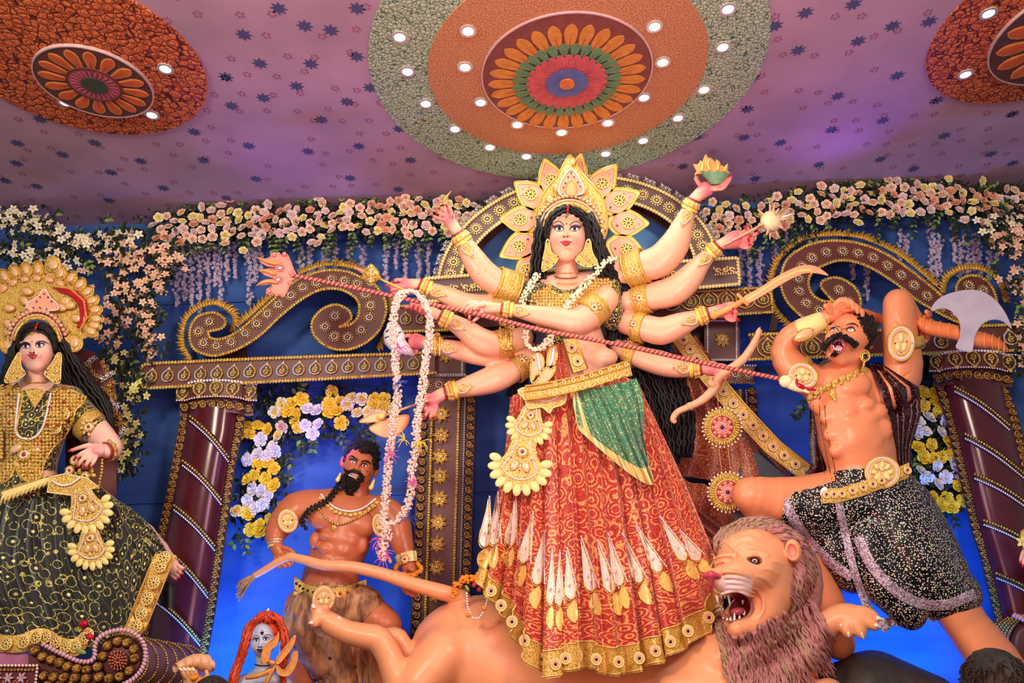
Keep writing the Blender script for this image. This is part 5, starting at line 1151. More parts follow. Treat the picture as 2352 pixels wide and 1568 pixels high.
def skirt(x, y, off=0, lo=0.0, hi=1.0):
    y = lo+(hi-lo)*y; a, b = along(TOPs, x), along(HEMs, x); bow = math.sin(y*math.pi)*.06
    p = a+(b-a)*y; p = p+np.array(((-1)*(1-abs(2*x-1))*0, 0)); sx = (x-.5)*2
    p[0] += sx*-14*math.sin(y*math.pi)*(-1 if x < .5 else .4)*-1
    am = (12+46*y)*(.35+.65*max(0, 1-abs(x-.42)*1.3)); w = 318+66*math.sqrt(max(0, 1-sx*sx))*(.75+.75*y)+am*(pleat(x)-.5)+pf(x)*7*y+off+30*y
    p[0] += am*.2*math.sin(x*15*6.28); return (p[0], p[1]+pf(x*1.7)*3*y, w)
NU, NV = 330, 60
B = Bd().grid(skirt, NU, NV); us = [(i/(NU-1)*21, j/(NV-1)*15*(.45+.55*j/(NV-1))) for j in range(NV) for i in range(NU)]
mk('sari_skirt', B, 'sari_red', G, uvs=us); tS = bvh(B.v, B.f)
B = Bd().grid(lambda x, y: skirt(x, y, 3, .925, 1.02), NU, 6); HB = mk('hem_border', B, 'gold_fine', G); 
for lo in (.922, 1.012): mk('hem_edge', Bd().tube([skirt(x, 0, 5, lo, lo) for x in np.linspace(0, 1, 260)], n=5, sub=1, r=1.8), 'inlay_gold', G)
for x in np.linspace(.06, .95, 17):
    c = skirt(x, .5, 7, .925, 1.02); put('round_mirror', EYEM, HB, face(c[0], c[1], c[2]+2, 14, 0, 0, 0))
MOT = [(130,250,90,780),(190,220,160,770),(320,260,270,760),(445,360,350,900),(525,500,460,1060),(585,630,575,1210),(640,640,645,1220),(690,620,750,1160),(790,540,920,1110),(910,570,1075,1110),(985,520,1130,1060),(1090,520,1290,1030),(1190,460,1450,940),(1360,400,1640,850),(1505,500,1720,800)]
for i, (a, b, c, d) in enumerate(MOT):
    A_, E_ = np.array((1080+a/3.137, 1060+b/3.137)), np.array((1080+c/3.137, 1060+d/3.137)); dd = E_-A_; L = np.linalg.norm(dd); dd /= L; nn = np.array((-dd[1], dd[0])); hw = 9.5 if i in (5, 6) else 14.5
    f = lambda x, y: tuple(A_+dd*x*L+nn*y*hw)
    def lp(outl, off, th): return decal(tS, Bd(), [f(*p) for p in cr_spline(outl, 2, True)], off, th, default=390)
    LA = mk('leaf_applique', lp([(.02, 0), (.2, .25), (.42, .75), (.6, .9), (.68, .3), (.66, -.4), (.55, -.75), (.35, -.5), (.15, -.2)], 1.2, 2), 'applique_white', G, False)
    mk('leaf_applique_rim', lay(tS, Bd(), [f(*p) for p in [(.1, -.15), (.35, -.55), (.55, -.85), (.66, -.5), (.7, .4), (.62, .95), (.45, .8)]], 1.7, 2, default=390), 'gold', LA)
    mk('leaf_applique', lp([(.7, -.4), (.82, .9), (.92, .75), (1.0, -.2), (.9, -.7), (.78, -.7)], 1.4, 2), 'inlay_gold', LA, False)
    mk('leaf_applique_rim', lay(tS, Bd(), [f(*p) for p in [(.7, -.2), (.8, .85), (.92, .8), (1.0, -.2), (.9, -.75), (.76, -.7), (.7, -.2)]], 1.4, 2, default=390), 'gold', LA)
    mk('leaf_applique_gem', Bd().ell(*f(.5, .05), drop(tS, *f(.5, .05), 4, 390), 3, 5, 2, 20), 'gem_pink', LA)
    mk('mirror_chain', Bd().beads([(*f(x, -.2-1.0*x/.66), drop(tS, *f(x, -.2-1.0*x/.66), 2.5, 390)) for x in np.linspace(0, .66, 14)], 2.3, 4.4), 'pearl', LA)
# trailing folds of the sari behind the hip
def trail(x, y):
    a = lerp((1466, 900), (1500, 1000), 0); A_ = along([(1470, 930), (1480, 985), (1500, 1050), (1540, 1110), (1600, 1165), (1668, 1215)], y); C_ = along([(1446, 960), (1478, 1080), (1515, 1160), (1560, 1220), (1610, 1270), (1660, 1320)], y)
    p = A_+(C_-A_)*x; return (p[0], p[1], 262+60*x+9*math.sin(x*26)*(.4+y))
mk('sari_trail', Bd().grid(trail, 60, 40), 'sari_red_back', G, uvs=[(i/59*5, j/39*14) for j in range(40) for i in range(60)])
def backsari(x, y):
    A_ = along([(1540, 790), (1560, 870), (1568, 960), (1560, 1040), (1540, 1090)], y); C_ = along([(1600, 770), (1680, 900), (1760, 1010), (1808, 1080), (1840, 1128)], y)
    p = A_+(C_-A_)*x; return (p[0], p[1], 150+30*math.sin(x*3.1)+9*math.sin(x*19+y*2))
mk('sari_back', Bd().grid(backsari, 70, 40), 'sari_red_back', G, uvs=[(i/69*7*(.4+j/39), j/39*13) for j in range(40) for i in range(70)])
brocade('cloth_navy', '#10121c', '#8f7c3e', '#b39a4a', 1.0, 24, second='#1c2030')
mk('blue_black_panel', Bd().grid(lambda x, y: (1702+x*(40+60*y)+y*10-30*y, 1100-(1-y)*60*x*1.2+y*10+(1-x)*10, 176), 12, 8), 'cloth_navy', G, uvs=[(i/11*4, j/7*3) for j in range(8) for i in range(12)])
mk('blue_black_panel', Bd().poly([(1744, 1032), (1846, 1130), (1842, 1190), (1700, 1130), (1698, 1075)], 172, 6, 1), 'cloth_navy', G, False)
gb = [(1546, 775), (1600, 850), (1680, 945), (1760, 1030), (1850, 1100)]
mk('gold_edge', Bd().grid(lambda x, y: (along(gb, y)[0]+x*34, along(gb, y)[1]-x*22+8, 196+2*math.sin(x*3)), 6, 40), 'gold_fine', G)
for x in (0, 1): mk('gold_edge_rim', Bd().tube([(along(gb, y)[0]+x*34, along(gb, y)[1]-x*22+8, 198, 2) for y in np.linspace(0, 1, 24)], n=5, sub=1), 'gold_plain', G)
for y in np.linspace(.03, .96, 14): c = along(gb, y); put('round_mirror', EYEM, G, face(c[0]+17, c[1]-3, 200, 12))
# bunched cloth on the left of the trail
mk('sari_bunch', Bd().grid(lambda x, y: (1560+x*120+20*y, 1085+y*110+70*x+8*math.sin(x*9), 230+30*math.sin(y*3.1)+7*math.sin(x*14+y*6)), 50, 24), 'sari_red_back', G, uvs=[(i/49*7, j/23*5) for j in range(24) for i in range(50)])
# ---- green drape
def drape(x, y):
    A_ = along(cr_spline([(1318, 893), (1320, 930), (1330, 985)], 6), y); C_ = along(cr_spline([(1462, 868), (1478, 920), (1480, 990), (1478, 1040)], 6), y)
    M_ = along(cr_spline([(1380, 888), (1405, 930), (1435, 1000), (1482, 1104)], 6), y)
    p = (A_*(1-x)**2+2*x*(1-x)*(M_*2-(A_+C_)/2)+C_*x*x); sx = (x-.5)*2
    return (p[0], p[1], 392+26*math.sqrt(max(0, 1-sx*sx*.9))-10*y*(x > .8)+9*math.sin(x*40+y*3)*(.35+y)+4*math.sin(x*90+y)+14*y)
B = Bd().grid(drape, 120, 40); mk('green_drape', B, 'drape_green', G, uvs=[(i/119*7, j/39*9) for j in range(40) for i in range(120)]); tD = bvh(B.v, B.f)
mk('drape_border', Bd().grid(lambda x, y: (lambda p: (p[0]-3+0*x, p[1], p[2]+2))(drape(x*.09, y)), 5, 30), 'cream_gold', G)
mk('drape_border', Bd().grid(lambda x, y: (lambda p: (p[0], p[1]+1, p[2]+2))(drape(x, .9+.12*y)), 120, 4), 'cream_gold', G)
# belt, sash panel, pendants
def beltp(y): return [(1208, 900+y), (1250, 894+y), (1300, 884+y), (1350, 872+y), (1400, 856+y), (1445, 842+y)]
def beltw(u): x = (u-1325)/125; return 402+30*math.sqrt(max(0, 1-x*x*.9))
BE = mk('belt', Bd().grid(lambda x, y: (lambda c: (c[0]+8*(x > .9)*(y), c[1]+y*34, beltw(c[0])+3*math.sin(y*3.14)))(along(beltp(-14), x)), 60, 8), 'gold_fine', G)
for y in (-14, -2, 18): mk('belt_cord', Bd().rope([(c[0], c[1], beltw(c[0])+4) for c in cr_spline(beltp(y), 8)], 3, 4), 'gold_plain', G)
for i, x in enumerate(np.linspace(.3, .97, 9)):
    c = along(beltp(-8), x); put('round_mirror', EYEM, BE, face(c[0], c[1], beltw(c[0])+5, 5.5))
    c = along(beltp(12), x); mk('belt_scallop', Bd().tube(arcpts(c[0], c[1]-2, 7, 9, 10, 170, 8, beltw(c[0])+4), n=5, sub=1, r=2), 'cream_gold', G)
plate(G, 'sash_panel', [(1292, 778), (1322, 776), (1350, 846), (1316, 858)], 384, 4, 'gold_fine', 2, 'gold_plain', 1)
for c in ((1313, 799), (1327, 830)): put('round_mirror', EYEM, G, face(*c, 390, 13))
mk('sash_cloth', Bd().grid(lambda x, y: (1232+x*62+12*y, 790+y*100, 372+8*math.sin(x*14)), 30, 12), 'sari_red', G, uvs=[(i/29*4, j/11*5) for j in range(12) for i in range(30)])
for pts in ([(1222, 818), (1238, 810), (1250, 830), (1240, 862), (1222, 880), (1218, 850)], [(1262, 800), (1276, 796), (1280, 820), (1268, 846), (1256, 836)], [(1222, 876), (1262, 838), (1276, 850), (1248, 884)]): plate(G, 'waist_ornament', pts, 386, 4, 'inlay', 2, 'gold')
for pth in ([(1234, 812), (1238, 832), (1240, 850)], [(1272, 800), (1268, 826), (1262, 840)]): mk('silver_border', Bd().tube([(*p, 393, 3) for p in pth], n=6, sub=3), 'pearl', G)
gems(G, [(1226, 826, 392), (1285, 812, 392), (1232, 864, 392), (1230, 888, 392)], 'gem_red', 3)
wsh = [(1190, 896), (1230, 886), (1285, 884), (1300, 900), (1296, 926), (1270, 936), (1262, 948), (1244, 934), (1215, 938), (1206, 918)]
plate(G, 'waist_ornament', wsh, 408, 5, 'gold_fine', 2, 'cream_gold'); mk('silver_border', Bd().beads([(*p, 415) for p in cr_spline([(1212, 904), (1238, 918), (1262, 920), (1284, 908), (1288, 892)], 6)], 2.4, 4), 'pearl', G)
fan(G, 1222, 930, 56, 8, 404); fan(G, 1204, 1006, 76, 8, 415)
# jasmine garlands on the shoulders
for i, p in enumerate(([(1196, 706, 352), (1204, 680, 356), (1222, 650, 352), (1236, 628, 344)], [(1410, 592, 336), (1385, 606, 350), (1355, 640, 364), (1330, 670, 374), (1305, 698, 384), (1290, 722, 388)], [(1206, 760, 372), (1210, 785, 376), (1222, 800, 384), (1246, 798, 390), (1268, 782, 392)], [(1268, 766, 390), (1250, 790, 392), (1232, 806, 390)])):
    puff_chain(G, 'jasmine_string', p, 8, seed=i)
# ================================================================== what the goddess holds
flatm('clay_pink', '#e88c7c', .45, 0, .12, 20, .1); flatm('clay_orange', '#ee9a52', .45, 0, .15, 20, .1); flatm('clay_cream', '#ecd9a8', .5, 0, .12, 30, .2)
flatm('clay_tan', '#dca67c', .5, 0, .12, 20, .25); flatm('rope_red', '#a83a38', .45, 0, .15, 30); flatm('rope_pink', '#d8927c', .45, 0, .1, 30)
flatm('bowl_green', '#7aa882', .5, 0, .2, 20, .2); flatm('blade_copper', '#eda277', .35, .1, .08, 8); flatm('blade_yellow', '#f0cb70', .35, .1, .08, 8)
flatm('wood_orange', '#e07a44', .5, 0, .1, 12, .15); flatm('steel_lilac', '#c2b9cc', .3, .2, .1, 6); flatm('ribbon_pink', '#e05aa8', .5); flatm('ribbon_blue', '#3a48a8', .5)
tr = T('trident', 'long pink trident with a red twisted shaft slanting across the goddess', 'trident', (1065, 707, 400))
SH = [(672, 632, 372), (800, 658, 388), (920, 684, 402), (1065, 714, 418), (1100, 722, 424), (1240, 757, 436), (1330, 774, 442), (1450, 797, 432), (1600, 830, 412), (1700, 851, 406), (1792, 870, 402)]
q = resample(cr_spline(SH, 6), 5.2); A_, B_ = Bd(), Bd()
for i, c in enumerate(q): (A_ if i % 2 else B_).ell(c[0], c[1], c[2], 3.3, 7, 6.4, 13+38, 7, 4)
tag(mk('shaft', A_, 'rope_red', tr), kind='stuff'); tag(mk('shaft_strand', B_, 'rope_pink', tr), kind='stuff')
mk('shaft_core', Bd().tube([(*c, 4.6) for c in q[::6]], n=8, sub=1), 'rope_red', tr)
z = lambda p: Z(p, 580, 560, 3.92)
plate(tr, 'trident_head', z([(400,290),(370,240),(345,170),(320,110),(290,75),(265,110),(235,80),(205,90),(170,85),(165,120),(120,140),(48,125),(80,165),(130,195),(200,205),(205,225),(130,230),(58,245),(110,275),(185,300),(200,320),(130,325),(75,345),(35,375),(95,365),(160,355),(175,385),(130,410),(125,445),(165,455),(190,440),(215,475),(250,455),(275,485),(295,450),(320,400),(345,330),(385,305)]), 360, 12, 'clay_pink', 2, 'clay_pink', 1)
for pts in ([(48,125,0),(110,150,0),(190,172,0),(250,170,0)], [(58,245,0),(120,240,0),(200,270,0)], [(35,375,0),(90,345,0),(160,335,0),(220,350,0)]): mk('prong', Bd().tube([(*p, 374, r) for p, r in zip(z(pts), (1, 4, 5, 3))], n=7, sub=3), 'clay_orange', tr)
for c in z([(245, 215), (230, 320)]): mk('eye_hole', Bd().ell(*c, 373, 7, 5, 3, -25, 10, 5), 'silver', tr); mk('eye_hole_rim', Bd().tube(arcpts(*c, 9, 7, 0, 340, 12, 374, -25), n=5, sub=1, r=1.8, closed=True), 'clay_pink', tr)
for c in z([(190, 95), (285, 90), (345, 260), (335, 350), (150, 425), (270, 465), (215, 455)]): mk('knob', Bd().ell(*c, 374, 5.5, 5.5, 5), 'clay_pink', tr)
mk('spear_leaf', Bd().ell(1822, 884, 402, 34, 13, 8, 22, 14, 8).ell(1806, 876, 404, 18, 15, 8, 10, 12, 6).ell(1848, 897, 402, 16, 5, 5, 24, 8, 5), 'clay_cream', tr)
mk('blood_smear', Bd().ell(1838, 886, 408, 13, 6, 4, 25, 10, 6).ell(1862, 893, 404, 16, 3.5, 4, 15, 8, 5).ell(1830, 876, 409, 4, 8, 3, 0, 8, 5), 'gem_red', tr)
mc_ = T('fluted_mace', 'small gilt mace with a fluted round head held in the upper left hand', 'mace', (905, 655, 345))
B = Bd()
for i in range(9): a = 2*math.pi*i/9; B.tube([(838-4*math.cos(a)*0, 628, 345, 3)]+[(852+(-14+14*t)*1.0*.9+math.sin(a)*0, 632+22*math.sin(t*3.14/2)*math.sin(a)*1.0, 345+22*math.sin(t*3.14/2)*math.cos(a), 5.5) for t in (0.3, 1, 1.7)]+[(874, 640, 345, 3)], n=6, sub=3)
mk('head', B.ell(852, 632, 345, 21, 21, 21, 0, 14, 9), 'gold', mc_); mk('stud_band', Bd().beads([(852+3*math.cos(a)*0, 632+24*math.sin(a), 345+24*math.cos(a)) for a in np.linspace(-1.6, 1.6, 14)], 2.2, 4), 'pearl', mc_)
mk('tip', Bd().tube([(836, 625, 345, 6), (824, 618, 345, 3), (812, 612, 345, .8)], n=7, sub=3), 'clay_pink', mc_); mk('shaft', Bd().tube([(870, 639, 345, 3), (905, 655, 348, 2.6), (940, 670, 350, 2)], n=7, sub=3), 'gold_plain', mc_)
nd = T('arrow', 'thin gilt arrow pinched in the highest left hand', 'arrow', (1018, 465, 352))
mk('arrow_shaft', Bd().tube([(1002, 482, 350, 1.2), (1016, 464, 352, 1.6)], n=6, sub=1), 'gold_plain', nd); mk('arrow_head', Bd().tube([(1015, 466, 352, 2.2), (1022, 456, 352, 4), (1030, 446, 352, 2.2), (1036, 439, 352, .5)], n=6, sub=3), 'gold_plain', nd)
co_ = T('conch_shell', 'pale grey conch shell behind the pearl strings', 'shell', (920, 780, 320))
mk('shell', Bd().tube([(893, 742, 322, 6), (900, 752, 324, 18), (906, 775, 324, 25), (916, 792, 322, 21), (938, 806, 318, 11), (950, 816, 312, 3)], n=14, sub=4), 'rose_white', co_)
for p in ([(886, 762, 340), (900, 752, 349), (914, 744, 340)], [(884, 776, 338), (902, 768, 350), (922, 762, 344)], [(906, 768, 351), (908, 785, 349), (914, 800, 342)]): mk('painted_line', Bd().tube(p, n=5, sub=4, r=1.3), 'gem_dark', co_)
ax = T('small_axe', 'small copper coloured axe held in the lowest left hand', 'axe', (900, 960, 335))
mk('handle', Bd().tube([(842, 972, 330, 3), (900, 948, 333, 3), (985, 919, 342, 3)], n=7, sub=3), 'clay_tan', ax)
z = lambda p: Z(p, 560, 960, 4.612)
plate(ax, 'blade', z([(1330,110),(1400,60),(1460,25),(1560,0),(1690,-30),(1750,-20),(1735,60),(1680,130),(1600,180),(1520,205),(1430,180)]), 328, 6, 'blade_copper', 1.8, 'clay_orange', 3)
plate(ax, 'blade_spike', z([(1220,45),(1290,-10),(1400,-60),(1480,-20),(1450,30),(1380,40)]), 328, 6, 'blade_copper', 1.6, 'clay_orange', 3); mk('socket', Bd().ell(876, 956, 336, 12, 9, 8, -20, 10, 6), 'blade_yellow', ax)
pg = T('pearl_garland', 'thick looped garland of tiny pink white beads hanging from the raised hands', 'garland', (930, 930, 400))
Lp = [(925, 672, 398), (912, 690, 412), (904, 730, 412), (906, 790, 404), (909, 850, 398), (914, 905, 386), (905, 960, 376), (895, 1030, 356), (890, 1100, 338), (884, 1160, 322), (880, 1200, 312)]
Rp = [(925, 672, 398), (950, 668, 404), (972, 690, 412), (985, 725, 416), (986, 775, 412), (977, 830, 406), (970, 895, 396), (959, 960, 384), (955, 1020, 370), (946, 1080, 356), (944, 1130, 340), (930, 1175, 326), (905, 1200, 318), (885, 1205, 312)]
tag(puff_chain(pg, 'bead_string', Lp, 9.5, 'pearl_pink', 6, 4.6, 21), kind='stuff'); tag(puff_chain(pg, 'bead_string', Rp, 9.5, 'pearl_pink', 6, 4.6, 22), kind='stuff')
tag(puff_chain(pg, 'bead_cluster', [(884, 1200, 312), (888, 1230, 306), (876, 1262, 300), (884, 1285, 296)], 13, 'pearl_pink', 7, 4.8, 23), kind='stuff')
rg_ = random.Random(5)
for (u, v, w, mat) in ((920, 800, 404, 'ribbon_pink'), (912, 880, 396, 'ribbon_blue'), (893, 1045, 362, 'ribbon_pink'), (946, 1110, 352, 'ribbon_pink'), (940, 1190, 330, 'ribbon_blue'), (870, 1240, 312, 'ribbon_pink'), (880, 1285, 300, 'ribbon_pink'), (930, 1010, 372, 'rose_yellow'), (882, 1270, 300, 'ribbon_pink'), (968, 1015, 376, 'rose_yellow')):
    B = Bd()
    for _ in range(9): a = rg_.uniform(0, 6.28); l = rg_.uniform(12, 26); B.tube([(u, v, w+6), (u+l*.5*math.cos(a), v+l*.5*math.sin(a)-3, w+10), (u+l*math.cos(a), v+l*math.sin(a)+rg_.uniform(-4, 8), w+8)], n=4, sub=3, r=.9)
    mk('tinsel_tie', B, mat, pg)
fb_ = T('fire_bowl', 'green bowl with modelled orange flames on the highest right hand', 'bowl', (1640, 415, 345))
mk('bowl', Bd().tube([(1636, 422, 346, 5), (1637, 418, 346, 18), (1640, 408, 346, 30), (1643, 396, 346, 38), (1643, 393, 346, 36)], n=16, sub=3, flat=.5) if False else Bd().grid(lambda x, y: (1643+(14+26*y)*math.cos(6.283*x), 421-27*y+(4+3*y)*-math.sin(6.283*x)*0+2*math.cos(6.283*x), 344+(10+16*y)*math.sin(6.283*x)), 24, 6, True).ell(1643, 396, 344, 39, 4, 24, 2, 16, 5).ell(1643, 421, 344, 14, 3, 10), 'bowl_green', fb_)
z = lambda p: Z(p, 1400, 340, 4.356)
for k, (w, m_) in enumerate(((352, 'clay_orange'), (342, 'blade_yellow'), (332, 'clay_orange'))):
    o = z([(845,270),(870,230),(850,195),(832,155),(880,165),(905,130),(925,145),(945,90),(965,55),(985,95),(1040,115),(1060,145),(1065,110),(1100,130),(1115,170),(1150,185),(1165,165),(1190,190),(1180,225),(1215,245),(1200,265),(1100,258),(980,250),(910,255)])
    if k: o = [(1637+(x-1637)*(.82-.14*k), 396+(y-396)*(1.02-.16*k)) for x, y in o]
    mk('flame', Bd().poly(o, w-3+k*1, 6, 1.2), m_, fb_, False)
for p in ([(1612, 392), (1614, 378), (1608, 368)], [(1630, 390), (1626, 374), (1634, 362)], [(1648, 391), (1650, 378), (1644, 370)], [(1664, 392), (1668, 382), (1672, 376)]): mk('flame_crest', Bd().tube([(x, y, 358, r) for (x, y), r in zip(p, (3, 2.6, .8))], n=6, sub=3), 'blade_yellow', fb_)
sm = T('spiked_mace', 'round spiked mace of cream clay held beside the arch', 'mace', (1760, 515, 345))
mk('head', Bd().ell(1772, 508, 348, 26, 25, 25, 0, 18, 10), 'clay_cream', sm)
for a, l, dz in ((-30, 34, 0), (-80, 24, 10), (-95, 30, -10), (95, 26, 0), (65, 28, 4), (-140, 26, 6), (-10, 20, 24), (160, 12, 22), (-60, 16, 26), (30, 12, 22), (110, 14, 22), (-20, 40, 4)):
    c_, s_ = math.cos(math.radians(a)), math.sin(math.radians(a)); mk('spike', Bd().tube([(1772+18*c_, 508+18*s_, 348+dz*.6, 4), (1772+(24+l*.4)*c_, 508+(24+l*.4)*s_, 348+dz*.9, 2.8), (1772+(24+l*.75)*c_, 508+(24+l*.75)*s_, 348+dz, .4)], n=7, sub=2), 'clay_tan' if a != -20 else 'rose_white', sm)
mk('shaft', Bd().tube([(1662, 564, 350, 2.6), (1700, 543, 362, 3), (1752, 516, 350, 4)], n=8, sub=3), 'clay_tan', sm)
sw = T('curved_sword', 'curved copper coloured sword held over the scroll ornament', 'sword', (1690, 705, 360))
bl_ = [(1705,684),(1744,661),(1790,631),(1831,612),(1859,608),(1882,615),(1904,633),(1877,628),(1847,628),(1813,643),(1767,670),(1716,698)]
plate(sw, 'blade', bl_, 356, 4, 'blade_copper', 0, sub=3)
mk('blade_highlight', Bd().grid(lambda x, y: (lambda p: (p[0], p[1]+6+5*y, 360.6))(along([(1712,682),(1744,662),(1790,632),(1831,614),(1862,611)], x)), 24, 2), 'blade_yellow', sw)
mk('guard', Bd().poly([(1690, 676), (1702, 690), (1716, 704), (1722, 698), (1708, 684), (1696, 672)], 352, 12, 2), 'clay_orange', sw); mk('hilt', Bd().tube([(1705, 691, 358, 6), (1680, 706, 356, 8), (1655, 718, 352, 8), (1640, 724, 348, 9)], n=9, sub=3).ell(1640, 722, 350, 11, 13, 9), 'clay_orange', sw)
bw = T('archers_bow', 'carved tan bow held in the lowest right hand', 'bow', (1640, 870, 350))
BP = [(1738, 766, 352, 5), (1746, 756, 352, 6), (1741, 768, 352, 7), (1728, 795, 350, 9), (1706, 826, 348, 10.5), (1676, 848, 344, 10), (1652, 866, 342, 11), (1642, 890, 344, 11.5), (1614, 918, 346, 10), (1582, 934, 348, 8), (1556, 946, 350, 7.5), (1546, 962, 352, 7.5), (1552, 970, 352, 5)]
mk('bow_limb', Bd().tube(BP, n=10, sub=4), 'clay_tan', bw); mk('grip_band', Bd().tube([(1640, 878, 344, 14), (1634, 886, 344, 14)], n=10, sub=1), 'clay_tan', bw); mk('grip_band', Bd().tube([(1588, 931, 348, 10), (1582, 935, 348, 10)], n=10, sub=1), 'clay_tan', bw)
for off in (-3, 3): mk('bow_groove', Bd().tube([(p[0]+off, p[1]+off*.6, p[2]+p[3]*.8, .9) for p in BP[3:11]], n=5, sub=4), 'rope_pink', bw)
def woven_disc(u, v, r, label):
    t = T('hanging_disc', label, 'disc', (u, v, 352)); w = 352
    mk('disc_plate', Bd().ell(u, v, w, r*.95, r*.95, 4, 0, 32, 4), 'inlay_gold', t)
    for i in range(40): a = 2*math.pi*i/40; mk('loop', Bd().ell(u+r*.78*math.cos(a), v+r*.78*math.sin(a), w+4, r*.17, r*.055, 3, math.degrees(a)+14, 7, 4), 'gold', t)
    for i in range(30): a = 2*math.pi*i/30; mk('rim_bead', Bd().ell(u+r*.98*math.cos(a), v+r*.98*math.sin(a), w+1, r*.075, r*.06, 3, math.degrees(a), 6, 4), 'pearl_pink', t)
    mk('inner_plate', Bd().ell(u, v, w+3, r*.6, r*.6, 3.4, 0, 24, 4), 'clay_pink', t)
    for i in range(20): a = 2*math.pi*i/20; mk('inner_petal', Bd().ell(u+r*.46*math.cos(a), v+r*.46*math.sin(a), w+7, r*.1, r*.055, 1.6, math.degrees(a), 6, 4), 'gem_red' if i % 2 else 'gem_pink', t)
    for rad in (.6, .34): mk('inner_ring', Bd().tube(arcpts(u, v, r*rad, r*rad, 0, 350, 24, w+7), n=5, sub=1, r=1.1, closed=True), 'gold', t)
    for i in range(10): a = 2*math.pi*i/10; mk('heart_petal', Bd().ell(u+r*.2*math.cos(a), v+r*.2*math.sin(a), w+8, r*.13, r*.045, 1.6, math.degrees(a), 6, 4), 'gem_pink', t)
    mk('centre_stone', Bd().ell(u, v, w+10, r*.09, r*.09, 3), 'gem_dark', t)
    return t
d1 = woven_disc(1659, 981, 46, 'upper gold and pink round woven disc hanging from threads'); d2 = woven_disc(1672, 1130, 47, 'lower gold and pink round woven disc beside the demon knee')
mk('thread', Bd().tube([(1646, 886, 346), (1650, 936, 352)], n=4, sub=1, r=.8), 'rope_pink', d1)
for u in (1651, 1672): mk('thread', Bd().tube([(u, 1026, 352), (u+7, 1086, 352)], n=4, sub=1, r=.9), 'rope_pink', d2)
# ================================================================== demons
n = NM('sequins_black', .35); v = n.scale(n.gen(), 54.0); f = n.vor(v, 1.0, 'F1', 0, .8); cc_ = n.vor(v, 1.0, 'F1', 1, 1.0)
n.base(n.mix(n.math('LESS_THAN', f, .36), '#0b0a0c', n.mix(.55, cc_, '#f6e6c8'))); n.bump(f, .3, .004); MT['sequins_black'] = n.m
n = NM('sequins_red', .3); v = n.scale(n.gen(), 90.0); f = n.vor(v, 1.0, 'F1', 0, 1.0); g = n.noise(v, .4, 2)
n.base(n.mix(n.math('LESS_THAN', f, .34), '#170708', n.ramp(g, [(.42, '#3c0a10'), (.56, '#a8323c'), (.68, '#f0b0b0')]))); n.bump(f, .3, .004); MT['sequins_red'] = n.m
n = NM('lace_silver', .45, .1); v = n.scale(n.gen(), 130.0); n.base(n.mix(n.ramp(n.noise(v, .5, 3), [(.4, '#000000'), (.6, '#ffffff')]), '#6f5866', '#d9c4d4')); n.bump(n.noise(v, .6, 2), .4, .005); MT['lace_silver'] = n.m
n = NM('spotted_hide', .7); v = n.gen(); f = n.vor(v, 7.0, 'F1', 0, .9); s2 = n.noise(n.scale(v, (5, 5, 2)), 3, 3)
n.base(n.mix(n.ramp(f, [(.1, '#ffffff'), (.17, '#000000')]), n.ramp(s2, [(.35, '#6e4630'), (.65, '#c08c60')]), '#2a1810')); n.bump(s2, .4, .03); MT['spotted_hide'] = n.m
def ribbon(root, name, t, path, wd, mat, off=2.5, default=330):
    q = cr_spline(path, 6); B = Bd(); V = []
    for i, p in enumerate(q):
        a, b = q[max(0, i-1)], q[min(len(q)-1, i+1)]; dx, dy = b[0]-a[0], b[1]-a[1]; l = math.hypot(dx, dy)
        for s_ in (-1, -.3, .3, 1): x, y = p[0]-dy/l*wd/2*s_, p[1]+dx/l*wd/2*s_; V.append((x, y, drop(t, x, y, off+(1.2 if abs(s_) < 1 else 0), default)))
    B.add(V, [(i*4+k, i*4+k+1, i*4+k+5, i*4+k+4) for i in range(len(q)-1) for k in range(3)]); return mk(name, B, mat, root)
def curls(root, name, t, pts, r, n, seed, off=0, default=330, jit=5):
    rg = random.Random(seed); B = Bd()
    for _ in range(n):
        p = rg.choice(pts); u, v = p[0]+rg.uniform(-jit, jit), p[1]+rg.uniform(-jit, jit); w = drop(t, u, v, off, default)+rg.uniform(0, 3); a = rg.uniform(0, 6.28); s_ = rg.choice((-1, 1))
        B.tube([(u+r*(1-k/9)*math.cos(a+s_*k*.7), v+r*(1-k/9)*math.sin(a+s_*k*.7), w+k*.5, r*.32) for k in range(8)], n=5, sub=1)
    return mk(name, B, 'black_hair', root)
def infill(out, step):
    q = cr_spline(out, 3, True); o = []
    for a in np.arange(q[:, 0].min(), q[:, 0].max(), step):
        for b in np.arange(q[:, 1].min(), q[:, 1].max(), step):
            c = False; j = len(q)-1
            for i in range(len(q)):
                if ((q[i][1] > b) != (q[j][1] > b)) and (a < (q[j][0]-q[i][0])*(b-q[i][1])/(q[j][1]-q[i][1])+q[i][0]): c = not c
                j = i
            if c: o.append((a, b))
    return o
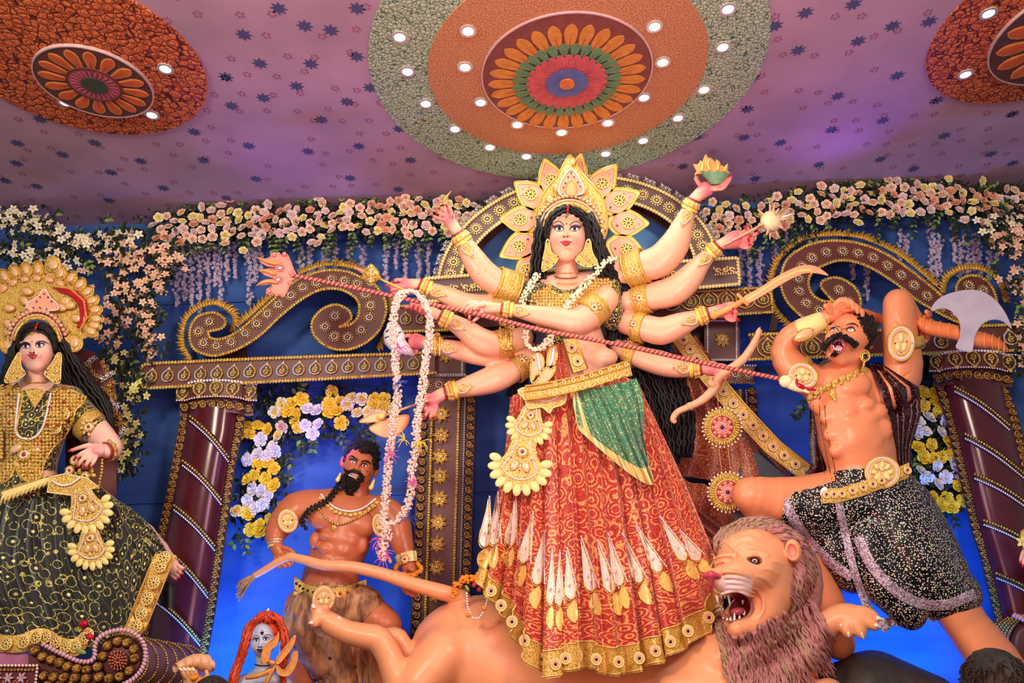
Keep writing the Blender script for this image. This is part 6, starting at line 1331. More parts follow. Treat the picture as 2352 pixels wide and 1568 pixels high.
def oval_jewel(root, u, v, rx, ry, w, ang=0):
    mk('oval_plaque', Bd().poly(arcpts(u, v, rx, ry, 0, 348, 30, 0, ang), w, 4, 1), 'inlay', root, False)
    mk('oval_rim', Bd().beads(arcpts(u, v, rx*.87, ry*.87, 0, 360, 60, w+4, ang), 2.4, 4.2), 'pearl', root); mk('oval_edge', Bd().tube(arcpts(u, v, rx, ry, 0, 350, 30, w+3, ang), n=6, sub=1, r=2, closed=True), 'gold_plain', root)
    mk('oval_inlay_rim', Bd().tube(arcpts(u, v, rx*.68, ry*.68, 0, 350, 24, w+4, ang), n=6, sub=1, r=1.6, closed=True), 'gold_plain', root)
    for dx, dy in ((-.25, .2), (.25, .2), (0, -.3)): mk('oval_inlay', Bd().ell(u+dx*rx, v+dy*ry, w+5, rx*.2, ry*.27, 2.4, dx*60, 10, 5), 'cream_gold', root)
    gems(root, [(u-.45*rx, v, w+6), (u+.45*rx, v-.1*ry, w+6), (u, v+.5*ry, w+6)], 'gem_red', 2.2)
# ---- the demon with the battle axe
D = T('demon_statue', 'roaring bare chested demon statue with a thick moustache and sequined black dhoti', 'statue', (2020, 1520, 330))
h = Sd(); h.ell((1954, 765, 338), (50, 50, 46), -20); h.ell((1930, 780, 350), (36, 40, 36), 10, k=12); h.cap([(1912, 812, 362, 15), (1935, 822, 350, 20), (1970, 812, 335, 22)], 10)
h.ell((1952, 778, 372), (18, 14, 12), k=8); h.ell((1908, 776, 372), (12, 12, 10), k=8)
for e in ((1915.5, 757), (1954, 757)): h.cut((*e, 388-abs(e[0]-1930)*.3), (11, 7, 8), k=3); h.ell((*e, 372-abs(e[0]-1930)*.25), (9, 6, 8), k=2)
h.cap([(1903, 751, 378, 2.5), (1914, 749, 386, 3.4), (1926, 753, 388, 3)], 4); h.cap([(1940, 752, 386, 3), (1956, 744, 382, 3.6), (1972, 751, 366, 2.5)], 4)
h.cap([(1932, 748, 380, 5), (1928, 758, 390, 5.4), (1924, 766, 396, 7)], 5); h.ell((1916, 768, 390), (5, 4.5, 6), k=3); h.ell((1934, 768, 390), (5.5, 5, 6), k=3)
h.cut((1925, 792, 396), (15, 17, 26), 15, k=4); h.cap([(x, y, 384, 2.6) for x, y, _ in arcpts(1925, 792, 15.5, 17.5, 0, 350, 16, 0, 15)], 3)
h.ell((2000, 790, 330), (7, 13, 6), 15, k=3)
h.cap([(1950, 812, 325, 32), (1945, 850, 315, 32), (1940, 880, 308, 44)], 8)
vh, fh = h.mesh(1.5)
b = Sd()
b.cap([(1930, 892, 296, 66), (1945, 940, 298, 78), (1968, 1000, 296, 90), (1982, 1060, 292, 84), (1985, 1110, 290, 88)], 14)
b.cap([(1880, 892, 300, 38), (1940, 880, 298, 40), (2050, 890, 290, 40)], 14)
b.ell((1957, 888, 352), (47, 32, 24), -12, k=6); b.ell((1882, 918, 348), (28, 36, 22), -15, k=6)
for u, v, a, c in ((1904, 958, 20, 17), (1913, 996, 21, 17), (1924, 1034, 20, 16), (1951, 945, 19, 15), (1990, 930, 20, 16), (2018, 945, 20, 18), (1990, 962, 24, 16), (2030, 985, 20, 22), (1950, 982, 17, 15), (1962, 1018, 22, 18), (2000, 1012, 26, 20)): b.ell((u, v, 366-((u-1960)/60)**2*14), (a*1.1, c*1.1, 15), -10, k=9)
for i in range(4): b.groove([(1858+i*3, 950+i*26, 352, 1.6), (1872+i*3, 956+i*26, 366, 1.8), (1886+i*3, 966+i*26, 376, 1.4)], 2)
b.groove([(1932, 925, 384, 2), (1936, 970, 392, 2.4), (1944, 1020, 392, 2.2), (1962, 1090, 388, 1.6)], 4)
b.cap([(1896, 888, 300, 36), (1860, 872, 308, 39), (1824, 848, 316, 39), (1800, 808, 322, 31), (1815, 774, 332, 27), (1845, 756, 340, 25), (1880, 738, 346, 19), (1898, 728, 350, 16)], 6, 2)
b.cap([(2030, 905, 292, 44), (2064, 884, 300, 46), (2075, 835, 305, 46), (2068, 775, 310, 42), (2066, 715, 315, 39), (2064, 700, 315, 37)], 6, 2)
b.cap([(2066, 700, 285, 36), (2095, 735, 266, 27), (2118, 745, 262, 20), (2128, 745, 262, 17)], 8, 2)
b.groove([(2050, 720, 352, 2), (2066, 745, 352, 2.4), (2086, 760, 340, 1.6)], 4); b.groove([(2052, 880, 346, 1.6), (2075, 866, 348, 1.8), (2096, 850, 340, 1.4)], 3)
b.cap([(2000, 1140, 300, 80), (1850, 1158, 335, 66), (1745, 1140, 368, 46), (1722, 1135, 374, 40)], 10, 2); b.cap([(1724, 1140, 368, 38), (1770, 1205, 345, 38), (1850, 1290, 330, 40), (1900, 1380, 320, 40), (1930, 1480, 310, 36)], 8, 2)
b.cap([(2030, 1150, 292, 86), (2110, 1280, 304, 80), (2180, 1370, 310, 58), (2225, 1440, 312, 50), (2285, 1520, 314, 58), (2330, 1600, 314, 54), (2350, 1720, 314, 34), (2356, 1790, 314, 32)], 10, 2)
vb, fb = b.mesh(3.1)
fL = [[(1918, 702, 362, 8), (1930, 690, 370, 7.4), (1944, 690, 374, 7), (1948, 700, 372, 6)], [(1930, 700, 364, 8), (1946, 692, 372, 7.4), (1958, 697, 376, 6.8), (1960, 708, 374, 6)], [(1938, 704, 362, 8), (1958, 700, 372, 7), (1969, 706, 374, 6.4), (1970, 716, 372, 5.6)], [(1946, 710, 360, 7), (1968, 709, 368, 6.4), (1980, 715, 370, 6), (1981, 724, 368, 5)], [(1908, 716, 366, 8), (1900, 705, 374, 7), (1896, 702, 376, 6)]]
fR = [[(2132, 738, 282, 9), (2144, 744, 290, 8), (2142, 758, 294, 7)], [(2128, 730, 282, 9), (2134, 722, 292, 8), (2128, 716, 296, 6)], [(2122, 760, 282, 9), (2130, 772, 290, 8), (2126, 782, 292, 6.4)], [(2116, 756, 284, 9), (2118, 772, 292, 8), (2112, 782, 294, 6)]]
v1, f1 = hand((1896, 729, 350, 16), (1918, 716, 352), 20, fL).mesh(1.5); v2, f2 = hand((2112, 744, 266, 18), (2124, 746, 272), 20, fR).mesh(1.6)
VD, FD = join([(vh, fh), (vb, fb), (v1, f1), (v2, f2)])
body('body', VD, FD, 'painted_clay', D, '#e88f62', [('e', ((1925, 792, 380), (15, 16, 24)), '#7a1420', 4), ('c', [(x, y, 386, 2.8) for x, y, _ in arcpts(1925, 792, 15.5, 17.5, 0, 350, 16, 0, 15)], '#d0525a', 2)])
tD_, tDh = bvh(VD, FD), bvh(vh, fh)
for k, (a0, a1, yy) in enumerate(((200, 340, -1), (30, 150, 1))):
    for i in range(7):
        p = arcpts(1925, 792, 12, 13, a0, a1, 7, 0, 15)[i]; mk('tooth', Bd().ell(p[0], p[1]-yy*1.5, 380, 1.9, 3.0 if i not in (1, 5) else 4.4, 1.8), 'white', D)
mk('tongue', Bd().ell(1926, 798, 374, 8, 6, 5, 10, 10, 6), 'gem_pink', D)
for e, o in (((1915.5, 757), -1), ((1954, 757), 1)):
    mk('eye', decal(tDh, Bd(), [(e[0]+x, e[1]+y) for x, y in ((-9, 2), (-4, -4), (2, -5), (9, 1), (3, 4), (-4, 4))], .3, .6), 'white', D); mk('iris', decal(tDh, Bd(), [(e[0]-1+2.6*x, e[1]-1.5+2.6*y) for x, y, _ in ringpts(1, 10)], .9, .5), 'steel_lilac', D); mk('pupil', decal(tDh, Bd(), [(e[0]-1+1.2*x, e[1]-1.5+1.2*y) for x, y, _ in ringpts(1, 8)], 1.6, .4), 'black', D)
    mk('eye_line', lay(tDh, Bd(), [(e[0]-10, e[1]+2, 1), (e[0]-3, e[1]-5, 1.6), (e[0]+4, e[1]-5, 1.6), (e[0]+11, e[1]+3, 1)], 1, .5), 'black', D)
mk('eyebrow', lay(tDh, Bd(), [(1917, 746, 1), (1925, 750, 1.4), (1930, 750, .8)], 1, .5), 'brow_brown', D); mk('eyebrow', lay(tDh, Bd(), [(1942, 748, .8), (1953, 743, 1.6), (1964, 744, 1.6), (1972, 751, .9)], 1, .5), 'brow_brown', D)
curls(D, 'moustache', tDh, [(x, y) for x, y in cr_spline([(1893, 800), (1897, 790), (1908, 780), (1922, 771), (1936, 772), (1948, 780), (1958, 787), (1966, 792)], 5)], 5.5, 120, 1, 2, 380, 3.4)
mk('moustache_core', Bd().tube([(1894, 800, 374, 6), (1898, 789, 382, 6), (1910, 779, 390, 5), (1922, 772, 396, 4), (1936, 773, 396, 5), (1948, 781, 390, 6), (1958, 788, 382, 6.5), (1964, 794, 376, 6)], n=8, sub=4), 'black_hair', D)
curls(D, 'goatee', tDh, [(1912, 816), (1916, 813), (1920, 811)], 4.5, 14, 2, 1.5, 370, 2.5)
hr = infill([(1914, 744), (1928, 728), (1945, 720), (1965, 718), (1990, 725), (2008, 740), (2012, 755), (2004, 775), (2002, 790), (1990, 796), (1980, 794), (1980, 780), (1982, 758), (1974, 742), (1958, 733), (1938, 735), (1922, 744)], 5)
mk('hair_cap', Bd().ell(1968, 754, 318, 46, 38, 44, 0, 18, 10), 'black_hair', D)
hb = BVHTree.FromPolygons([Vector(p) for p in Bd().ell(1966, 756, 322, 50, 40, 50, 0, 18, 10).v], [tuple(f) for f in Bd().ell(1966, 756, 322, 50, 40, 50, 0, 18, 10).f])
curls(D, 'curly_hair', hb, hr, 6.5, 420, 3, 0, 350, 4)
mk('earring', Bd().ell(1987, 817, 356, 11, 11, 4, 0, 14, 6).tube(arcpts(1987, 817, 11, 12, 0, 340, 16, 359), n=5, sub=1, r=2, closed=True), 'gold', D); mk('earring_stone', Bd().ell(1988, 818, 361, 6, 6.5, 3), 'gem_dark', D)
mk('earring_drop', Bd().beads([(1985, 832, 360), (1983, 842, 362), (1981, 850, 362)], 4, 7), 'gold', D)
# collar, armlets, arm guard, belt
for i, p in enumerate([(1862, 912), (1876, 902), (1890, 892), (1905, 884), (1920, 877), (1936, 870), (1952, 862), (1968, 855), (1984, 850)]): mk('collar_piece', Bd().ell(p[0], p[1], drop(tD_, *p, 3, 350), 11, 8, 4, -28, 10, 5).ell(p[0]-3, p[1]+8, drop(tD_, p[0]-3, p[1]+8, 2, 345), 6, 7, 3), 'gold_fine', D)
gems(D, [(p[0], p[1], drop(tD_, *p, 7, 352)) for p in [(1870, 906), (1898, 888), (1928, 873), (1960, 858), (1884, 912)]], 'gem_red', 2.6)
mk('collar_drop', Bd().ell(1914, 905, drop(tD_, 1914, 905, 3, 360), 9, 14, 3, 0, 10, 6).ell(1918, 915, drop(tD_, 1918, 915, 3, 360), 4, 9, 3), 'gold_fine', D)
band(D, 'armlet', (2078, 800, 306), (2074, 776, 308), 48, 47, 'gold_fine', 26); oval_jewel(D, 2070, 788, 30, 41, 358, 0)
band(D, 'armlet', (1838, 862, 312), (1822, 842, 316), 42, 42, 'gold_fine', 26); oval_jewel(D, 1844, 862, 34, 28, 362, 25)
band(D, 'arm_guard', (1838, 762, 338), (1896, 731, 349), 29, 19, 'cream_gold', 24, nr=4)
for f_ in (0, 1): mk('arm_guard_rim', Bd().tube([(1838+58*f_+ (27-9*f_)*.45*math.cos(a), 762-31*f_+(27-9*f_)*math.sin(a)*.9, 340+10*f_+(27-9*f_)*math.cos(a)*.98, 2.2) for a in np.linspace(-1.5, 1.5, 12)], n=6, sub=1), 'gold_fine', D)
mk('arm_guard_plaque', Bd().ell(1846, 768, 366, 24, 11, 4, -25, 14, 6), 'inlay', D); mk('arm_guard_plaque_rim', Bd().tube(arcpts(1846, 768, 25, 12, 0, 345, 18, 367, -25), n=5, sub=1, r=1.8, closed=True), 'gold_fine', D)
# dhoti
d = Sd(); d.cap([(1985, 1120, 296, 92), (2060, 1190, 300, 96), (2120, 1290, 308, 92), (2170, 1355, 312, 72), (2196, 1372, 312, 62)], 12, 2)
d.cap([(1990, 1150, 304, 84), (1880, 1166, 330, 74), (1820, 1160, 345, 62)], 14); d.cap([(1900, 1200, 318, 60), (1930, 1260, 318, 60), (1965, 1310, 320, 54)], 10)
d.cap([(2000, 1240, 340, 60), (2040, 1340, 345, 58), (2085, 1400, 345, 42), (2095, 1412, 345, 36)], 12)
for i in range(9): u = 1940+i*24; d.groove([(u, 1150, 396, 2), (u+22, 1250, 408, 3), (u+52, 1380, 400, 3)], 6)
V_, F_ = d.mesh(3.6); body('dhoti', V_, F_, 'sequins_black', D, '#000000', []); tDd = bvh(V_, F_)
def bw_(u, v): u = min(2060, max(1902, u)); return max(drop(tD_, u, v, 6, 330), drop(tDd, u, v, 6, 330), 366)
mk('belt', Bd().grid(lambda x, y: (lambda c: (c[0], c[1]+y*34, bw_(c[0], c[1]+y*22)+2+3*math.sin(y*3.14)))(along([(1886, 1122), (1930, 1120), (1990, 1102), (2040, 1082), (2088, 1062)], x)), 50, 8), 'gold_fine', D)
bp = [(1888, 1136), (1930, 1134), (1990, 1117), (2040, 1097), (2088, 1078)]
for i, x in enumerate(np.linspace(.06, .98, 10)): c = along(bp, x); put('round_mirror', EYEM, D, face(c[0], c[1], bw_(c[0], c[1])+6, 10))
oval_jewel(D, 2027, 1084, 40, 37, bw_(2027, 1084)+6, 0)
for i in range(8): a = i*math.pi/4; mk('buckle_petal', Bd().ell(2027+18*math.cos(a), 1084+17*math.sin(a), bw_(2027, 1084)+12, 9, 6, 3, math.degrees(a), 8, 5), 'cream_gold', D)
mk('belt_tip', Bd().ell(1893, 1130, bw_(1893, 1130)+2, 10, 14, 5, 20), 'rose_white', D)
for p, w_ in (([(1778, 1105), (1800, 1150), (1838, 1215), (1880, 1265), (1925, 1305), (1958, 1325)], 22), ([(1926, 1150), (1940, 1220), (1962, 1310), (1992, 1390), (2035, 1445)], 18), ([(1970, 1232), (2000, 1295), (2050, 1350), (2110, 1384), (2175, 1388), (2240, 1362)], 24)): ribbon(D, 'lace_border', tDd, p, w_, 'lace_silver', 3, 372 if w_ == 22 else 350)
B = Bd().grid(lambda x, y: (2022+x*128, 1418-x*22+y*(26+6*math.sin(x*20))+math.sin(x*9)*4, 350+6*math.sin(x*24)-20*x), 40, 6); mk('ragged_hem', B, 'lace_silver', D)
# sequined cape
mk('cape', Bd().grid(lambda x, y: (lambda a_, c_: (lambda q_: (q_[0], q_[1], max(300, drop(tD_, q_[0], q_[1], 5, 300))*(1-.0*y)+6*math.sin(x*14+y*3)))((a_[0]+(c_[0]-a_[0])*x, a_[1]+(c_[1]-a_[1])*x)))(along([(1994, 834), (2018, 890), (2046, 960), (2060, 1030), (2064, 1085)], y), along([(2030, 838), (2112, 890), (2116, 950), (2092, 1030), (2096, 1090)], y)), 26, 30), 'sequins_red', D)
mk('cape', Bd().grid(lambda x, y: (lambda a_, c_: (a_[0]+(c_[0]-a_[0])*x, a_[1]+(c_[1]-a_[1])*x, 240+8*math.sin(x*12)))(along([(1860, 930), (1858, 1010), (1862, 1070), (1838, 1108), (1850, 1125)], y), along([(1900, 930), (2000, 1010), (1990, 1080), (1960, 1120), (1940, 1135)], y)), 20, 24), 'sequins_red', D)
# blood lines painted on the chest
for dx in (0, 14, 26): mk('painted_line', lay(tD_, Bd(), [(1868+dx, 930), (1872+dx, 980), (1884+dx, 1040), (1896+dx, 1100)], .8, .2, default=350), 'brow_brown', D)
# ---- battle axe
z = lambda p: Z(p, 1740, 500, 3.843)
A = T('battle_axe', 'large battle axe with a pale lilac crescent blade and orange wrapped handle', 'axe', (2200, 770, 320))
plate(A, 'blade', z([(1530,825),(1565,745),(1660,680),(1800,640),(1950,640),(2060,690),(2150,780),(2210,880),(2245,982),(2175,920),(2090,900),(2010,920),(1960,970),(1920,1050),(1900,1170),(1860,1185),(1750,1150),(1780,1060),(1790,960),(1760,880),(1700,820),(1620,800)]), 332, 8, 'steel_lilac', 0, sub=3)
HP = z([(1420, 905), (1500, 960), (1620, 990), (1740, 1010), (1860, 1050), (1980, 1080), (2080, 1100), (2160, 1140), (2215, 1170)]); RR = (11, 17, 18, 18, 18, 19, 15, 10, 2)
mk('handle', Bd().tube([(*p, 314, r) for p, r in zip(HP, RR)], n=12, sub=4), 'wood_orange', A)
for t_ in np.linspace(.06, .9, 11): c = along(HP, t_); mk('handle_wrap', Bd().tube([(c[0]+5+4*math.cos(a)*-1, c[1]+18.5*math.sin(a), 314+18.5*math.cos(a), 1.6) for a in np.linspace(-1.7, 1.7, 10)], n=5, sub=1), 'clay_orange', A)
mk('handle_butt', Bd().tube([(2118, 752, 292, 12), (2060, 742, 262, 12), (2008, 730, 262, 13), (1985, 722, 300, 13), (1940, 712, 350, 12), (1900, 702, 362, 9)], n=10, sub=4), 'wood_orange', A)
# ---- the demon holding the lion's tail
K = T('demon_statue', 'bearded bare chested demon statue in a hide skirt gripping the lion tail', 'statue', (760, 1530, 200))
h = Sd(); h.ell((828, 1066, 205), (38, 48, 42), 16); h.ell((820, 1084, 214), (32, 34, 34), 16, k=10); h.ell((806, 1110, 222), (14, 12, 14), k=10)
for e in ((811, 1060), (837, 1068.5)): h.cut((*e, 250-abs(e[0]-824)*.3), (9, 5.5, 6), 14, k=3); h.ell((*e, 236-abs(e[0]-824)*.2), (7, 4.6, 7), 14, k=1.5)
h.cap([(801, 1051, 238, 2.4), (812, 1050, 246, 3.2), (823, 1058, 248, 3)], 3); h.cap([(829, 1060, 248, 3), (841, 1059, 246, 3.2), (852, 1066, 234, 2.4)], 3)
h.cap([(826, 1058, 246, 3.4), (822, 1068, 252, 3.8), (819, 1075, 257, 5)], 4); h.ell((813, 1076, 252), (4, 3.4, 4), k=2); h.ell((825.5, 1079, 252), (4, 3.4, 4), k=2)
h.ell((807, 1080, 238), (9, 8, 8), k=6); h.ell((838, 1088, 234), (9, 9, 8), k=6); h.cut((811, 1091, 258), (11, 6, 14), 20, k=2)
for i in range(3): h.groove([(832+i*3, 1040+i*3, 249, 1), (846+i*2, 1042+i*4, 243, 1)], 2, 1)
h.ell((786, 1060, 205), (5, 13, 6), 10, k=3); h.ell((864, 1083, 202), (6, 13, 6), 20, k=3)
h.cap([(824, 1105, 196, 27), (815, 1150, 192, 30), (808, 1175, 190, 44)], 8)
vh, fh = h.mesh(1.3)
b = Sd(); b.cap([(795, 1195, 186, 66), (785, 1240, 190, 66), (768, 1290, 190, 62), (758, 1335, 190, 66), (756, 1390, 188, 78)], 14); b.cap([(700, 1162, 190, 36), (800, 1158, 188, 40), (898, 1186, 188, 34)], 14)
b.ell((742, 1190, 232), (38, 30, 22), 10, k=6); b.ell((826, 1204, 234), (42, 30, 22), 12, k=6)
for u, v, a, c in ((752, 1232, 20, 13), (800, 1240, 20, 13), (748, 1260, 18, 14), (786, 1264, 18, 13), (750, 1288, 17, 13), (780, 1292, 16, 12), (722, 1240, 12, 20), (832, 1250, 14, 22)): b.ell((u, v, 246-((u-772)/50)**2*12), (a, c, 12), 8, k=6)
b.groove([(778, 1212, 256, 2), (770, 1260, 262, 2), (762, 1310, 256, 1.8)], 3); b.cut((753, 1314, 256), (4, 4, 6))
b.cap([(716, 1162, 200, 38), (682, 1168, 208, 38), (652, 1196, 216, 33), (634, 1222, 224, 26), (630, 1240, 232, 19), (632, 1252, 236, 15)], 6, 2)
b.cap([(878, 1172, 198, 36), (904, 1192, 206, 36), (918, 1232, 218, 30), (930, 1268, 228, 22), (938, 1300, 236, 16)], 6, 2)
b.cap([(800, 1400, 190, 60), (850, 1415, 205, 48), (880, 1432, 215, 40)], 10, 2); b.cap([(885, 1440, 210, 38), (880, 1500, 190, 34), (875, 1620, 180, 30), (872, 1760, 176, 24)], 8, 2); b.cap([(710, 1400, 180, 58), (690, 1500, 180, 50), (680, 1620, 180, 34), (678, 1760, 178, 24)], 10, 2)
vb, fb = b.mesh(2.9)
fl_ = [[(640, 1276, 250, 6), (646, 1292, 262, 5.6), (656, 1300, 266, 5)], [(648, 1272, 254, 6), (658, 1288, 268, 5.6), (666, 1298, 270, 5)], [(654, 1266, 256, 6), (668, 1280, 272, 5.4), (672, 1292, 274, 4.6)], [(634, 1278, 246, 5.6), (634, 1294, 256, 5.2), (644, 1302, 260, 4.4)], [(652, 1258, 256, 6), (668, 1264, 268, 5.4), (676, 1272, 272, 5)]]
fr_ = [[(930, 1334, 262, 6), (926, 1350, 272, 5.4), (936, 1362, 276, 4.8)], [(938, 1338, 264, 6), (936, 1354, 274, 5.4), (946, 1366, 276, 4.8)], [(946, 1340, 264, 6), (948, 1356, 274, 5), (956, 1364, 276, 4.6)], [(952, 1336, 262, 5.6), (958, 1350, 272, 5), (964, 1358, 274, 4.4)], [(938, 1308, 268, 6), (940, 1304, 282, 5.6), (947, 1308, 290, 5)]]
v1, f1 = hand((632, 1251, 237, 15), (643, 1268, 244), 17, fl_).mesh(1.3); v2, f2 = hand((938, 1298, 237, 16), (941, 1322, 250), 17, fr_).mesh(1.3)
VK, FK = join([(vh, fh), (vb, fb), (v1, f1), (v2, f2)])
body('body', VK, FK, 'painted_clay', K, '#bf6c48', [('e', ((811, 1091, 248), (11, 6, 16)), '#c0454c', 2), ('e', ((806, 1250, 230), (1, 1, 1)), '#bf6c48', 1)])
tK, tKh = bvh(VK, FK), bvh(vh, fh)
for e in ((811, 1060), (837, 1068.5)):
    r_ = lambda x, y: (e[0]+x*.96-y*.26, e[1]+x*.26+y*.96)
    mk('eye', decal(tKh, Bd(), [r_(*p) for p in ((-7, 0), (-3, -3.4), (2, -3.6), (7, 0), (3, 3), (-3, 3))], .3, .5), 'white', K); mk('iris', decal(tKh, Bd(), [(e[0]+3*x, e[1]+3*y) for x, y, _ in ringpts(1, 10)], .8, .5), 'eye_brown', K)
    mk('eye_line', lay(tKh, Bd(), [r_(-8, 1)+(.8,), r_(-3, -4)+(1.3,), r_(3, -4)+(1.3,), r_(8, 1)+(.8,)], 1, .5), 'black', K)
mk('eyebrow', lay(tKh, Bd(), [(802, 1050, 1), (808, 1047, 1.8), (816, 1052, 2), (823, 1058, 1.4)], 1, .6), 'black_hair', K); mk('eyebrow', lay(tKh, Bd(), [(829, 1060, 1.2), (838, 1058, 2), (846, 1060, 2), (852, 1066, 1)], 1, .6), 'black_hair', K)
mk('mole', decal(tKh, Bd(), [(843.5+1.4*x, 1083+1.4*y) for x, y, _ in ringpts(1, 8)], .4, .5), 'black', K)
for i in range(6):
    for s_ in (0, 1): mk('tooth', Bd().ell(803+i*3.2-s_*1.5, 1085.5+i*1.3+s_*5, 250, 1.5, 2.3, 1.6, 20), 'white', K)
curls(K, 'beard', tKh, infill([(792, 1088), (786, 1106), (789, 1122), (800, 1138), (812, 1130), (824, 1114), (832, 1100), (828, 1094), (822, 1102), (808, 1100), (798, 1094)], 3.4), 4.6, 260, 5, 3, 236, 2.5)
mk('beard_core', Bd().ell(809, 1110, 226, 20, 16, 16, 16, 14, 8).ell(803, 1124, 226, 10, 13, 11, 10), 'black_hair', K)
mk('moustache', Bd().tube([(790, 1073, 238, .8), (792, 1080, 244, 2.6), (802, 1083, 251, 4), (813, 1080, 256, 3.4), (824, 1084, 254, 4), (830, 1092, 248, 3), (840, 1095, 242, .9)], n=7, sub=5), 'black_hair', K)
mk('moustache', Bd().tube([(797, 1084, 246, 4), (794, 1092, 242, 5), (792, 1102, 236, 5)], n=7, sub=3).tube([(829, 1088, 248, 4), (832, 1096, 244, 5), (832, 1104, 236, 5)], n=7, sub=3), 'black_hair', K)
ho = [(799, 1036), (806, 1024), (820, 1015), (840, 1012), (856, 1020), (866, 1034), (868, 1052), (866, 1070), (860, 1080), (858, 1064), (860, 1050), (852, 1038), (842, 1034), (836, 1040), (830, 1034), (826, 1026), (812, 1028)]
kb = Bd().ell(832, 1056, 196, 40, 46, 48, 16, 18, 10); hb = BVHTree.FromPolygons([Vector(p) for p in kb.v], [tuple(f) for f in kb.f]); mk('hair_cap', Bd().ell(834, 1050, 186, 38, 42, 40, 16, 16, 10), 'black_hair', K)
curls(K, 'curly_hair', hb, infill(ho, 3.6), 5, 260, 6, 1, 215, 3); curls(K, 'curly_hair', hb, [(x, y) for x, y in cr_spline([(800, 1035), (794, 1045), (790, 1058)], 4)], 3.4, 24, 7, 0, 215, 1.5)
pb = [(790, 1100, 212), (779, 1112, 214), (756, 1144, 232), (735, 1158, 246), (712, 1170, 256), (700, 1186, 256), (693, 1200, 254), (704, 1214, 252)]; q = resample(cr_spline(pb, 5), 5)
B = Bd(); [B.ell(c[0]+(2.4 if i % 2 else -2.4), c[1]+(1.6 if i % 2 else -1.6), c[2]+2, 6.5, 4.4, 5, 60 if i % 2 else 100, 8, 5) for i, c in enumerate(q)]; mk('braid', B, 'black_hair', K)
for c in ((782, 1086, 776, 1104, 206), (860, 1100, 852, 1122, 208)): mk('earring', Bd().tube([(c[0], c[1], c[4]+10, 2), (lerp(c[:2], c[2:4], .5)[0], lerp(c[:2], c[2:4], .5)[1], c[4]+14, 4), (c[2], c[3]-2, c[4]+16, 6), (c[2]-1, c[3]+2, c[4]+16, 4)], n=8, sub=3), 'cream_gold', K)
n1 = cr_spline([(738, 1136), (752, 1152), (775, 1168), (805, 1174), (835, 1166), (862, 1146)], 5); mk('necklace', Bd().beads([(*p, drop(tK, *p, 2, 225)) for p in n1], 3.2, 5), 'pearl', K)
for p in resample([(*p, 0) for p in [(736, 1144), (750, 1160), (773, 1177), (805, 1183), (838, 1176), (866, 1154)]], 12): mk('necklace_link', Bd().ell(p[0], p[1], drop(tK, p[0], p[1], 2, 222), 7, 5.6, 3, 0, 8, 5), 'gold_fine', K)
n2 = cr_spline([(730, 1162), (742, 1184), (760, 1198), (778, 1204), (800, 1198), (830, 1184), (862, 1162)], 5); mk('bead_necklace', Bd().beads([(*p, drop(tK, *p, 3, 235)) for p in n2], 3.4, 6.6), 'gold_fine', K); mk('pendant', Bd().ell(767, 1212, drop(tK, 767, 1212, 2, 250), 7, 8, 3), 'gold_fine', K)
oval_jewel(K, 661, 1196, 22, 26, 254, -10); oval_jewel(K, 872, 1206, 16, 26, 250, -8)
for i in range(3): band(K, 'bangle', (631, 1240+i*6, 231+i*2), (631.5, 1244+i*6, 232+i*2), 19.5-i*1.4, 19-i*1.4, 'cream_gold' if i != 1 else 'silver')
band(K, 'bracelet', (932, 1272, 230), (938, 1294, 235), 24, 20, 'cream_gold', ridge=.08); put('jewel_disc', DISC, K, face(930, 1284, 256, 11))
mg = T('marigold_ring', 'ring of orange marigold petals around the bearded demon wrist', 'garland', (940, 1302, 240)); B = Bd(); rg = random.Random(3)
for i in range(90): a = rg.uniform(0, 6.28); B.ell(938+30*math.cos(a), 1306+15*math.sin(a)+rg.uniform(-3, 3), 250+26*math.sin(a)+rg.uniform(-3, 3), 5.4, 5, 5, 0, 6, 4)
tag(mk('petals', B, 'marigold', mg), kind='stuff')
mk('belt', Bd().grid(lambda x, y: (lambda c: (c[0], c[1]+y*30, drop(tK, min(822, max(698, c[0])), c[1]+y*20, 8, 236)+3*math.sin(y*3.14)))(along([(676, 1322), (700, 1340), (740, 1352), (790, 1348), (842, 1330)], x)), 50, 8), 'gold_fine', K)
for x in np.linspace(.05, .95, 12): c = along([(676, 1336), (700, 1354), (740, 1366), (790, 1362), (842, 1344)], x); mk('belt_stone', Bd().ell(c[0], c[1], drop(tK, min(822, max(698, c[0])), c[1]-8, 13, 245), 4, 4, 2.4), 'gem_dark' if int(x*100) % 2 else 'gem_red', K); mk('belt_scallop', Bd().ell(c[0], c[1]+22, drop(tK, min(822, max(698, c[0])), c[1]-8, 8, 240), 9, 6, 4), 'gold_fine', K)
oval_jewel(K, 743, 1375, 25, 30, 272, 10)
d = Sd(); d.cap([(756, 1385, 190, 82), (715, 1420, 196, 64), (690, 1470, 200, 46), (694, 1500, 200, 30)], 12, 2); d.cap([(780, 1400, 190, 74), (830, 1395, 206, 54)], 12); d.cap([(750, 1430, 196, 58), (770, 1500, 200, 40), (790, 1560, 196, 36), (800, 1610, 190, 30)], 12, 2); d.cap([(690, 1460, 200, 50), (730, 1530, 196, 36)], 12)
for i in range(9): u = 660+i*22; d.groove([(u+8, 1370, 256, 2), (u-2, 1440, 262, 3.4), (u+4, 1520, 246, 3.4)], 5)
V_, F_ = d.mesh(3); body('hide_skirt', V_, F_, 'spotted_hide', K, '#000000', [])
for i in range(11):
    u = 730+i*15; mk('hide_strip', Bd().tube([(u, 1470, 206, 10), (u+3, 1520, 212, 9), (u+6, 1565+8*(i % 3), 208, 7), (u+4, 1600+9*(i % 2), 204, 2)], n=7, sub=3, flat=.45), 'spotted_hide', K)
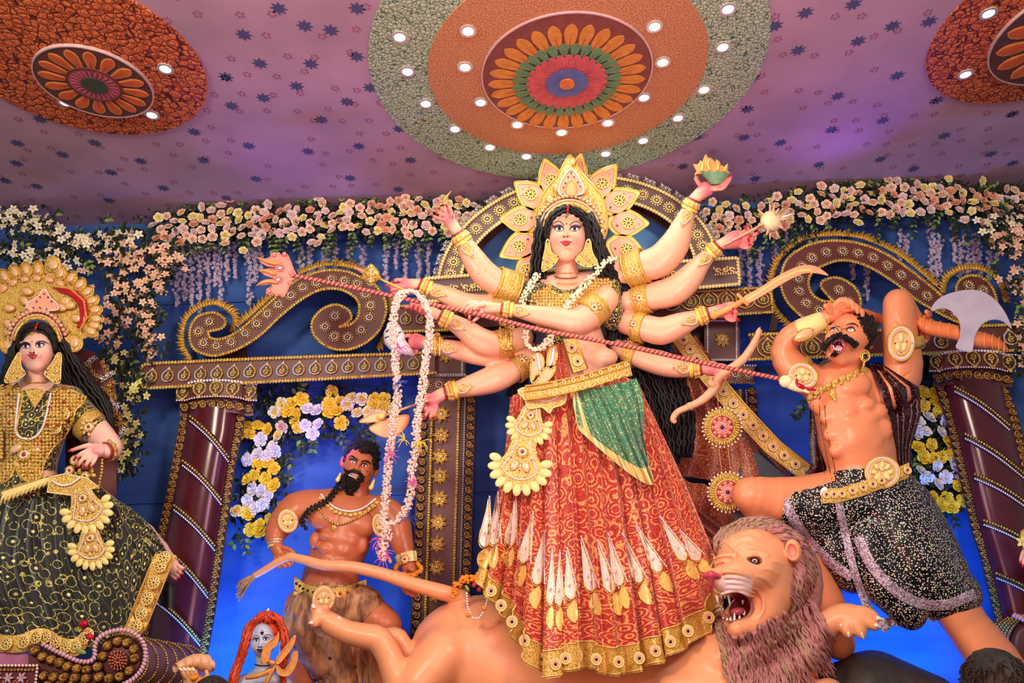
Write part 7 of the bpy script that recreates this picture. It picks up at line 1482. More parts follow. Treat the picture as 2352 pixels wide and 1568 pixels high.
# ================================================================== the lion
flatm('mane_pink', '#b27c78', .8, 0, .25, 25, .3, .2); flatm('mane_tan', '#a98870', .8, 0, .25, 25, .3, .2); flatm('claw', '#ece0dc', .3); flatm('gum', '#b04858', .3)
LI = T('lion_statue', 'snarling orange lion statue with a pinkish woolly mane carrying the goddess', 'statue', (1500, 1640, 330))
h = Sd(); h.ell((1733, 1300, 425), (92, 86, 78), -10); h.ell((1768, 1355, 425), (58, 66, 60), k=20); h.ell((1712, 1250, 448), (60, 34, 40), -15, k=14)
h.cap([(1745, 1312, 470, 44), (1695, 1322, 500, 40), (1660, 1328, 515, 30), (1640, 1326, 522, 22)], 12)
h.cap([(1760, 1400, 440, 44), (1725, 1435, 462, 32), (1694, 1443, 480, 24)], 14)
h.ell((1684, 1342, 516), (42, 26, 26), 10, k=6)
for i in range(5): h.cap([(1650+i*1.5, 1318+i*11.5, 538-i*4, 4), (1668+i*2, 1312+i*12, 548-i*4, 6), (1694+i*2, 1314+i*12, 546-i*4, 6.4), (1716, 1322+i*11, 534-i*4, 5.4), (1732, 1334+i*9, 514-i*4, 3)], 1.2, 3)
h.cap([(1619, 1322, 540, 7), (1634, 1318, 548, 9), (1650, 1323, 544, 6)], 3); h.cap([(1634, 1322, 546, 9), (1632, 1342, 540, 7), (1634, 1358, 530, 5)], 3)
h.cut((1645, 1331, 553), (5, 7, 7), 40, k=1.5); h.cut((1622, 1335, 549), (4, 6, 6), 20, k=1.5)
h.cut((1690, 1391, 520), (34, 31, 62), 20, k=5); h.cap([(x, y, 500-(x-1660)*.25, 5.5) for x, y, _ in arcpts(1690, 1391, 38, 35, 0, 352, 22, 0, 20)], 4)
for i, (y, w) in enumerate(((1278, 0), (1290, 2), (1302, 2))): h.cap([(1640+i*3, y+4, 488+w, 4), (1665, y-3, 502+w, 5), (1692, y-2+i*2, 500, 5), (1712, y+8, 488, 3)], 2.5, 3)
h.cap([(1692, 1262, 482, 7), (1716, 1262, 488, 9), (1742, 1266, 484, 9), (1762, 1278, 470, 6)], 8, 3); 
h.cut((1733, 1288, 502), (18, 13, 14), 8, k=6); h.ell((1733, 1288, 483), (14, 11, 12), k=2); h.cap([(1716, 1282, 492, 4), (1728, 1274, 497, 5), (1746, 1277, 490, 5), (1756, 1288, 480, 3)], 4, 3); h.cap([(1718, 1296, 492, 3), (1734, 1303, 490, 4), (1752, 1299, 484, 3)], 4, 3)
h.cut((1640, 1284, 500), (9, 9, 10), k=4); h.ell((1822, 1264, 468), (19, 27, 13), -12, k=3); h.ell((1824, 1268, 440), (15, 18, 30), k=5); h.cut((1819, 1266, 480), (12, 19, 11), -12, k=2)
hv, hf = h.mesh(3.5); t0 = bvh(hv, hf)
for r, p in ((6, [(1690, 1262), (1704, 1252), (1722, 1256), (1742, 1262), (1764, 1276)]), (5, [(1698, 1240), (1716, 1234), (1738, 1240)]), (4.5, [(1706, 1226), (1728, 1220), (1752, 1230)]), (5, [(1640, 1256), (1652, 1244), (1668, 1244), (1682, 1256)]), (4, [(1652, 1230), (1668, 1226), (1682, 1236)]),
             (4.5, [(1748, 1306), (1768, 1308), (1786, 1320)]), (4.5, [(1738, 1322), (1758, 1330), (1772, 1346)]), (5, [(1736, 1352), (1752, 1372), (1754, 1398), (1744, 1418)]), (4, [(1770, 1290), (1784, 1290), (1796, 1298)]), (6, [(1690, 1264), (1688, 1280), (1690, 1298)])):
    q_ = cr_spline([(a, c_) for a, c_ in p], 4); m_ = len(q_)-1
    h.cap([(a, c_, drop(t0, a, c_, -r*.35, 430), r*(.45+.55*math.sin(math.pi*min(1, max(0, .12+.76*i/m_))))) for i, (a, c_) in enumerate(q_)], 3.5)

vh, fh = h.mesh(2.2)
b = Sd(); b.ell((1110, 1500, 255), (168, 134, 118)); b.ell((1180, 1560, 270), (170, 120, 110), k=30)
b.cap([(1110, 1520, 250, 110), (1300, 1590, 255, 100), (1480, 1600, 290, 105), (1600, 1570, 330, 105), (1680, 1520, 370, 95), (1740, 1430, 400, 78)], 30)
b.cap([(1020, 1500, 330, 62), (960, 1570, 350, 54), (900, 1650, 350, 40)], 20, 2)
b.cap([(735, 1412, 330, 22), (760, 1432, 332, 27), (800, 1452, 334, 28), (845, 1462, 338, 31), (872, 1470, 340, 32), (895, 1510, 344, 31), (918, 1570, 348, 38), (940, 1640, 350, 44)], 10, 2)
b.cap([(850, 1475, 280, 22), (905, 1460, 278, 22), (922, 1475, 278, 22), (945, 1520, 280, 24), (980, 1600, 282, 40)], 8, 2)
b.cap([(1560, 1600, 400, 66), (1680, 1590, 420, 52), (1800, 1600, 420, 48), (1900, 1622, 420, 40)], 20, 2)
b.cap([(1780, 1590, 392, 66), (1830, 1530, 396, 52), (1870, 1475, 402, 38), (1900, 1435, 408, 34), (1935, 1418, 412, 34), (1962, 1420, 416, 32)], 10, 2)
for p in ((1900, 1600, 420), (940, 1700, 350), (1150, 1680, 300), (1600, 1700, 380)): b.cap([(*p, 44), (p[0]+10, 1800, p[2], 34)], 16)
for t_ in ([(1950, 1425, 430, 20), (1946, 1445, 436, 16), (1950, 1456, 438, 11)], [(1968, 1428, 436, 20), (1976, 1448, 442, 16), (1980, 1458, 444, 11)], [(1982, 1418, 434, 18), (2002, 1432, 440, 14), (2010, 1440, 442, 10)], [(1980, 1405, 428, 16), (2004, 1412, 432, 12), (2014, 1422, 434, 9)]): b.cap(t_, 5, 2)
for t_ in ([(735, 1405, 338, 18), (724, 1398, 344, 13)], [(730, 1420, 344, 18), (722, 1430, 350, 13)], [(745, 1402, 344, 15), (748, 1396, 350, 10)]): b.cap(t_, 5)
for i in range(3): b.groove([(760+i*14, 1462+i*8, 356, 3), (810+i*16, 1482+i*6, 360, 3)], 6)
b.cap([(1062, 1372, 285, 19), (1010, 1358, 292, 19), (945, 1340, 300, 17), (880, 1318, 304, 15.5), (810, 1302, 298, 14.5), (745, 1298, 290, 13.5), (700, 1286, 280, 12), (668, 1278, 272, 10)], 5, 3)
b.cap([(668, 1278, 272, 10), (640, 1290, 262, 10), (610, 1308, 250, 9), (585, 1322, 240, 8)], 4, 3)
vb, fb = b.mesh(4.6); VL, FL = join([(vh, fh), (vb, fb)])
body('body', VL, FL, 'painted_clay', LI, '#eca172', [('e', ((1690, 1391, 480), (35, 32, 60)), '#6a1420', 5), ('c', [(x, y, 500-(x-1660)*.25, 6) for x, y, _ in arcpts(1690, 1391, 38, 35, 0, 352, 22, 0, 20)], '#7e3340', 3),
    ('e', ((1688, 1346, 530), (44, 34, 30)), '#ecccc4', 10)]+[('c', [(1652+i*1.5, 1324+i*11.5, 540-i*4, 1.6), (1668+i*2, 1318+i*12, 546-i*4, 1.8), (1694+i*2, 1320+i*12, 546-i*4, 1.8), (1716, 1328+i*11, 534-i*4, 1.6), (1732, 1339+i*9, 516-i*4, 1)], '#8c4a4c', 2) for i in range(5)]+[('c', [(1619, 1322, 540, 9), (1634, 1318, 550, 10), (1650, 1323, 546, 7)], '#c04456', 3), ('c', [(1634, 1322, 548, 9), (1632, 1342, 542, 8), (1634, 1358, 530, 6)], '#c04456', 3), ('e', ((1645, 1332, 552), (6, 8, 8), 40), '#4a1820', 3), ('e', ((1622, 1335, 548), (5, 7, 7), 20), '#4a1820', 3), ('e', ((1819, 1266, 478), (12, 18, 9), -12), '#e08078', 3), ('e', ((1733, 1288, 490), (17, 12, 12)), '#a05a3c', 5)])
tL, tLh = bvh(VL, FL), bvh(vh, fh)
mk('eye', decal(tLh, Bd(), [(1733+x, 1288+y) for x, y in ((-13, 1), (-7, -6), (2, -8), (10, -4), (13, 3), (6, 8), (-4, 8))], .3, .7), 'gem_dark', LI); mk('iris', decal(tLh, Bd(), [(1733+7*x, 1288+6*y) for x, y, _ in ringpts(1, 14)], 1, .6), 'silver', LI); mk('pupil', decal(tLh, Bd(), [(1733+3*x, 1288+3*y) for x, y, _ in ringpts(1, 10)], 1.8, .5), 'black', LI)
for (u, v, w, l, dx) in [(1646,1366,512,20,2),(1656,1364,510,12,1),(1664,1363,508,12,1),(1672,1366,506,26,3),(1706,1378,478,10,0)]: mk('tooth', Bd().tube([(u, v, w, 3.4), (u+dx, v+l*.5, w+1, 2.8), (u+dx*1.5, v+l, w, .5)], n=7, sub=3), 'claw', LI)
for (u, v, w, l, dx) in [(1662,1420,500,18,-1),(1670,1424,500,9,0),(1678,1425,500,9,0),(1687,1424,498,20,0),(1698,1420,490,9,1),(1708,1412,482,12,2),(1658,1404,500,9,2)]: mk('tooth', Bd().tube([(u, v, w, 3.2), (u+dx, v-l*.5, w+1, 2.5), (u+dx*1.5, v-l, w, .5)], n=7, sub=3), 'claw', LI)
mk('tongue', Bd().ell(1694, 1404, 480, 18, 11, 22, -10, 12, 8), 'gum', LI)
for a, c in (((1948, 1450, 446), (1950, 1464, 446)), ((1978, 1452, 452), (1984, 1468, 450)), ((2010, 1434, 450), (2024, 1442, 446)), ((2014, 1418, 442), (2030, 1424, 438)), ((1932, 1432, 440), (1940, 1452, 440)), ((722, 1396, 356), (716, 1386, 354)), ((718, 1430, 360), (708, 1430, 358)), ((776, 1418, 352), (786, 1424, 350))): mk('claw', Bd().tube([(*a, 5.4), (*lerp(a, c, .6), 4), (*c, 1)], n=8, sub=2), 'claw', LI)
rg = random.Random(9); B = Bd()
for _ in range(60): a = rg.uniform(-.5, .5); B.tube([(592, 1318, 243, 2.4), (592-28*math.cos(a), 1324+26*math.sin(a)+14, 240+rg.uniform(-8, 8), 2), (592-42*math.cos(a)-rg.uniform(0, 10), 1335+50*math.sin(a)+26, 238+rg.uniform(-10, 10), .8)], n=4, sub=3)
tag(mk('tail_tuft', B, 'mane_tan', LI), kind='stuff')
# mane: locks swept back round the face, shaggy towards the chest
mk('mane_core', Bd().ell(1790, 1330, 362, 100, 128, 50, -15, 20, 12).ell(1785, 1460, 350, 92, 92, 52, 0, 20, 12).ell(1690, 1225, 400, 44, 26, 30, -10, 12, 8), 'mane_pink', LI)
def mlock(pts, r, mat, n=7, sp_=7):
    B = Bd()
    for _ in range(n):
        o = [rg.uniform(-sp_, sp_) for _ in range(3)]; ph = rg.uniform(0, 6); P_ = cr_spline(pts, 5); m_ = len(P_)
        B.tube([(p[0]+o[0]*(.4+i/m_)+2.2*math.sin(i*.9+ph), p[1]+o[1]*(.4+i/m_), p[2]+o[2]*.8, r*(1.05-i/m_*.85)) for i, p in enumerate(P_)], n=4, sub=1)
    mk('mane_lock', B, mat, LI)
def dl(u, v, o, d_): return (u, v, max(d_, drop(tL, u, v, o, d_)))
for ring_ in range(2):
    for i in range(46):                                                 # from the brow round behind the ear to the cheek, swept clockwise
        t_ = i/45; a = math.radians(-152+t_*212); ru, rv = 88+15*ring_, 84+14*ring_; ca, sa = math.cos(a), math.sin(a); u, v = 1738+ru*ca, 1304+rv*sa
        tu, tv = -sa, ca; k_ = 30+46*t_; w = 446-16*ring_-20*t_
        mlock([(u-ca*8-tu*8, v-sa*8-tv*8, w-4), (u+tu*k_*.35+ca*9, v+tv*k_*.35+sa*9, w+10), (u+tu*k_*.7+ca*(8+8*t_), v+tv*k_*.7+sa*8, w+4), (u+tu*k_+ca*(2+18*t_), v+tv*k_+sa*2, w-12)], 4.6, 'mane_tan' if (t_ < .3 or rg.random() < .2) else 'mane_pink', 9, 8)
for j in range(6):                                                       # beard and chest rows
    for i in range(15):
        u = 1672+i*14+rg.uniform(-5, 5)+j*2; v = 1462-max(0, (i-2))*7.5+j*22+rg.uniform(-5, 5)
        if v > 1560: continue
        mlock([dl(u, v, 3, 396), dl(u+5+i*.5, v+20, 9, 402), dl(u+8+i*1.2, v+44, 8, 400), dl(u+14+i*1.6, v+64, 3, 396)], 4.6, 'mane_pink' if rg.random() < .85 else 'mane_tan', 8, 8)
for i in range(16): v = 1392+i*10; mlock([dl(1652+i*1.0, v, 3, 380), dl(1642+i*2.2, v+14, 7, 384), dl(1650+i*2.8, v+34, 7, 384), dl(1662+i*3.2, v+52, 3, 380)], 4, 'mane_tan', 7, 7)
for i in range(8): v = 1250+i*12; mlock([(1804+i*1.5, v, 446), (1796+i*2, v+14, 458), (1800+i*2.4, v+34, 456), (1812+i*3, v+52, 448)], 3.6, 'mane_tan' if i < 4 else 'mane_pink', 6, 4)
# marigolds, buds and a crystal string where the tail leaves the rump
mg = T('marigold_string', 'short string of orange marigolds with red buds and crystal loop on the lion rump', 'garland', (1080, 1345, 360))
B = Bd()
for p in resample(cr_spline([(1045, 1365, 350), (1050, 1342, 356), (1068, 1330, 362), (1088, 1326, 364), (1108, 1318, 366), (1114, 1306, 364)], 5), 5):
    for _ in range(5): B.ell(p[0]+rg.uniform(-7, 7), p[1]+rg.uniform(-7, 7), p[2]+rg.uniform(-3, 6), 4.6, 4.2, 4, rg.uniform(0, 90), 6, 4)
tag(mk('petals', B, 'marigold', mg), kind='stuff')
for u, v in ((1090, 1342), (1102, 1352), (1114, 1346), (1106, 1338)): mk('red_bud', Bd().ell(u, v, 372, 7.5, 6, 6, -30, 8, 6), 'gem_red', mg)
mk('crystal_string', Bd().beads([(1072, 1362, 378), (1074, 1395, 388), (1086, 1420, 394), (1102, 1418, 394), (1114, 1398, 392), (1122, 1366, 384)], 3, 6.4), 'rose_white', mg)
for u, v in ((1076, 1412), (1112, 1396)): mk('orange_bead', Bd().ell(u, v, 396, 7, 6, 6), 'marigold', mg)
mk('gilt_cloth', Bd().grid(lambda x, y: (1112+x*52+3*math.sin(y*6), 1312+y*60+8*math.sin(x*5), 352+12*math.sin(x*3.1)+3*math.sin(y*14)), 14, 14), 'gold_fine', mg); mk('green_leaf', Bd().ell(1073, 1350, 374, 9, 4, 2, 60), 'leaf_bright', mg)
# buffalo below the demon
bf = T('buffalo_statue', 'dark buffalo statue back visible below the lion paw', 'statue', (2020, 1660, 300))
b = Sd(); b.cap([(1905, 1600, 300, 76), (2000, 1600, 300, 108), (2120, 1640, 300, 96), (2200, 1680, 300, 70)], 20); b.cap([(1930, 1640, 300, 50), (1930, 1790, 300, 34)], 14); b.cap([(2120, 1660, 300, 50), (2130, 1790, 300, 34)], 14)
v_, f_ = b.mesh(6); flatm('buffalo_dark', '#38332e', .45, 0, .25, 8, .15); body('body', v_, f_, 'buffalo_dark', bf, '#38332e', [])
# ================================================================== the seated goddess at the left
brocade('skirt_green', '#0c0f0a', '#cfc162', '#e9dd88', 1.25, 15, second='#1c2210', thr=.86, dotr=.17)
S = T('goddess_statue', 'seated clay goddess in black and gold with a scalloped round crown', 'statue', (90, 1500, 300))
FS = dict(c=(84, 802), r=(39, 50), w=330, chin=(83, 849), eyes=[(59.5, 795.5), (91, 793)], nose=(73.5, 806), mouth=(75, 817.5), gaze=.25, brows=([(48, 789), (55, 785.5), (63, 786), (70, 790.5)], [(80, 790), (88, 784), (100, 783), (113, 790.5)]))
h = Sd(); woman_face(h, FS); h.ell((128, 812, 322), (5, 10, 8), 15, k=3); h.ell((44, 818, 322), (5, 9, 8), k=3); h.cap([(84, 845, 318, 25), (83, 878, 308, 25), (80, 900, 300, 34)], 6); vh, fh = h.mesh(1.25)
b = Sd(); b.cap([(80, 895, 296, 34), (80, 940, 300, 66), (78, 1000, 300, 66), (72, 1060, 298, 60), (60, 1110, 296, 80)], 16); b.cap([(0, 915, 294, 34), (80, 900, 294, 34), (158, 918, 294, 34)], 14)
for c in ((40, 965, 340), (112, 965, 340)): b.ell(c, (36, 34, 30), k=12)
b.cap([(155, 920, 300, 36), (190, 958, 312, 35), (222, 990, 328, 33), (250, 1020, 345, 29), (256, 1030, 352, 25), (245, 1035, 366, 18), (236, 1034, 372, 14)], 7, 2)
b.cap([(-10, 920, 296, 34), (-50, 970, 300, 32), (-60, 1030, 310, 28), (-40, 1080, 320, 22)], 7, 2)
b.cap([(200, 1180, 300, 70), (320, 1240, 310, 44), (380, 1290, 318, 26), (400, 1306, 322, 17)], 14, 2)
vb, fb = b.mesh(3)
fg = [[(206, 1034, 388, 6.4), (190, 1040, 394, 5.6), (176, 1049, 394, 4.8)], [(206, 1042, 390, 6.2), (190, 1054, 396, 5.4), (180, 1068, 394, 4.6)], [(212, 1048, 390, 6), (202, 1060, 396, 5.4), (197, 1070, 394, 4.6)], [(220, 1050, 388, 5.6), (214, 1062, 392, 5), (208, 1070, 390, 4.2)], [(206, 1022, 388, 6), (188, 1026, 392, 5), (164, 1034, 390, 4.2)]]
v1, f1 = hand((237, 1034, 372, 14), (220, 1034, 382), 17, fg).mesh(1.25)
toes = [[(404, 1298, 330, 6), (416, 1303, 334, 5.4), (423, 1306, 334, 4.4)], [(402, 1306, 330, 5.6), (412, 1313, 334, 5), (418, 1317, 334, 4)], [(398, 1314, 328, 5.4), (407, 1321, 332, 4.6), (411, 1325, 332, 3.8)], [(394, 1320, 326, 5), (401, 1327, 330, 4.2), (404, 1331, 330, 3.4)]]
v2, f2 = hand((392, 1300, 322, 15), (398, 1308, 324), 15, toes).mesh(1.25)
VS, FS_ = join([(vh, fh), (vb, fb), (v1, f1), (v2, f2)])
body('body', VS, FS_, 'painted_clay', S, '#f0bda8', woman_paint(FS, '#e88490')+[('e', ((220, 1034, 392), (14, 14, 10)), '#e89a9c', 12)]+[('c', [tuple(f[-1][:3])+(f[-1][3]*1.1,), tuple(f[-2][:3])+(f[-2][3]*.6,)], '#d8384c', 4) for f in fg+toes])
tS_, tSh = bvh(VS, FS_), bvh(vh, fh); woman_eyes(tSh, S, FS); nails(S, fg+toes, .9, 'nail_red')
mk('bindi', decal(tSh, Bd(), [(73.5+1.6*x, 784.5+1.6*y) for x, y, _ in ringpts(1, 8)], .4, .6), 'gem_red', S)
mk('forehead_jewel', Bd().ell(74, 766, drop(tSh, 74, 766, 2, 365), 7, 4, 3), 'gold', S); mk('nose_ring', Bd().tube([(88+6*math.cos(a), 815+5*math.sin(a), 372) for a in np.linspace(-2.9, 2.4, 12)], n=5, sub=1, r=.7), 'gold_plain', S)
for vv, rx in ((872, 27), (882, 29)): mk('necklace', Bd().beads([(82+rx*math.cos(a), vv+6*math.sin(a), 308+(rx+1)*abs(math.sin(a))) for a in np.linspace(.15, 3, 14)], 2.2, 4.4), 'gold_fine', S)
bl = Sd(); bl.cap([(80, 935, 298, 72), (78, 1000, 300, 71), (68, 1072, 298, 64), (56, 1104, 298, 84)], 16); bl.cap([(0, 922, 294, 38), (80, 922, 294, 38), (158, 922, 294, 38)], 14)
for c in ((40, 965, 340), (112, 965, 340)): bl.ell(c, (39, 37, 33), k=12)
bl.cap([(155, 924, 300, 39), (190, 958, 312, 38), (214, 984, 324, 36)], 7); bl.cut((82, 880, 320), (40, 24, 80), k=2); bl.cut((150, 1060, 330), (20, 44, 60), 15, k=2)
V_, F_ = bl.mesh(3); body('blouse', V_, F_, 'blouse_black', S, '#000000', []); tB = bvh(V_, F_)
# gilt jacket panels
for out in ([(4, 884), (30, 888), (52, 900), (46, 940), (38, 985), (46, 1010), (34, 1070), (20, 1100), (-10, 1104), (-10, 1000), (-14, 930)], [(118, 900), (140, 890), (190, 908), (192, 925), (175, 940), (165, 970), (150, 1000), (120, 1030), (100, 1066), (92, 1098), (60, 1104), (38, 1080), (36, 1030), (52, 1006), (76, 1008), (98, 985), (108, 940)]):
    B = Bd()
    for (a, c) in infill(out, 8): B.ell(a+random.uniform(-1, 1), c+random.uniform(-1, 1), drop(tB, a, c, .5, 340), 6.4, 4.6, 3, random.choice((25, 60, 120, 155)), 7, 4)
    tag(mk('jacket_relief', B, 'gold_fine', S), kind='stuff'); mk('jacket_edge', lay(tB, Bd(), out+[out[0]], 2.6, 2, default=335), 'gold', S)
mk('collar', Bd().grid(lambda x, y: (lambda a: (82+(58+14*y)*math.cos(a), 884+(20+14*y)*math.sin(a), 312+34*abs(math.sin(a))+4*y))(.1+x*2.94), 30, 5), 'gold_fine', S)
for pth in ([(44, 905), (38, 950), (36, 990), (46, 1004), (60, 1008)], [(116, 905), (108, 945), (98, 980), (84, 1000), (70, 1008)]): mk('silver_border', Bd().beads([(*p, drop(tB, *p, 4, 350)) for p in cr_spline(pth, 6)], 3.4, 5), 'pearl', S)
plate(S, 'chest_plaque', [(58, 896), (82, 892), (104, 896), (92, 918), (80, 938), (70, 918)], 372, 3, 'gold_fine', 1.6, 'gold', 1)
for i, (u, v) in enumerate([(25, 935), (20, 970), (28, 1005), (112, 935), (108, 975), (94, 1012), (146, 922), (160, 940), (132, 975), (20, 905), (70, 905)]): gems(S, [(u, v, drop(tB, u, v, 5, 350))], 'gem_red', 4, 'jacket_gem')
put('jewel_disc', DISC, S, face(56, 1044, drop(tB, 56, 1044, 5, 365), 16)); mk('petal_plaque', Bd().ell(36, 1030, 364, 18, 9, 4, -30, 10, 5).ell(78, 1028, 366, 18, 9, 4, 30, 10, 5).ell(40, 1070, 360, 15, 7, 4, 50, 10, 5).ell(72, 1074, 360, 15, 7, 4, -50, 10, 5), 'inlay', S)
mirror_flower(S, 148, 952, drop(tB, 148, 952, 3, 350), 13); mirror_flower(S, 130, 985, drop(tB, 130, 985, 3, 350), 11)
armlet(S, (195, 968, 314), (214, 985, 324), 35, 34, (204, 980, 13), tS_)
for i, r in enumerate((21, 24, 20)): band(S, 'bangle', (256-i*5, 1031+i*1.5, 356+i*5), (251-i*5, 1032.5+i*1.5, 361+i*5), r, r, ('gold', 'gold_fine', 'bangle_red')[i], ridge=.1 if i < 2 else .05)
mk('bangle_tassel', Bd().beads([(234, 1056, 376), (234, 1080, 374), (228, 1110, 366), (224, 1128, 360)], 4, 7.6), 'gold', S)
for i in range(12): a = 2.0+i*.3; mk('waist_ornament', Bd().ell(190+random.uniform(-26, 26), 1080+random.uniform(-22, 22), 372+random.uniform(-3, 5), 9, 6, 5, random.uniform(0, 180), 8, 5), 'gold', S)
for c in ((160, 1080), (195, 1094), (172, 1056)): put('jewel_disc', DISC, S, face(*c, 382, 12))
# hair
locks(S, 'hair', [(44, 770, 320, 8), (30, 810, 318, 12), (22, 860, 306, 18), (-10, 920, 286, 26)], 1, 14, 4, 2.2, seed=31)
locks(S, 'hair', [(122, 765, 320, 10), (140, 800, 312, 18), (160, 850, 296, 32), (186, 895, 280, 34), (222, 940, 268, 30), (248, 1000, 258, 16)], 1, 34, 4.6, 1.6, 12, seed=32)
locks(S, 'hair', [(46, 800, 338, 4), (46, 775, 348, 6), (58, 757, 358, 8), (80, 748, 362, 8)], 1, 10, 3, 1.2, 5, seed=33, lam=8); locks(S, 'hair', [(126, 806, 338, 5), (121, 778, 348, 7), (106, 758, 358, 8), (82, 748, 362, 8)], 1, 10, 3, 1.2, 5, seed=34, lam=8)
mk('scalp', Bd().ell(84, 786, 304, 50, 48, 46, 0, 20, 12), 'black_hair', S); mk('vermilion_line', Bd().tube([(87, 740, 372, 2), (82, 752, 374, 3), (79, 760, 373, 1.4)], n=6, sub=3), 'gem_red', S)
for out, g in (([(40, 812), (47, 814), (48, 840), (58, 858), (40, 872), (18, 879), (10, 872), (24, 840)], (28, 853)), ([(132, 811), (141, 815), (140, 845), (138, 876), (126, 879), (104, 862), (104, 852), (120, 832)], (128, 852))):
    plate(S, 'earring', out, 356, 3.5, 'gold_fine', 1.3, 'cream_gold'); put('jewel_disc', DISC, S, face(*g, 361, 6)); gems(S, [(p[0]*.9+g[0]*.1, p[1]-3, 361) for p in sorted(out, key=lambda p: p[1])[-4:]], 'gem_dark', 2, 'earring_gem')
# crown
CRS = PT('crown', S, (84, 740, 300))
cr0 = (82, 730); plate(CRS, 'crown_plate', [(cr0[0]+152*math.cos(a), cr0[1]-(122 if math.sin(a) > 0 else 84)*math.sin(a)) for a in np.linspace(-.5, 3.64, 34)]+[(36, 800), (34, 770), (50, 744), (84, 732), (118, 744), (134, 770), (138, 798)], 300, 6, 'gold_fine', 0, sub=1)
for i, a in enumerate(np.linspace(-.42, 3.5, 21)):
    k = 1.12 if i == 9 else 1.0; u, v = cr0[0]+138*k*math.cos(a), cr0[1]-(113 if math.sin(a) > 0 else 76)*k*math.sin(a); an = -math.degrees(a)
    mk('scallop', Bd().ell(u, v, 306, 19, 13.5, 4, an, 12, 5), 'gold_fine', CRS); mk('scallop_inlay', Bd().ell(u, v, 310, 12, 7.5, 3, an, 10, 5), 'inlay', CRS); mk('scallop_rim', Bd().tube(arcpts(u, v, 18, 13, 0, 340, 14, 309, an), n=5, sub=1, r=1.5, closed=True), 'gold_plain', CRS)
    gems(CRS, [(cr0[0]+150*k*math.cos(a+.09), cr0[1]-(124 if math.sin(a) > 0 else 84)*k*math.sin(a+.09), 312)], 'gem_green', 3)
for i, a in enumerate(np.linspace(-.2, 3.3, 15)):
    u, v = cr0[0]+112*math.cos(a), cr0[1]-92*math.sin(a); an = -math.degrees(a)+90
    mk('crown_inlay', Bd().ell(u, v, 307, 11, 7, 4, an, 10, 5), 'inlay_pink', CRS); mk('crown_inlay_rim', Bd().tube(arcpts(u, v, 11, 7, 0, 340, 12, 309, an), n=5, sub=1, r=1.3, closed=True), 'gold', CRS); gems(CRS, [(cr0[0]+126*math.cos(a+.1), cr0[1]-103*math.sin(a+.1), 308)], 'gem_red', 2.6)
mk('crown_top', Bd().ell(122, 606, 308, 20, 20, 5, 0, 14, 6), 'gold', CRS); mk('crown_top_inlay', Bd().ell(122, 607, 313, 13, 13, 4, 0, 12, 5), 'inlay', CRS)
arc2 = lambda k, a0, a1, n=26, w=316: [(84+k*54*math.cos(math.radians(a)), 790-k*62*math.sin(math.radians(a)), w) for a in np.linspace(a0, a1, n)]
mk('crown_band', Bd().tube(arc2(.98, 5, 172, w=340), n=8, sub=1, r=5), 'gold', CRS); mk('crown_band', Bd().tube(arc2(1.08, 3, 176, w=334), n=8, sub=1, r=3), 'inlay_pink', CRS)
for p in arc2(1.24, -8, 186, 24, 322): mk('crown_stud', Bd().ell(*p, 6, 5, 4, 0, 7, 5), 'inlay_pink', CRS)
gems(CRS, [tuple(p) for p in arc2(1.36, 0, 180, 16, 324)], 'gem_blue', 2.2); gems(CRS, [tuple(p) for p in arc2(1.14, 6, 172, 18, 336)], 'gem_darkred', 2)
mk('crescent', Bd().tube([(130, 664, 314, 3), (168, 674, 314, 9), (190, 700, 314, 10), (190, 735, 314, 8), (178, 752, 314, 3)], n=8, sub=4, flat=.5), 'gem_red', CRS); mk('crescent_rim', Bd().rope([(118, 656, 316), (160, 662, 316), (192, 690, 316), (198, 730, 316), (184, 756, 316)], 4, 5), 'gold_plain', CRS)
for p in ((175, 730), (160, 700), (36, 735), (18, 742), (150, 690), (20, 706), (62, 668), (56, 690), (140, 705), (145, 760), (20, 762)): mk('crown_inlay', Bd().ell(*p, 312, 13, 9, 4, random.uniform(-50, 50), 10, 5), 'inlay', CRS); mk('crown_inlay_rim', Bd().tube(arcpts(*p, 13, 9, 0, 340, 12, 314), n=5, sub=1, r=1.3, closed=True), 'gold_plain', CRS)
plate(CRS, 'crown_medallion', [(101, 664), (116, 684), (132, 700), (128, 712), (66, 710), (64, 696), (86, 682)], 316, 4, 'inlay_pink', 2.2, 'pearl_pink'); gems(CRS, [(101, 674, 322), (92, 682, 322), (110, 682, 322), (84, 692, 322), (118, 692, 322)], 'gem_red', 2.4)
for c in ((170, 787, 19), (18, 793, 17)): plate(CRS, 'crown_boss', arcpts(c[0], c[1], c[2], c[2]*1.05, 0, 330, 12), 318, 6, 'gold_fine', 2.4); mk('crown_boss_inlay', Bd().ell(c[0], c[1], 324, c[2]*.6, c[2]*.62, 3, 0, 12, 5), 'inlay', CRS)
# skirt
TPs, BTs = cr_spline([(-30, 1110), (60, 1100), (130, 1095), (190, 1098), (232, 1120), (250, 1135)], 5), cr_spline([(-60, 1480), (40, 1480), (130, 1490), (220, 1490), (290, 1475), (330, 1440), (360, 1360), (396, 1290)], 5)
def sk(x, y, off=0):
    a, c = along(TPs, x), along(BTs, x); p = a+(c-a)*y; sx = (x-.5)*2
    p = p+np.array((18*math.sin(y*3.14)*(x-.3), -16*math.sin(y*3.14)*max(0, x-.5)*2))
    return (p[0], p[1], 330+52*math.sqrt(max(0, 1-sx*sx*.8))*(.6+.7*math.sin(min(1, y*1.2)*1.57))+12*(pleat(x*1.3+.08*math.sin(y*4))-.5)*(.4+y)+5*math.sin(x*30+y*8)+off)
B = Bd().grid(sk, 200, 60); mk('skirt', B, 'skirt_green', S, uvs=[(i/199*17, j/59*15) for j in range(60) for i in range(200)]); tSk = bvh(B.v, B.f)
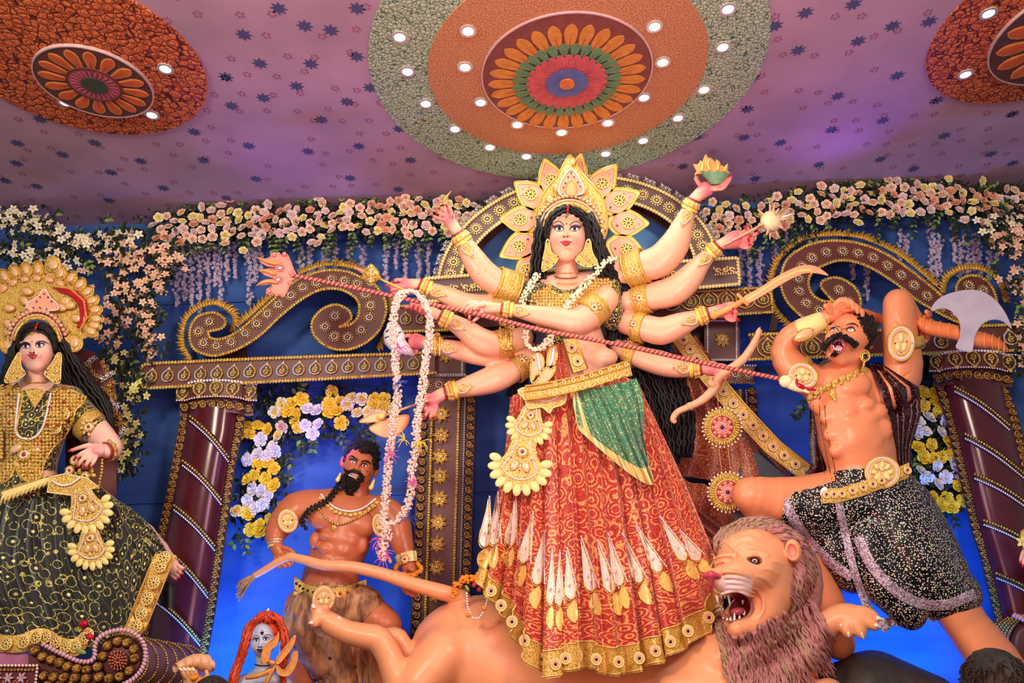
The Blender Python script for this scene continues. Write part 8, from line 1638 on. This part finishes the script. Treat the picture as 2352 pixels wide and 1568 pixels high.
gp = [(404, 1275), (392, 1300), (372, 1350), (352, 1400), (336, 1440), (312, 1470)]
mk('gold_edge', Bd().grid(lambda x, y: (along(gp, y)[0]-46*x, along(gp, y)[1]-4*x, 400+6*x+3*math.sin(y*9)), 8, 30), 'gold_fine', S)
for f_ in (0, 1): mk('gold_edge_rim', Bd().tube([(along(gp, y)[0]-46*f_, along(gp, y)[1]-4*f_, 402+6*f_, 2) for y in np.linspace(0, 1, 20)], n=5, sub=1), 'gold_plain', S)
for y in np.linspace(.06, .95, 7): c = along(gp, y); put('mirror_flower', MIRF, S, face(c[0]-23, c[1]-2, 409, 14))
hp = cr_spline([(-20, 1474), (40, 1476), (80, 1462), (110, 1462), (140, 1480), (170, 1484), (195, 1462), (206, 1452)], 6)
mk('gold_hem', Bd().grid(lambda x, y: (along(hp, x)[0]+y*6, along(hp, x)[1]-18+y*40, 404+6*math.sin(x*12)+3*math.sin(y*3)), 60, 6), 'gold_fine', S)
for x in np.linspace(.08, .95, 9): c = along(hp, x); put('mirror_flower', MIRF, S, face(c[0], c[1]+2, 411+6*math.sin(x*12), 13))
mk('red_flower', Bd().ell(192, 1432, 404, 13, 9, 7, -20, 8, 6).ell(205, 1462, 404, 14, 10, 7, 20, 8, 6).ell(196, 1448, 400, 9, 8, 6), 'gem_red', S)
plate(S, 'waist_ornament', [(0, 1128), (50, 1112), (100, 1096), (130, 1090), (112, 1108), (60, 1130), (10, 1150)], 388, 4, 'cream_gold', 2, 'gold', 1)
for i in range(11): mk('fringe', Bd().tube([(6+i*10, 1140-i*3.6, 394, 3), (2+i*10, 1152-i*3.8, 394, 2), (-2+i*10, 1160-i*4, 392, .6)], n=6, sub=2), 'cream_gold', S)
plate(S, 'waist_ornament', [(108, 1130), (116, 1095), (150, 1088), (200, 1098), (226, 1118), (205, 1124), (186, 1132), (170, 1138), (140, 1134)], 396, 4, 'gold_fine', 2, 'cream_gold', 1); mk('silver_border', Bd().beads([(*p, 402) for p in cr_spline([(120, 1104), (138, 1114), (160, 1112), (182, 1098)], 5)], 3, 4.4), 'pearl', S)
fan(S, 182, 1118, 64, -18, 402); fan(S, 206, 1212, 56, -4, 400)
mk('black_cloth', Bd().grid(lambda x, y: (366+x*36, 1330+y*60+x*10, 300+10*math.sin(x*3)), 6, 8), 'black', S)  # black cloth hanging below the foot
# carved throne back and scroll arm
ACB = acanthus_mesh('leaf_scroll_bronze', 'gold_dark'); ACW = acanthus_mesh('leaf_scroll_silver', 'silver')
TH = T('throne', 'carved mauve and maroon throne with beaded scroll arm under the seated goddess', 'throne', (150, 1600, 340)); tb_ = PT('throne_back', TH, (230, 1100, 220))
board('throne_board', [(170, 800), (215, 808), (262, 870), (275, 950), (268, 1100), (266, 1240), (150, 1240), (150, 820)], 210, 26, 'maroon', tb_)
for i in range(16): put('leaf_scroll', ACB if i % 3 else ACW, tb_, face(205+(i % 2)*34+i*2.6, 830+i*11, 240, 17, random.uniform(-60, 60)))

flatm('copper_paint', '#b8684c', .4, .2, .15, 30)
flatm('roll_mauve', '#6d4a50', .35, 0, .12, 6); flatm('rope_mauve', '#d0a2b0', .4, 0, .1, 20); flatm('trim_pink', '#b06a8c', .4)
def scroll_roll(label, at, rope_path, c0, r0, c1, r1, studs, board_pts, wf, dz, root=None):
    t = PT('scroll_arm', root, at) if root else T('scroll_roll', label, 'ornament', at)
    if board_pts: board('face_board', board_pts, wf-10, 10, 'maroon', t)
    def sf(x, y): a = 2*math.pi*x; r = r0+(r1-r0)*y; return (c0[0]+(c1[0]-c0[0])*y+r*math.cos(a), c0[1]+(c1[1]-c0[1])*y+r*math.sin(a), wf-4-dz*y)
    mk('roll', Bd().grid(sf, 40, 12, True), 'roll_mauve', t); mk('roll_face', Bd().ell(*c0, wf-2, r0*.96, r0*.96, 5, 0, 36, 4), 'maroon', t)
    for y in np.linspace(.04, .99, 7): mk('bead_ring', Bd().beads([(lambda p: (p[0], p[1], p[2]))(tuple(np.array(sf(x, y))+np.array((2.4*math.cos(2*math.pi*x), 2.4*math.sin(2*math.pi*x), 0)))) for x in np.linspace(.5, 1.3, 60)], 3.1, 6.2), 'gold', t)
    mk('rope_border', Bd().rope([(*p, wf+8) for p in cr_spline(rope_path, 6)], 7.5, 8.5), 'rope_mauve', t)
    for p in studs: put('stud', STUD, t, face(*p, wf+4, 11.5))
    return t
def stud_mesh():
    a, b = Bd(), Bd(); a.ell(0, 0, .2, .8, .8, .8, 0, 12, 7)
    for i in range(10): g = i*.628; a.tube([(.15*math.cos(g), .15*math.sin(g), 1.0, .09), (.55*math.cos(g), .55*math.sin(g), .85, .13), (.85*math.cos(g), .85*math.sin(g), .3, .1)], n=5, sub=2)
    b.ell(0, 0, 0, 1.15, 1.15, .2, 0, 12, 4); return U('stud', [(a, 'gold_dark'), (b, 'maroon_dark')])
STUD = stud_mesh()
z = lambda p: Z(p, 0, 1250, 4.523)
sa = scroll_roll('mauve scroll arm of the throne with rope edge and gold beaded rings', (200, 1600, 380), z([(450,1040),(560,1100),(700,1165),(820,1212),(930,1215),(985,1160),(985,1060),(1030,970),(1150,905),(1300,890),(1430,950),(1500,1050),(1510,1180),(1470,1300),(1380,1400),(1250,1470)]), (276, 1514), 56, (424, 1534), 50,
    z([(370,1100),(445,1165),(535,1195),(620,1225),(705,1265),(805,1285),(905,1300),(1015,1270),(1070,1160),(1120,1050),(1225,1005),(1322,1020),(1395,1085),(1400,1180),(1345,1310),(1245,1370),(1135,1390),(1030,1375),(895,1390),(780,1385),(665,1380),(560,1375),(455,1365),(360,1420),(500,1460),(620,1465),(740,1465),(860,1465)]), z([(300,1050),(450,1020),(820,1205),(960,1220),(1120,1430),(1100,1700),(280,1700)]), 420, 190, TH)
mk('centre_flower', Bd().ell(276, 1516, 426, 22, 22, 4, 0, 16, 5), 'maroon_dark', sa)
for k, (n_, r) in enumerate(((16, 19), (12, 12), (7, 6))):
    for i in range(n_): a = 6.283*i/n_; mk('flower_petal', Bd().ell(270+r*math.cos(a), 1516+r*1.08*math.sin(a), 430+k*2, 4.6, 2.8, 3, math.degrees(a), 6, 4), 'copper_paint', sa)
pf_ = PT('throne_front', TH, (40, 1600, 400))
board('front_panel', [(-40, 1526), (88, 1526), (80, 1620), (-40, 1620)], 408, 26, 'maroon', pf_); beadrow(pf_, [(-30, 1528), (86, 1528), (78, 1600)], 436, 4, 'pearl_pink'); beadrow(pf_, [(-30, 1538), (74, 1538)], 436, 4, 'gold_dark')
SP = star_mesh('pink_star_flower', 'rope_mauve', 'rope_mauve', 6)
for u in (-6, 20, 50): put('star_flower', SP, pf_, face(u, 1556, 437, 13)); mk('arch_trim', Bd().tube(arcpts(u, 1556, 15, 18, 20, 160, 10, 436), n=5, sub=1, r=1.6), 'copper_paint', pf_)
board('seat_edge', [(-30, 1494), (60, 1500), (96, 1528), (-30, 1528)], 380, 24, 'trim_pink', pf_); mk('leaf_sprig', Bd().ell(186, 1496, 432, 14, 6, 2, 15), 'leaf_bright', pf_)
scroll_roll('mauve scroll roll with beaded rings at the right edge', (2370, 1600, 200), [(2330, 1412), (2348, 1420), (2370, 1440), (2380, 1470)], (2380, 1478), 62, (2322, 1470), 56, [], None, 200, 130)
# ================================================================== small figures and visitors
flatm('orange_hair', '#c8401c', .5, 0, .25, 30, .2); flatm('horn_gold', '#d8944c', .4, .1, .2, 20, .2)
X = T('ascetic_statue', 'small blue faced ascetic statue with orange dreadlocks and serpent', 'statue', (605, 1640, 330))
FX = dict(c=(604, 1468), r=(27, 37), w=330, chin=(600, 1503), eyes=[(588.5, 1469.5), (611, 1467)], nose=(597, 1483), mouth=(597, 1493), brows=([(580, 1462), (587, 1459), (592, 1460), (596, 1464)], [(602, 1463), (609, 1458), (618, 1457), (625, 1461)]))
h = Sd(); woman_face(h, FX); h.cap([(604, 1498, 322, 17), (604, 1535, 316, 19), (600, 1570, 312, 34)], 6); h.cap([(560, 1575, 310, 26), (600, 1565, 310, 30), (650, 1580, 310, 26)], 10)
low = Sd(); low.cap([(602, 1572, 310, 36), (605, 1600, 308, 46), (608, 1700, 304, 48), (608, 1790, 300, 44)], 14, 2); V_, F_ = join([h.mesh(1.4), low.mesh(5)]); body('body', V_, F_, 'painted_clay', X, '#b9bfd8', woman_paint(FX, '#b9b2d0', '#8c4a50', '#7c86b0')); tX = bvh(V_, F_); woman_eyes(tX, X, FX, 'gem_dark', 'brow_brown')
mk('third_eye', decal(tX, Bd(), [(602+4*x, 1452+6*y) for x, y, _ in ringpts(1, 10)], .5, .6), 'gem_dark', X); mk('ash_line', lay(tX, Bd(), [(590, 1450), (614, 1448)], 1.2, .4), 'rose_white', X); mk('neck_ring', Bd().tube([(604+19*math.cos(a), 1524+4*math.sin(a), 318+20*math.sin(a)) for a in np.linspace(.1, 3.04, 12)], n=5, sub=1, r=1.4), 'black', X)
mk('hair_cap', Bd().ell(612, 1452, 312, 36, 40, 34, 0, 16, 10), 'orange_hair', X)
rg = random.Random(4)
def dread(p, r=3.4): 
    q = resample(cr_spline([(*a, 0) for a in p], 4), 4.5); z0 = rg.uniform(322, 346); mk('dreadlock', Bd().tube([(c[0]+1.6*math.sin(i*1.5), c[1], z0+4*math.sin(i*.35+1), r*(1+.25*(i % 2))) for i, c in enumerate(q)], n=6, sub=1), 'orange_hair', X)
for i in range(20):
    t_ = i/19; dread([(606+rg.uniform(-6, 6), 1414+rg.uniform(-4, 4)), (590-22*t_, 1428+8*t_), (574-18*t_, 1462+12*t_), (564-20*t_, 1500+14*t_), (550-20*t_, 1540+10*t_), (540-16*t_, 1580)])
for i in range(20):
    t_ = i/19; dread([(612+rg.uniform(-6, 6), 1413+rg.uniform(-4, 4)), (632+14*t_, 1422+8*t_), (646+14*t_, 1450+8*t_), (648+14*t_, 1490+6*t_), (642+10*t_, 1530+6*t_), (650+6*t_, 1575)])
for i in range(12): dread([(578+i*6.4, 1438-10*math.sin(i/11*3.14)), (586+i*5.4, 1420-10*math.sin(i/11*3.14)), (602+i*2, 1408-4*math.sin(i/11*3.14))], 4)
for p in ([(612, 1412, 340, 5), (616, 1400, 342, 3), (617, 1396, 342, .6)], [(590, 1424, 340, 4), (586, 1418, 342, .8)]): mk('crescent_horn', Bd().tube(p, n=7, sub=3), 'pearl_pink', X)
mk('serpent', Bd().tube([(640, 1450, 372, 1.5), (636, 1470, 376, 5), (620, 1484, 380, 6.5), (607, 1500, 382, 7), (614, 1516, 382, 7), (634, 1524, 378, 6), (641, 1520, 374, 4)], n=9, sub=5), 'horn_gold', X)
mk('serpent', Bd().tube([(564, 1556, 366, 5), (590, 1552, 372, 6), (620, 1540, 372, 7), (640, 1530, 368, 6)], n=9, sub=4), 'horn_gold', X)
tr2 = T('small_trident', 'small orange trident beside the ascetic with orange dreadlocks', 'trident', (655, 1560, 372))
for o in ([(633, 1516), (652, 1490), (668, 1470), (679, 1458), (672, 1484), (656, 1506), (640, 1524)], [(636, 1528), (652, 1540), (668, 1520), (673, 1500), (683, 1497), (680, 1524), (664, 1550), (640, 1548)], [(600, 1522), (608, 1484), (634, 1462), (640, 1458), (636, 1480), (622, 1492), (616, 1516)]): plate(tr2, 'prong', o, 384, 7, 'horn_gold', 1.6, 'clay_orange', 3)
mk('shaft', Bd().tube([(636, 1524, 380, 5), (610, 1570, 376, 5), (560, 1680, 370, 5), (520, 1790, 366, 5)], n=8, sub=2), 'horn_gold', tr2)
# raised hand with a brown conch in front of the throne
hc = T('clay_hand_with_conch', 'raised clay hand gripping a brown fluted conch at the bottom left', 'statue', (440, 1640, 470))
fg = [[(424+i*9, 1552-i*1, 486, 6), (418+i*9.5, 1540, 490, 5), (412+i*10, 1534, 488, 4)] for i in range(4)]+[[(470, 1560, 486, 7), (476, 1550, 490, 6), (474, 1542, 490, 5)]]
V_, F_ = hand((446, 1600, 470, 20), (446, 1570, 474), 26, fg).mesh(1.6); b = Sd(); b.cap([(446, 1595, 470, 21), (450, 1680, 466, 26), (452, 1796, 462, 34)], 8); v2, f2 = b.mesh(4); V_, F_ = join([(V_, F_), (v2, f2)]); body('hand', V_, F_, 'painted_clay', hc, '#e0a06a', [])
for f in fg[:4]: mk('nail', Bd().tube([(*f[1][:3][:2], f[1][2]+5, 2.5), (f[2][0], f[2][1], f[2][2]+4, 3)], n=6, sub=2), 'claw', hc)
mk('conch', Bd().grid(lambda x, y: (402+y*86+6*math.cos(6.28*x), 1534-12*math.sin(y*3.14)+(10+14*y)*math.sin(6.28*x)*(1 if y < .95 else .6)-y*6, 470+(10+12*y)*math.cos(6.28*x)+2*math.sin(y*30)), 20, 22, True), 'clay_tan', hc)
mk('marigold_bud', Bd().ell(446, 1556, 500, 12, 7, 7, -20, 8, 6), 'marigold', hc)
# hand at the right edge
he = T('clay_hand_statue', 'pink clay hand with red nails and a yellow blossom at the right edge', 'statue', (2375, 1300, 260))
fg = [[(2352, 1266, 288, 6), (2346, 1280, 292, 5), (2344, 1290, 292, 4)], [(2358, 1272, 288, 6), (2353, 1288, 292, 5), (2350, 1298, 292, 4)], [(2364, 1274, 288, 6), (2360, 1290, 292, 5), (2358, 1300, 292, 4)]]
V_, F_ = hand((2392, 1240, 270, 18), (2366, 1258, 278), 18, fg).mesh(1.5); b = Sd(); b.cap([(2390, 1242, 270, 18), (2450, 1240, 260, 28), (2500, 1300, 240, 50), (2500, 1700, 220, 70), (2500, 1790, 220, 60)], 10); v2, f2 = b.mesh(7); V_, F_ = join([(V_, F_), (v2, f2)]); body('hand', V_, F_, 'painted_clay', he, '#eeb4a4', [('c', [tuple(f[-1][:3])+(5,)]*2, '#c8283c', 4) for f in fg]); nails(he, fg)
put('yellow_blossom', BM['yellow'], he, face(2346, 1244, 300, 14)); mk('gold_cuff', Bd().ell(2352, 1228, 292, 10, 14, 10, 0, 10, 6), 'gold_fine', he)
# visitors in the hall, seen from behind
flatm('person_hair', '#171211', .55, 0, .3, 70, .3, .3); flatm('shirt_dark', '#2a2a34', .8); flatm('shirt_rust', '#7a4638', .8); flatm('trousers', '#22242c', .8)
def visitor(u, v_top, dist, label, shirt, seed, skin='#8a5a44'):
    a_, b_, c_ = rayv(u, v_top); t_ = dist/b_; x, top = float(a_*t_), float(c_*t_)+CAMZ; H = top*100; y0 = dist
    r = T('person', label, 'person', Vector((x, y0, 0)))
    f = lambda V: np.stack([V[:, 0]/100+x, V[:, 1]/100+y0, V[:, 2]/100], 1)
    hz = H-12; s = Sd(); s.ell((0, 0, hz), (7.6, 9.6, 11)); s.ell((0, -4, hz-5), (5.6, 5, 7), k=4)if False else s.ell((0, 5, hz-6), (5.4, 5, 6), k=4); s.cap([(0, -1, hz-8, 5.4), (0, -1, hz-20, 5.8)], 3)
    for q in (-1, 1): s.ell((q*7.9, 0, hz-1), (1.2, 2.2, 3.2), k=1.5)
    s.ell((0, 10, hz-1), (1.3, 2, 2.4), k=1.5); sh = hz-27
    for q in (-1, 1): s.cap([(q*17, 0, sh, 5.6), (q*22, -1, sh-28, 4.2), (q*22, 5, sh-52, 3.2), (q*22, 7, sh-60, 3.6)], 4); [s.cap([(q*22+(k-1.5)*1.5, 7, sh-62, 1), (q*22+(k-1.5)*1.6, 8, sh-70, .8)], 1) for k in range(4)]; s.cap([(q*21-q*2, 9, sh-60, 1.1), (q*19, 12, sh-66, .9)], 1); s.cap([(q*8, 0, 84, 8), (q*8.5, 0, 46, 6), (q*9, 0, 8, 4.4)], 4); s.ell((q*9, 4, 4), (4.4, 12, 4), k=3)
    s.ell((0, 0, sh-14), (17, 10, 18), k=6); s.ell((0, 0, sh-42), (14, 9.5, 20), k=8)
    V, F = s.mesh(1.1); F = F[:, ::-1] if False else F
    mkw('body', f(V), [tuple(map(int, q)) for q in F], 'painted_clay', r, True, paint(V, skin, []))
    c = Sd(); c.ell((0, 0, sh-14), (18.4, 11.4, 19), k=6); c.ell((0, 0, sh-42), (15.6, 11, 21), k=8); c.cap([(-16, 0, sh, 6.6), (0, 0, sh+2, 7), (16, 0, sh, 6.6)], 4)
    for q in (-1, 1): c.cap([(q*17, 0, sh, 7), (q*21, -1, sh-20, 6)], 4)
    V, F = c.mesh(1.3); mkw('shirt', f(V), [tuple(map(int, q)) for q in F], shirt, r)
    c = Sd(); [c.cap([(q*8, 0, 84, 9.4), (q*8.5, 0, 46, 7.6), (q*9, 0, 12, 6.4)], 4) for q in (-1, 1)]; c.ell((0, 0, 88), (15, 10.6, 12), k=6); V, F = c.mesh(1.5); mkw('trousers', f(V), [tuple(map(int, q)) for q in F], 'trousers', r)
    c = Sd(); c.ell((0, -1.6, hz+2.2), (8.8, 10.2, 10.2)); c.cut((0, 9, hz-4), (9, 6, 9), k=2); V, F = c.mesh(.9); mkw('hair', f(V), [tuple(map(int, q)) for q in F], 'person_hair', r)
    rg = random.Random(seed); B = Bd()
    for _ in range(420):
        th, ph = rg.uniform(0, 6.28), math.acos(rg.uniform(-.1, 1)); nx, ny, nz = math.sin(ph)*math.cos(th), math.sin(ph)*math.sin(th), math.cos(ph); p0 = (8.6*nx, -1.6+10*ny, hz+2.2+10*nz)
        if p0[1] > 6 and p0[2] < hz+4: continue
        B.tube([(*p0, .38), (p0[0]+nx*1.0+rg.uniform(-1, 1), p0[1]+ny*.8+rg.uniform(-1, 1), p0[2]+nz*.5-.9, .3), (p0[0]+nx*1.2+rg.uniform(-1.6, 1.6), p0[1]+ny*1.0+rg.uniform(-1.6, 1.6), p0[2]-2.6+nz, .08)], n=3, sub=1)
    tag(mkw('hair_strands', f(np.array(B.v)), B.f, 'person_hair', r), kind='stuff')
visitor(2268, 1489, 2.6, 'person with short tousled black hair looking up at the bottom right corner', 'shirt_dark', 1)
visitor(492, 1551, 3.9, 'person with curly black hair, only the crown showing below the conch', 'shirt_rust', 2)
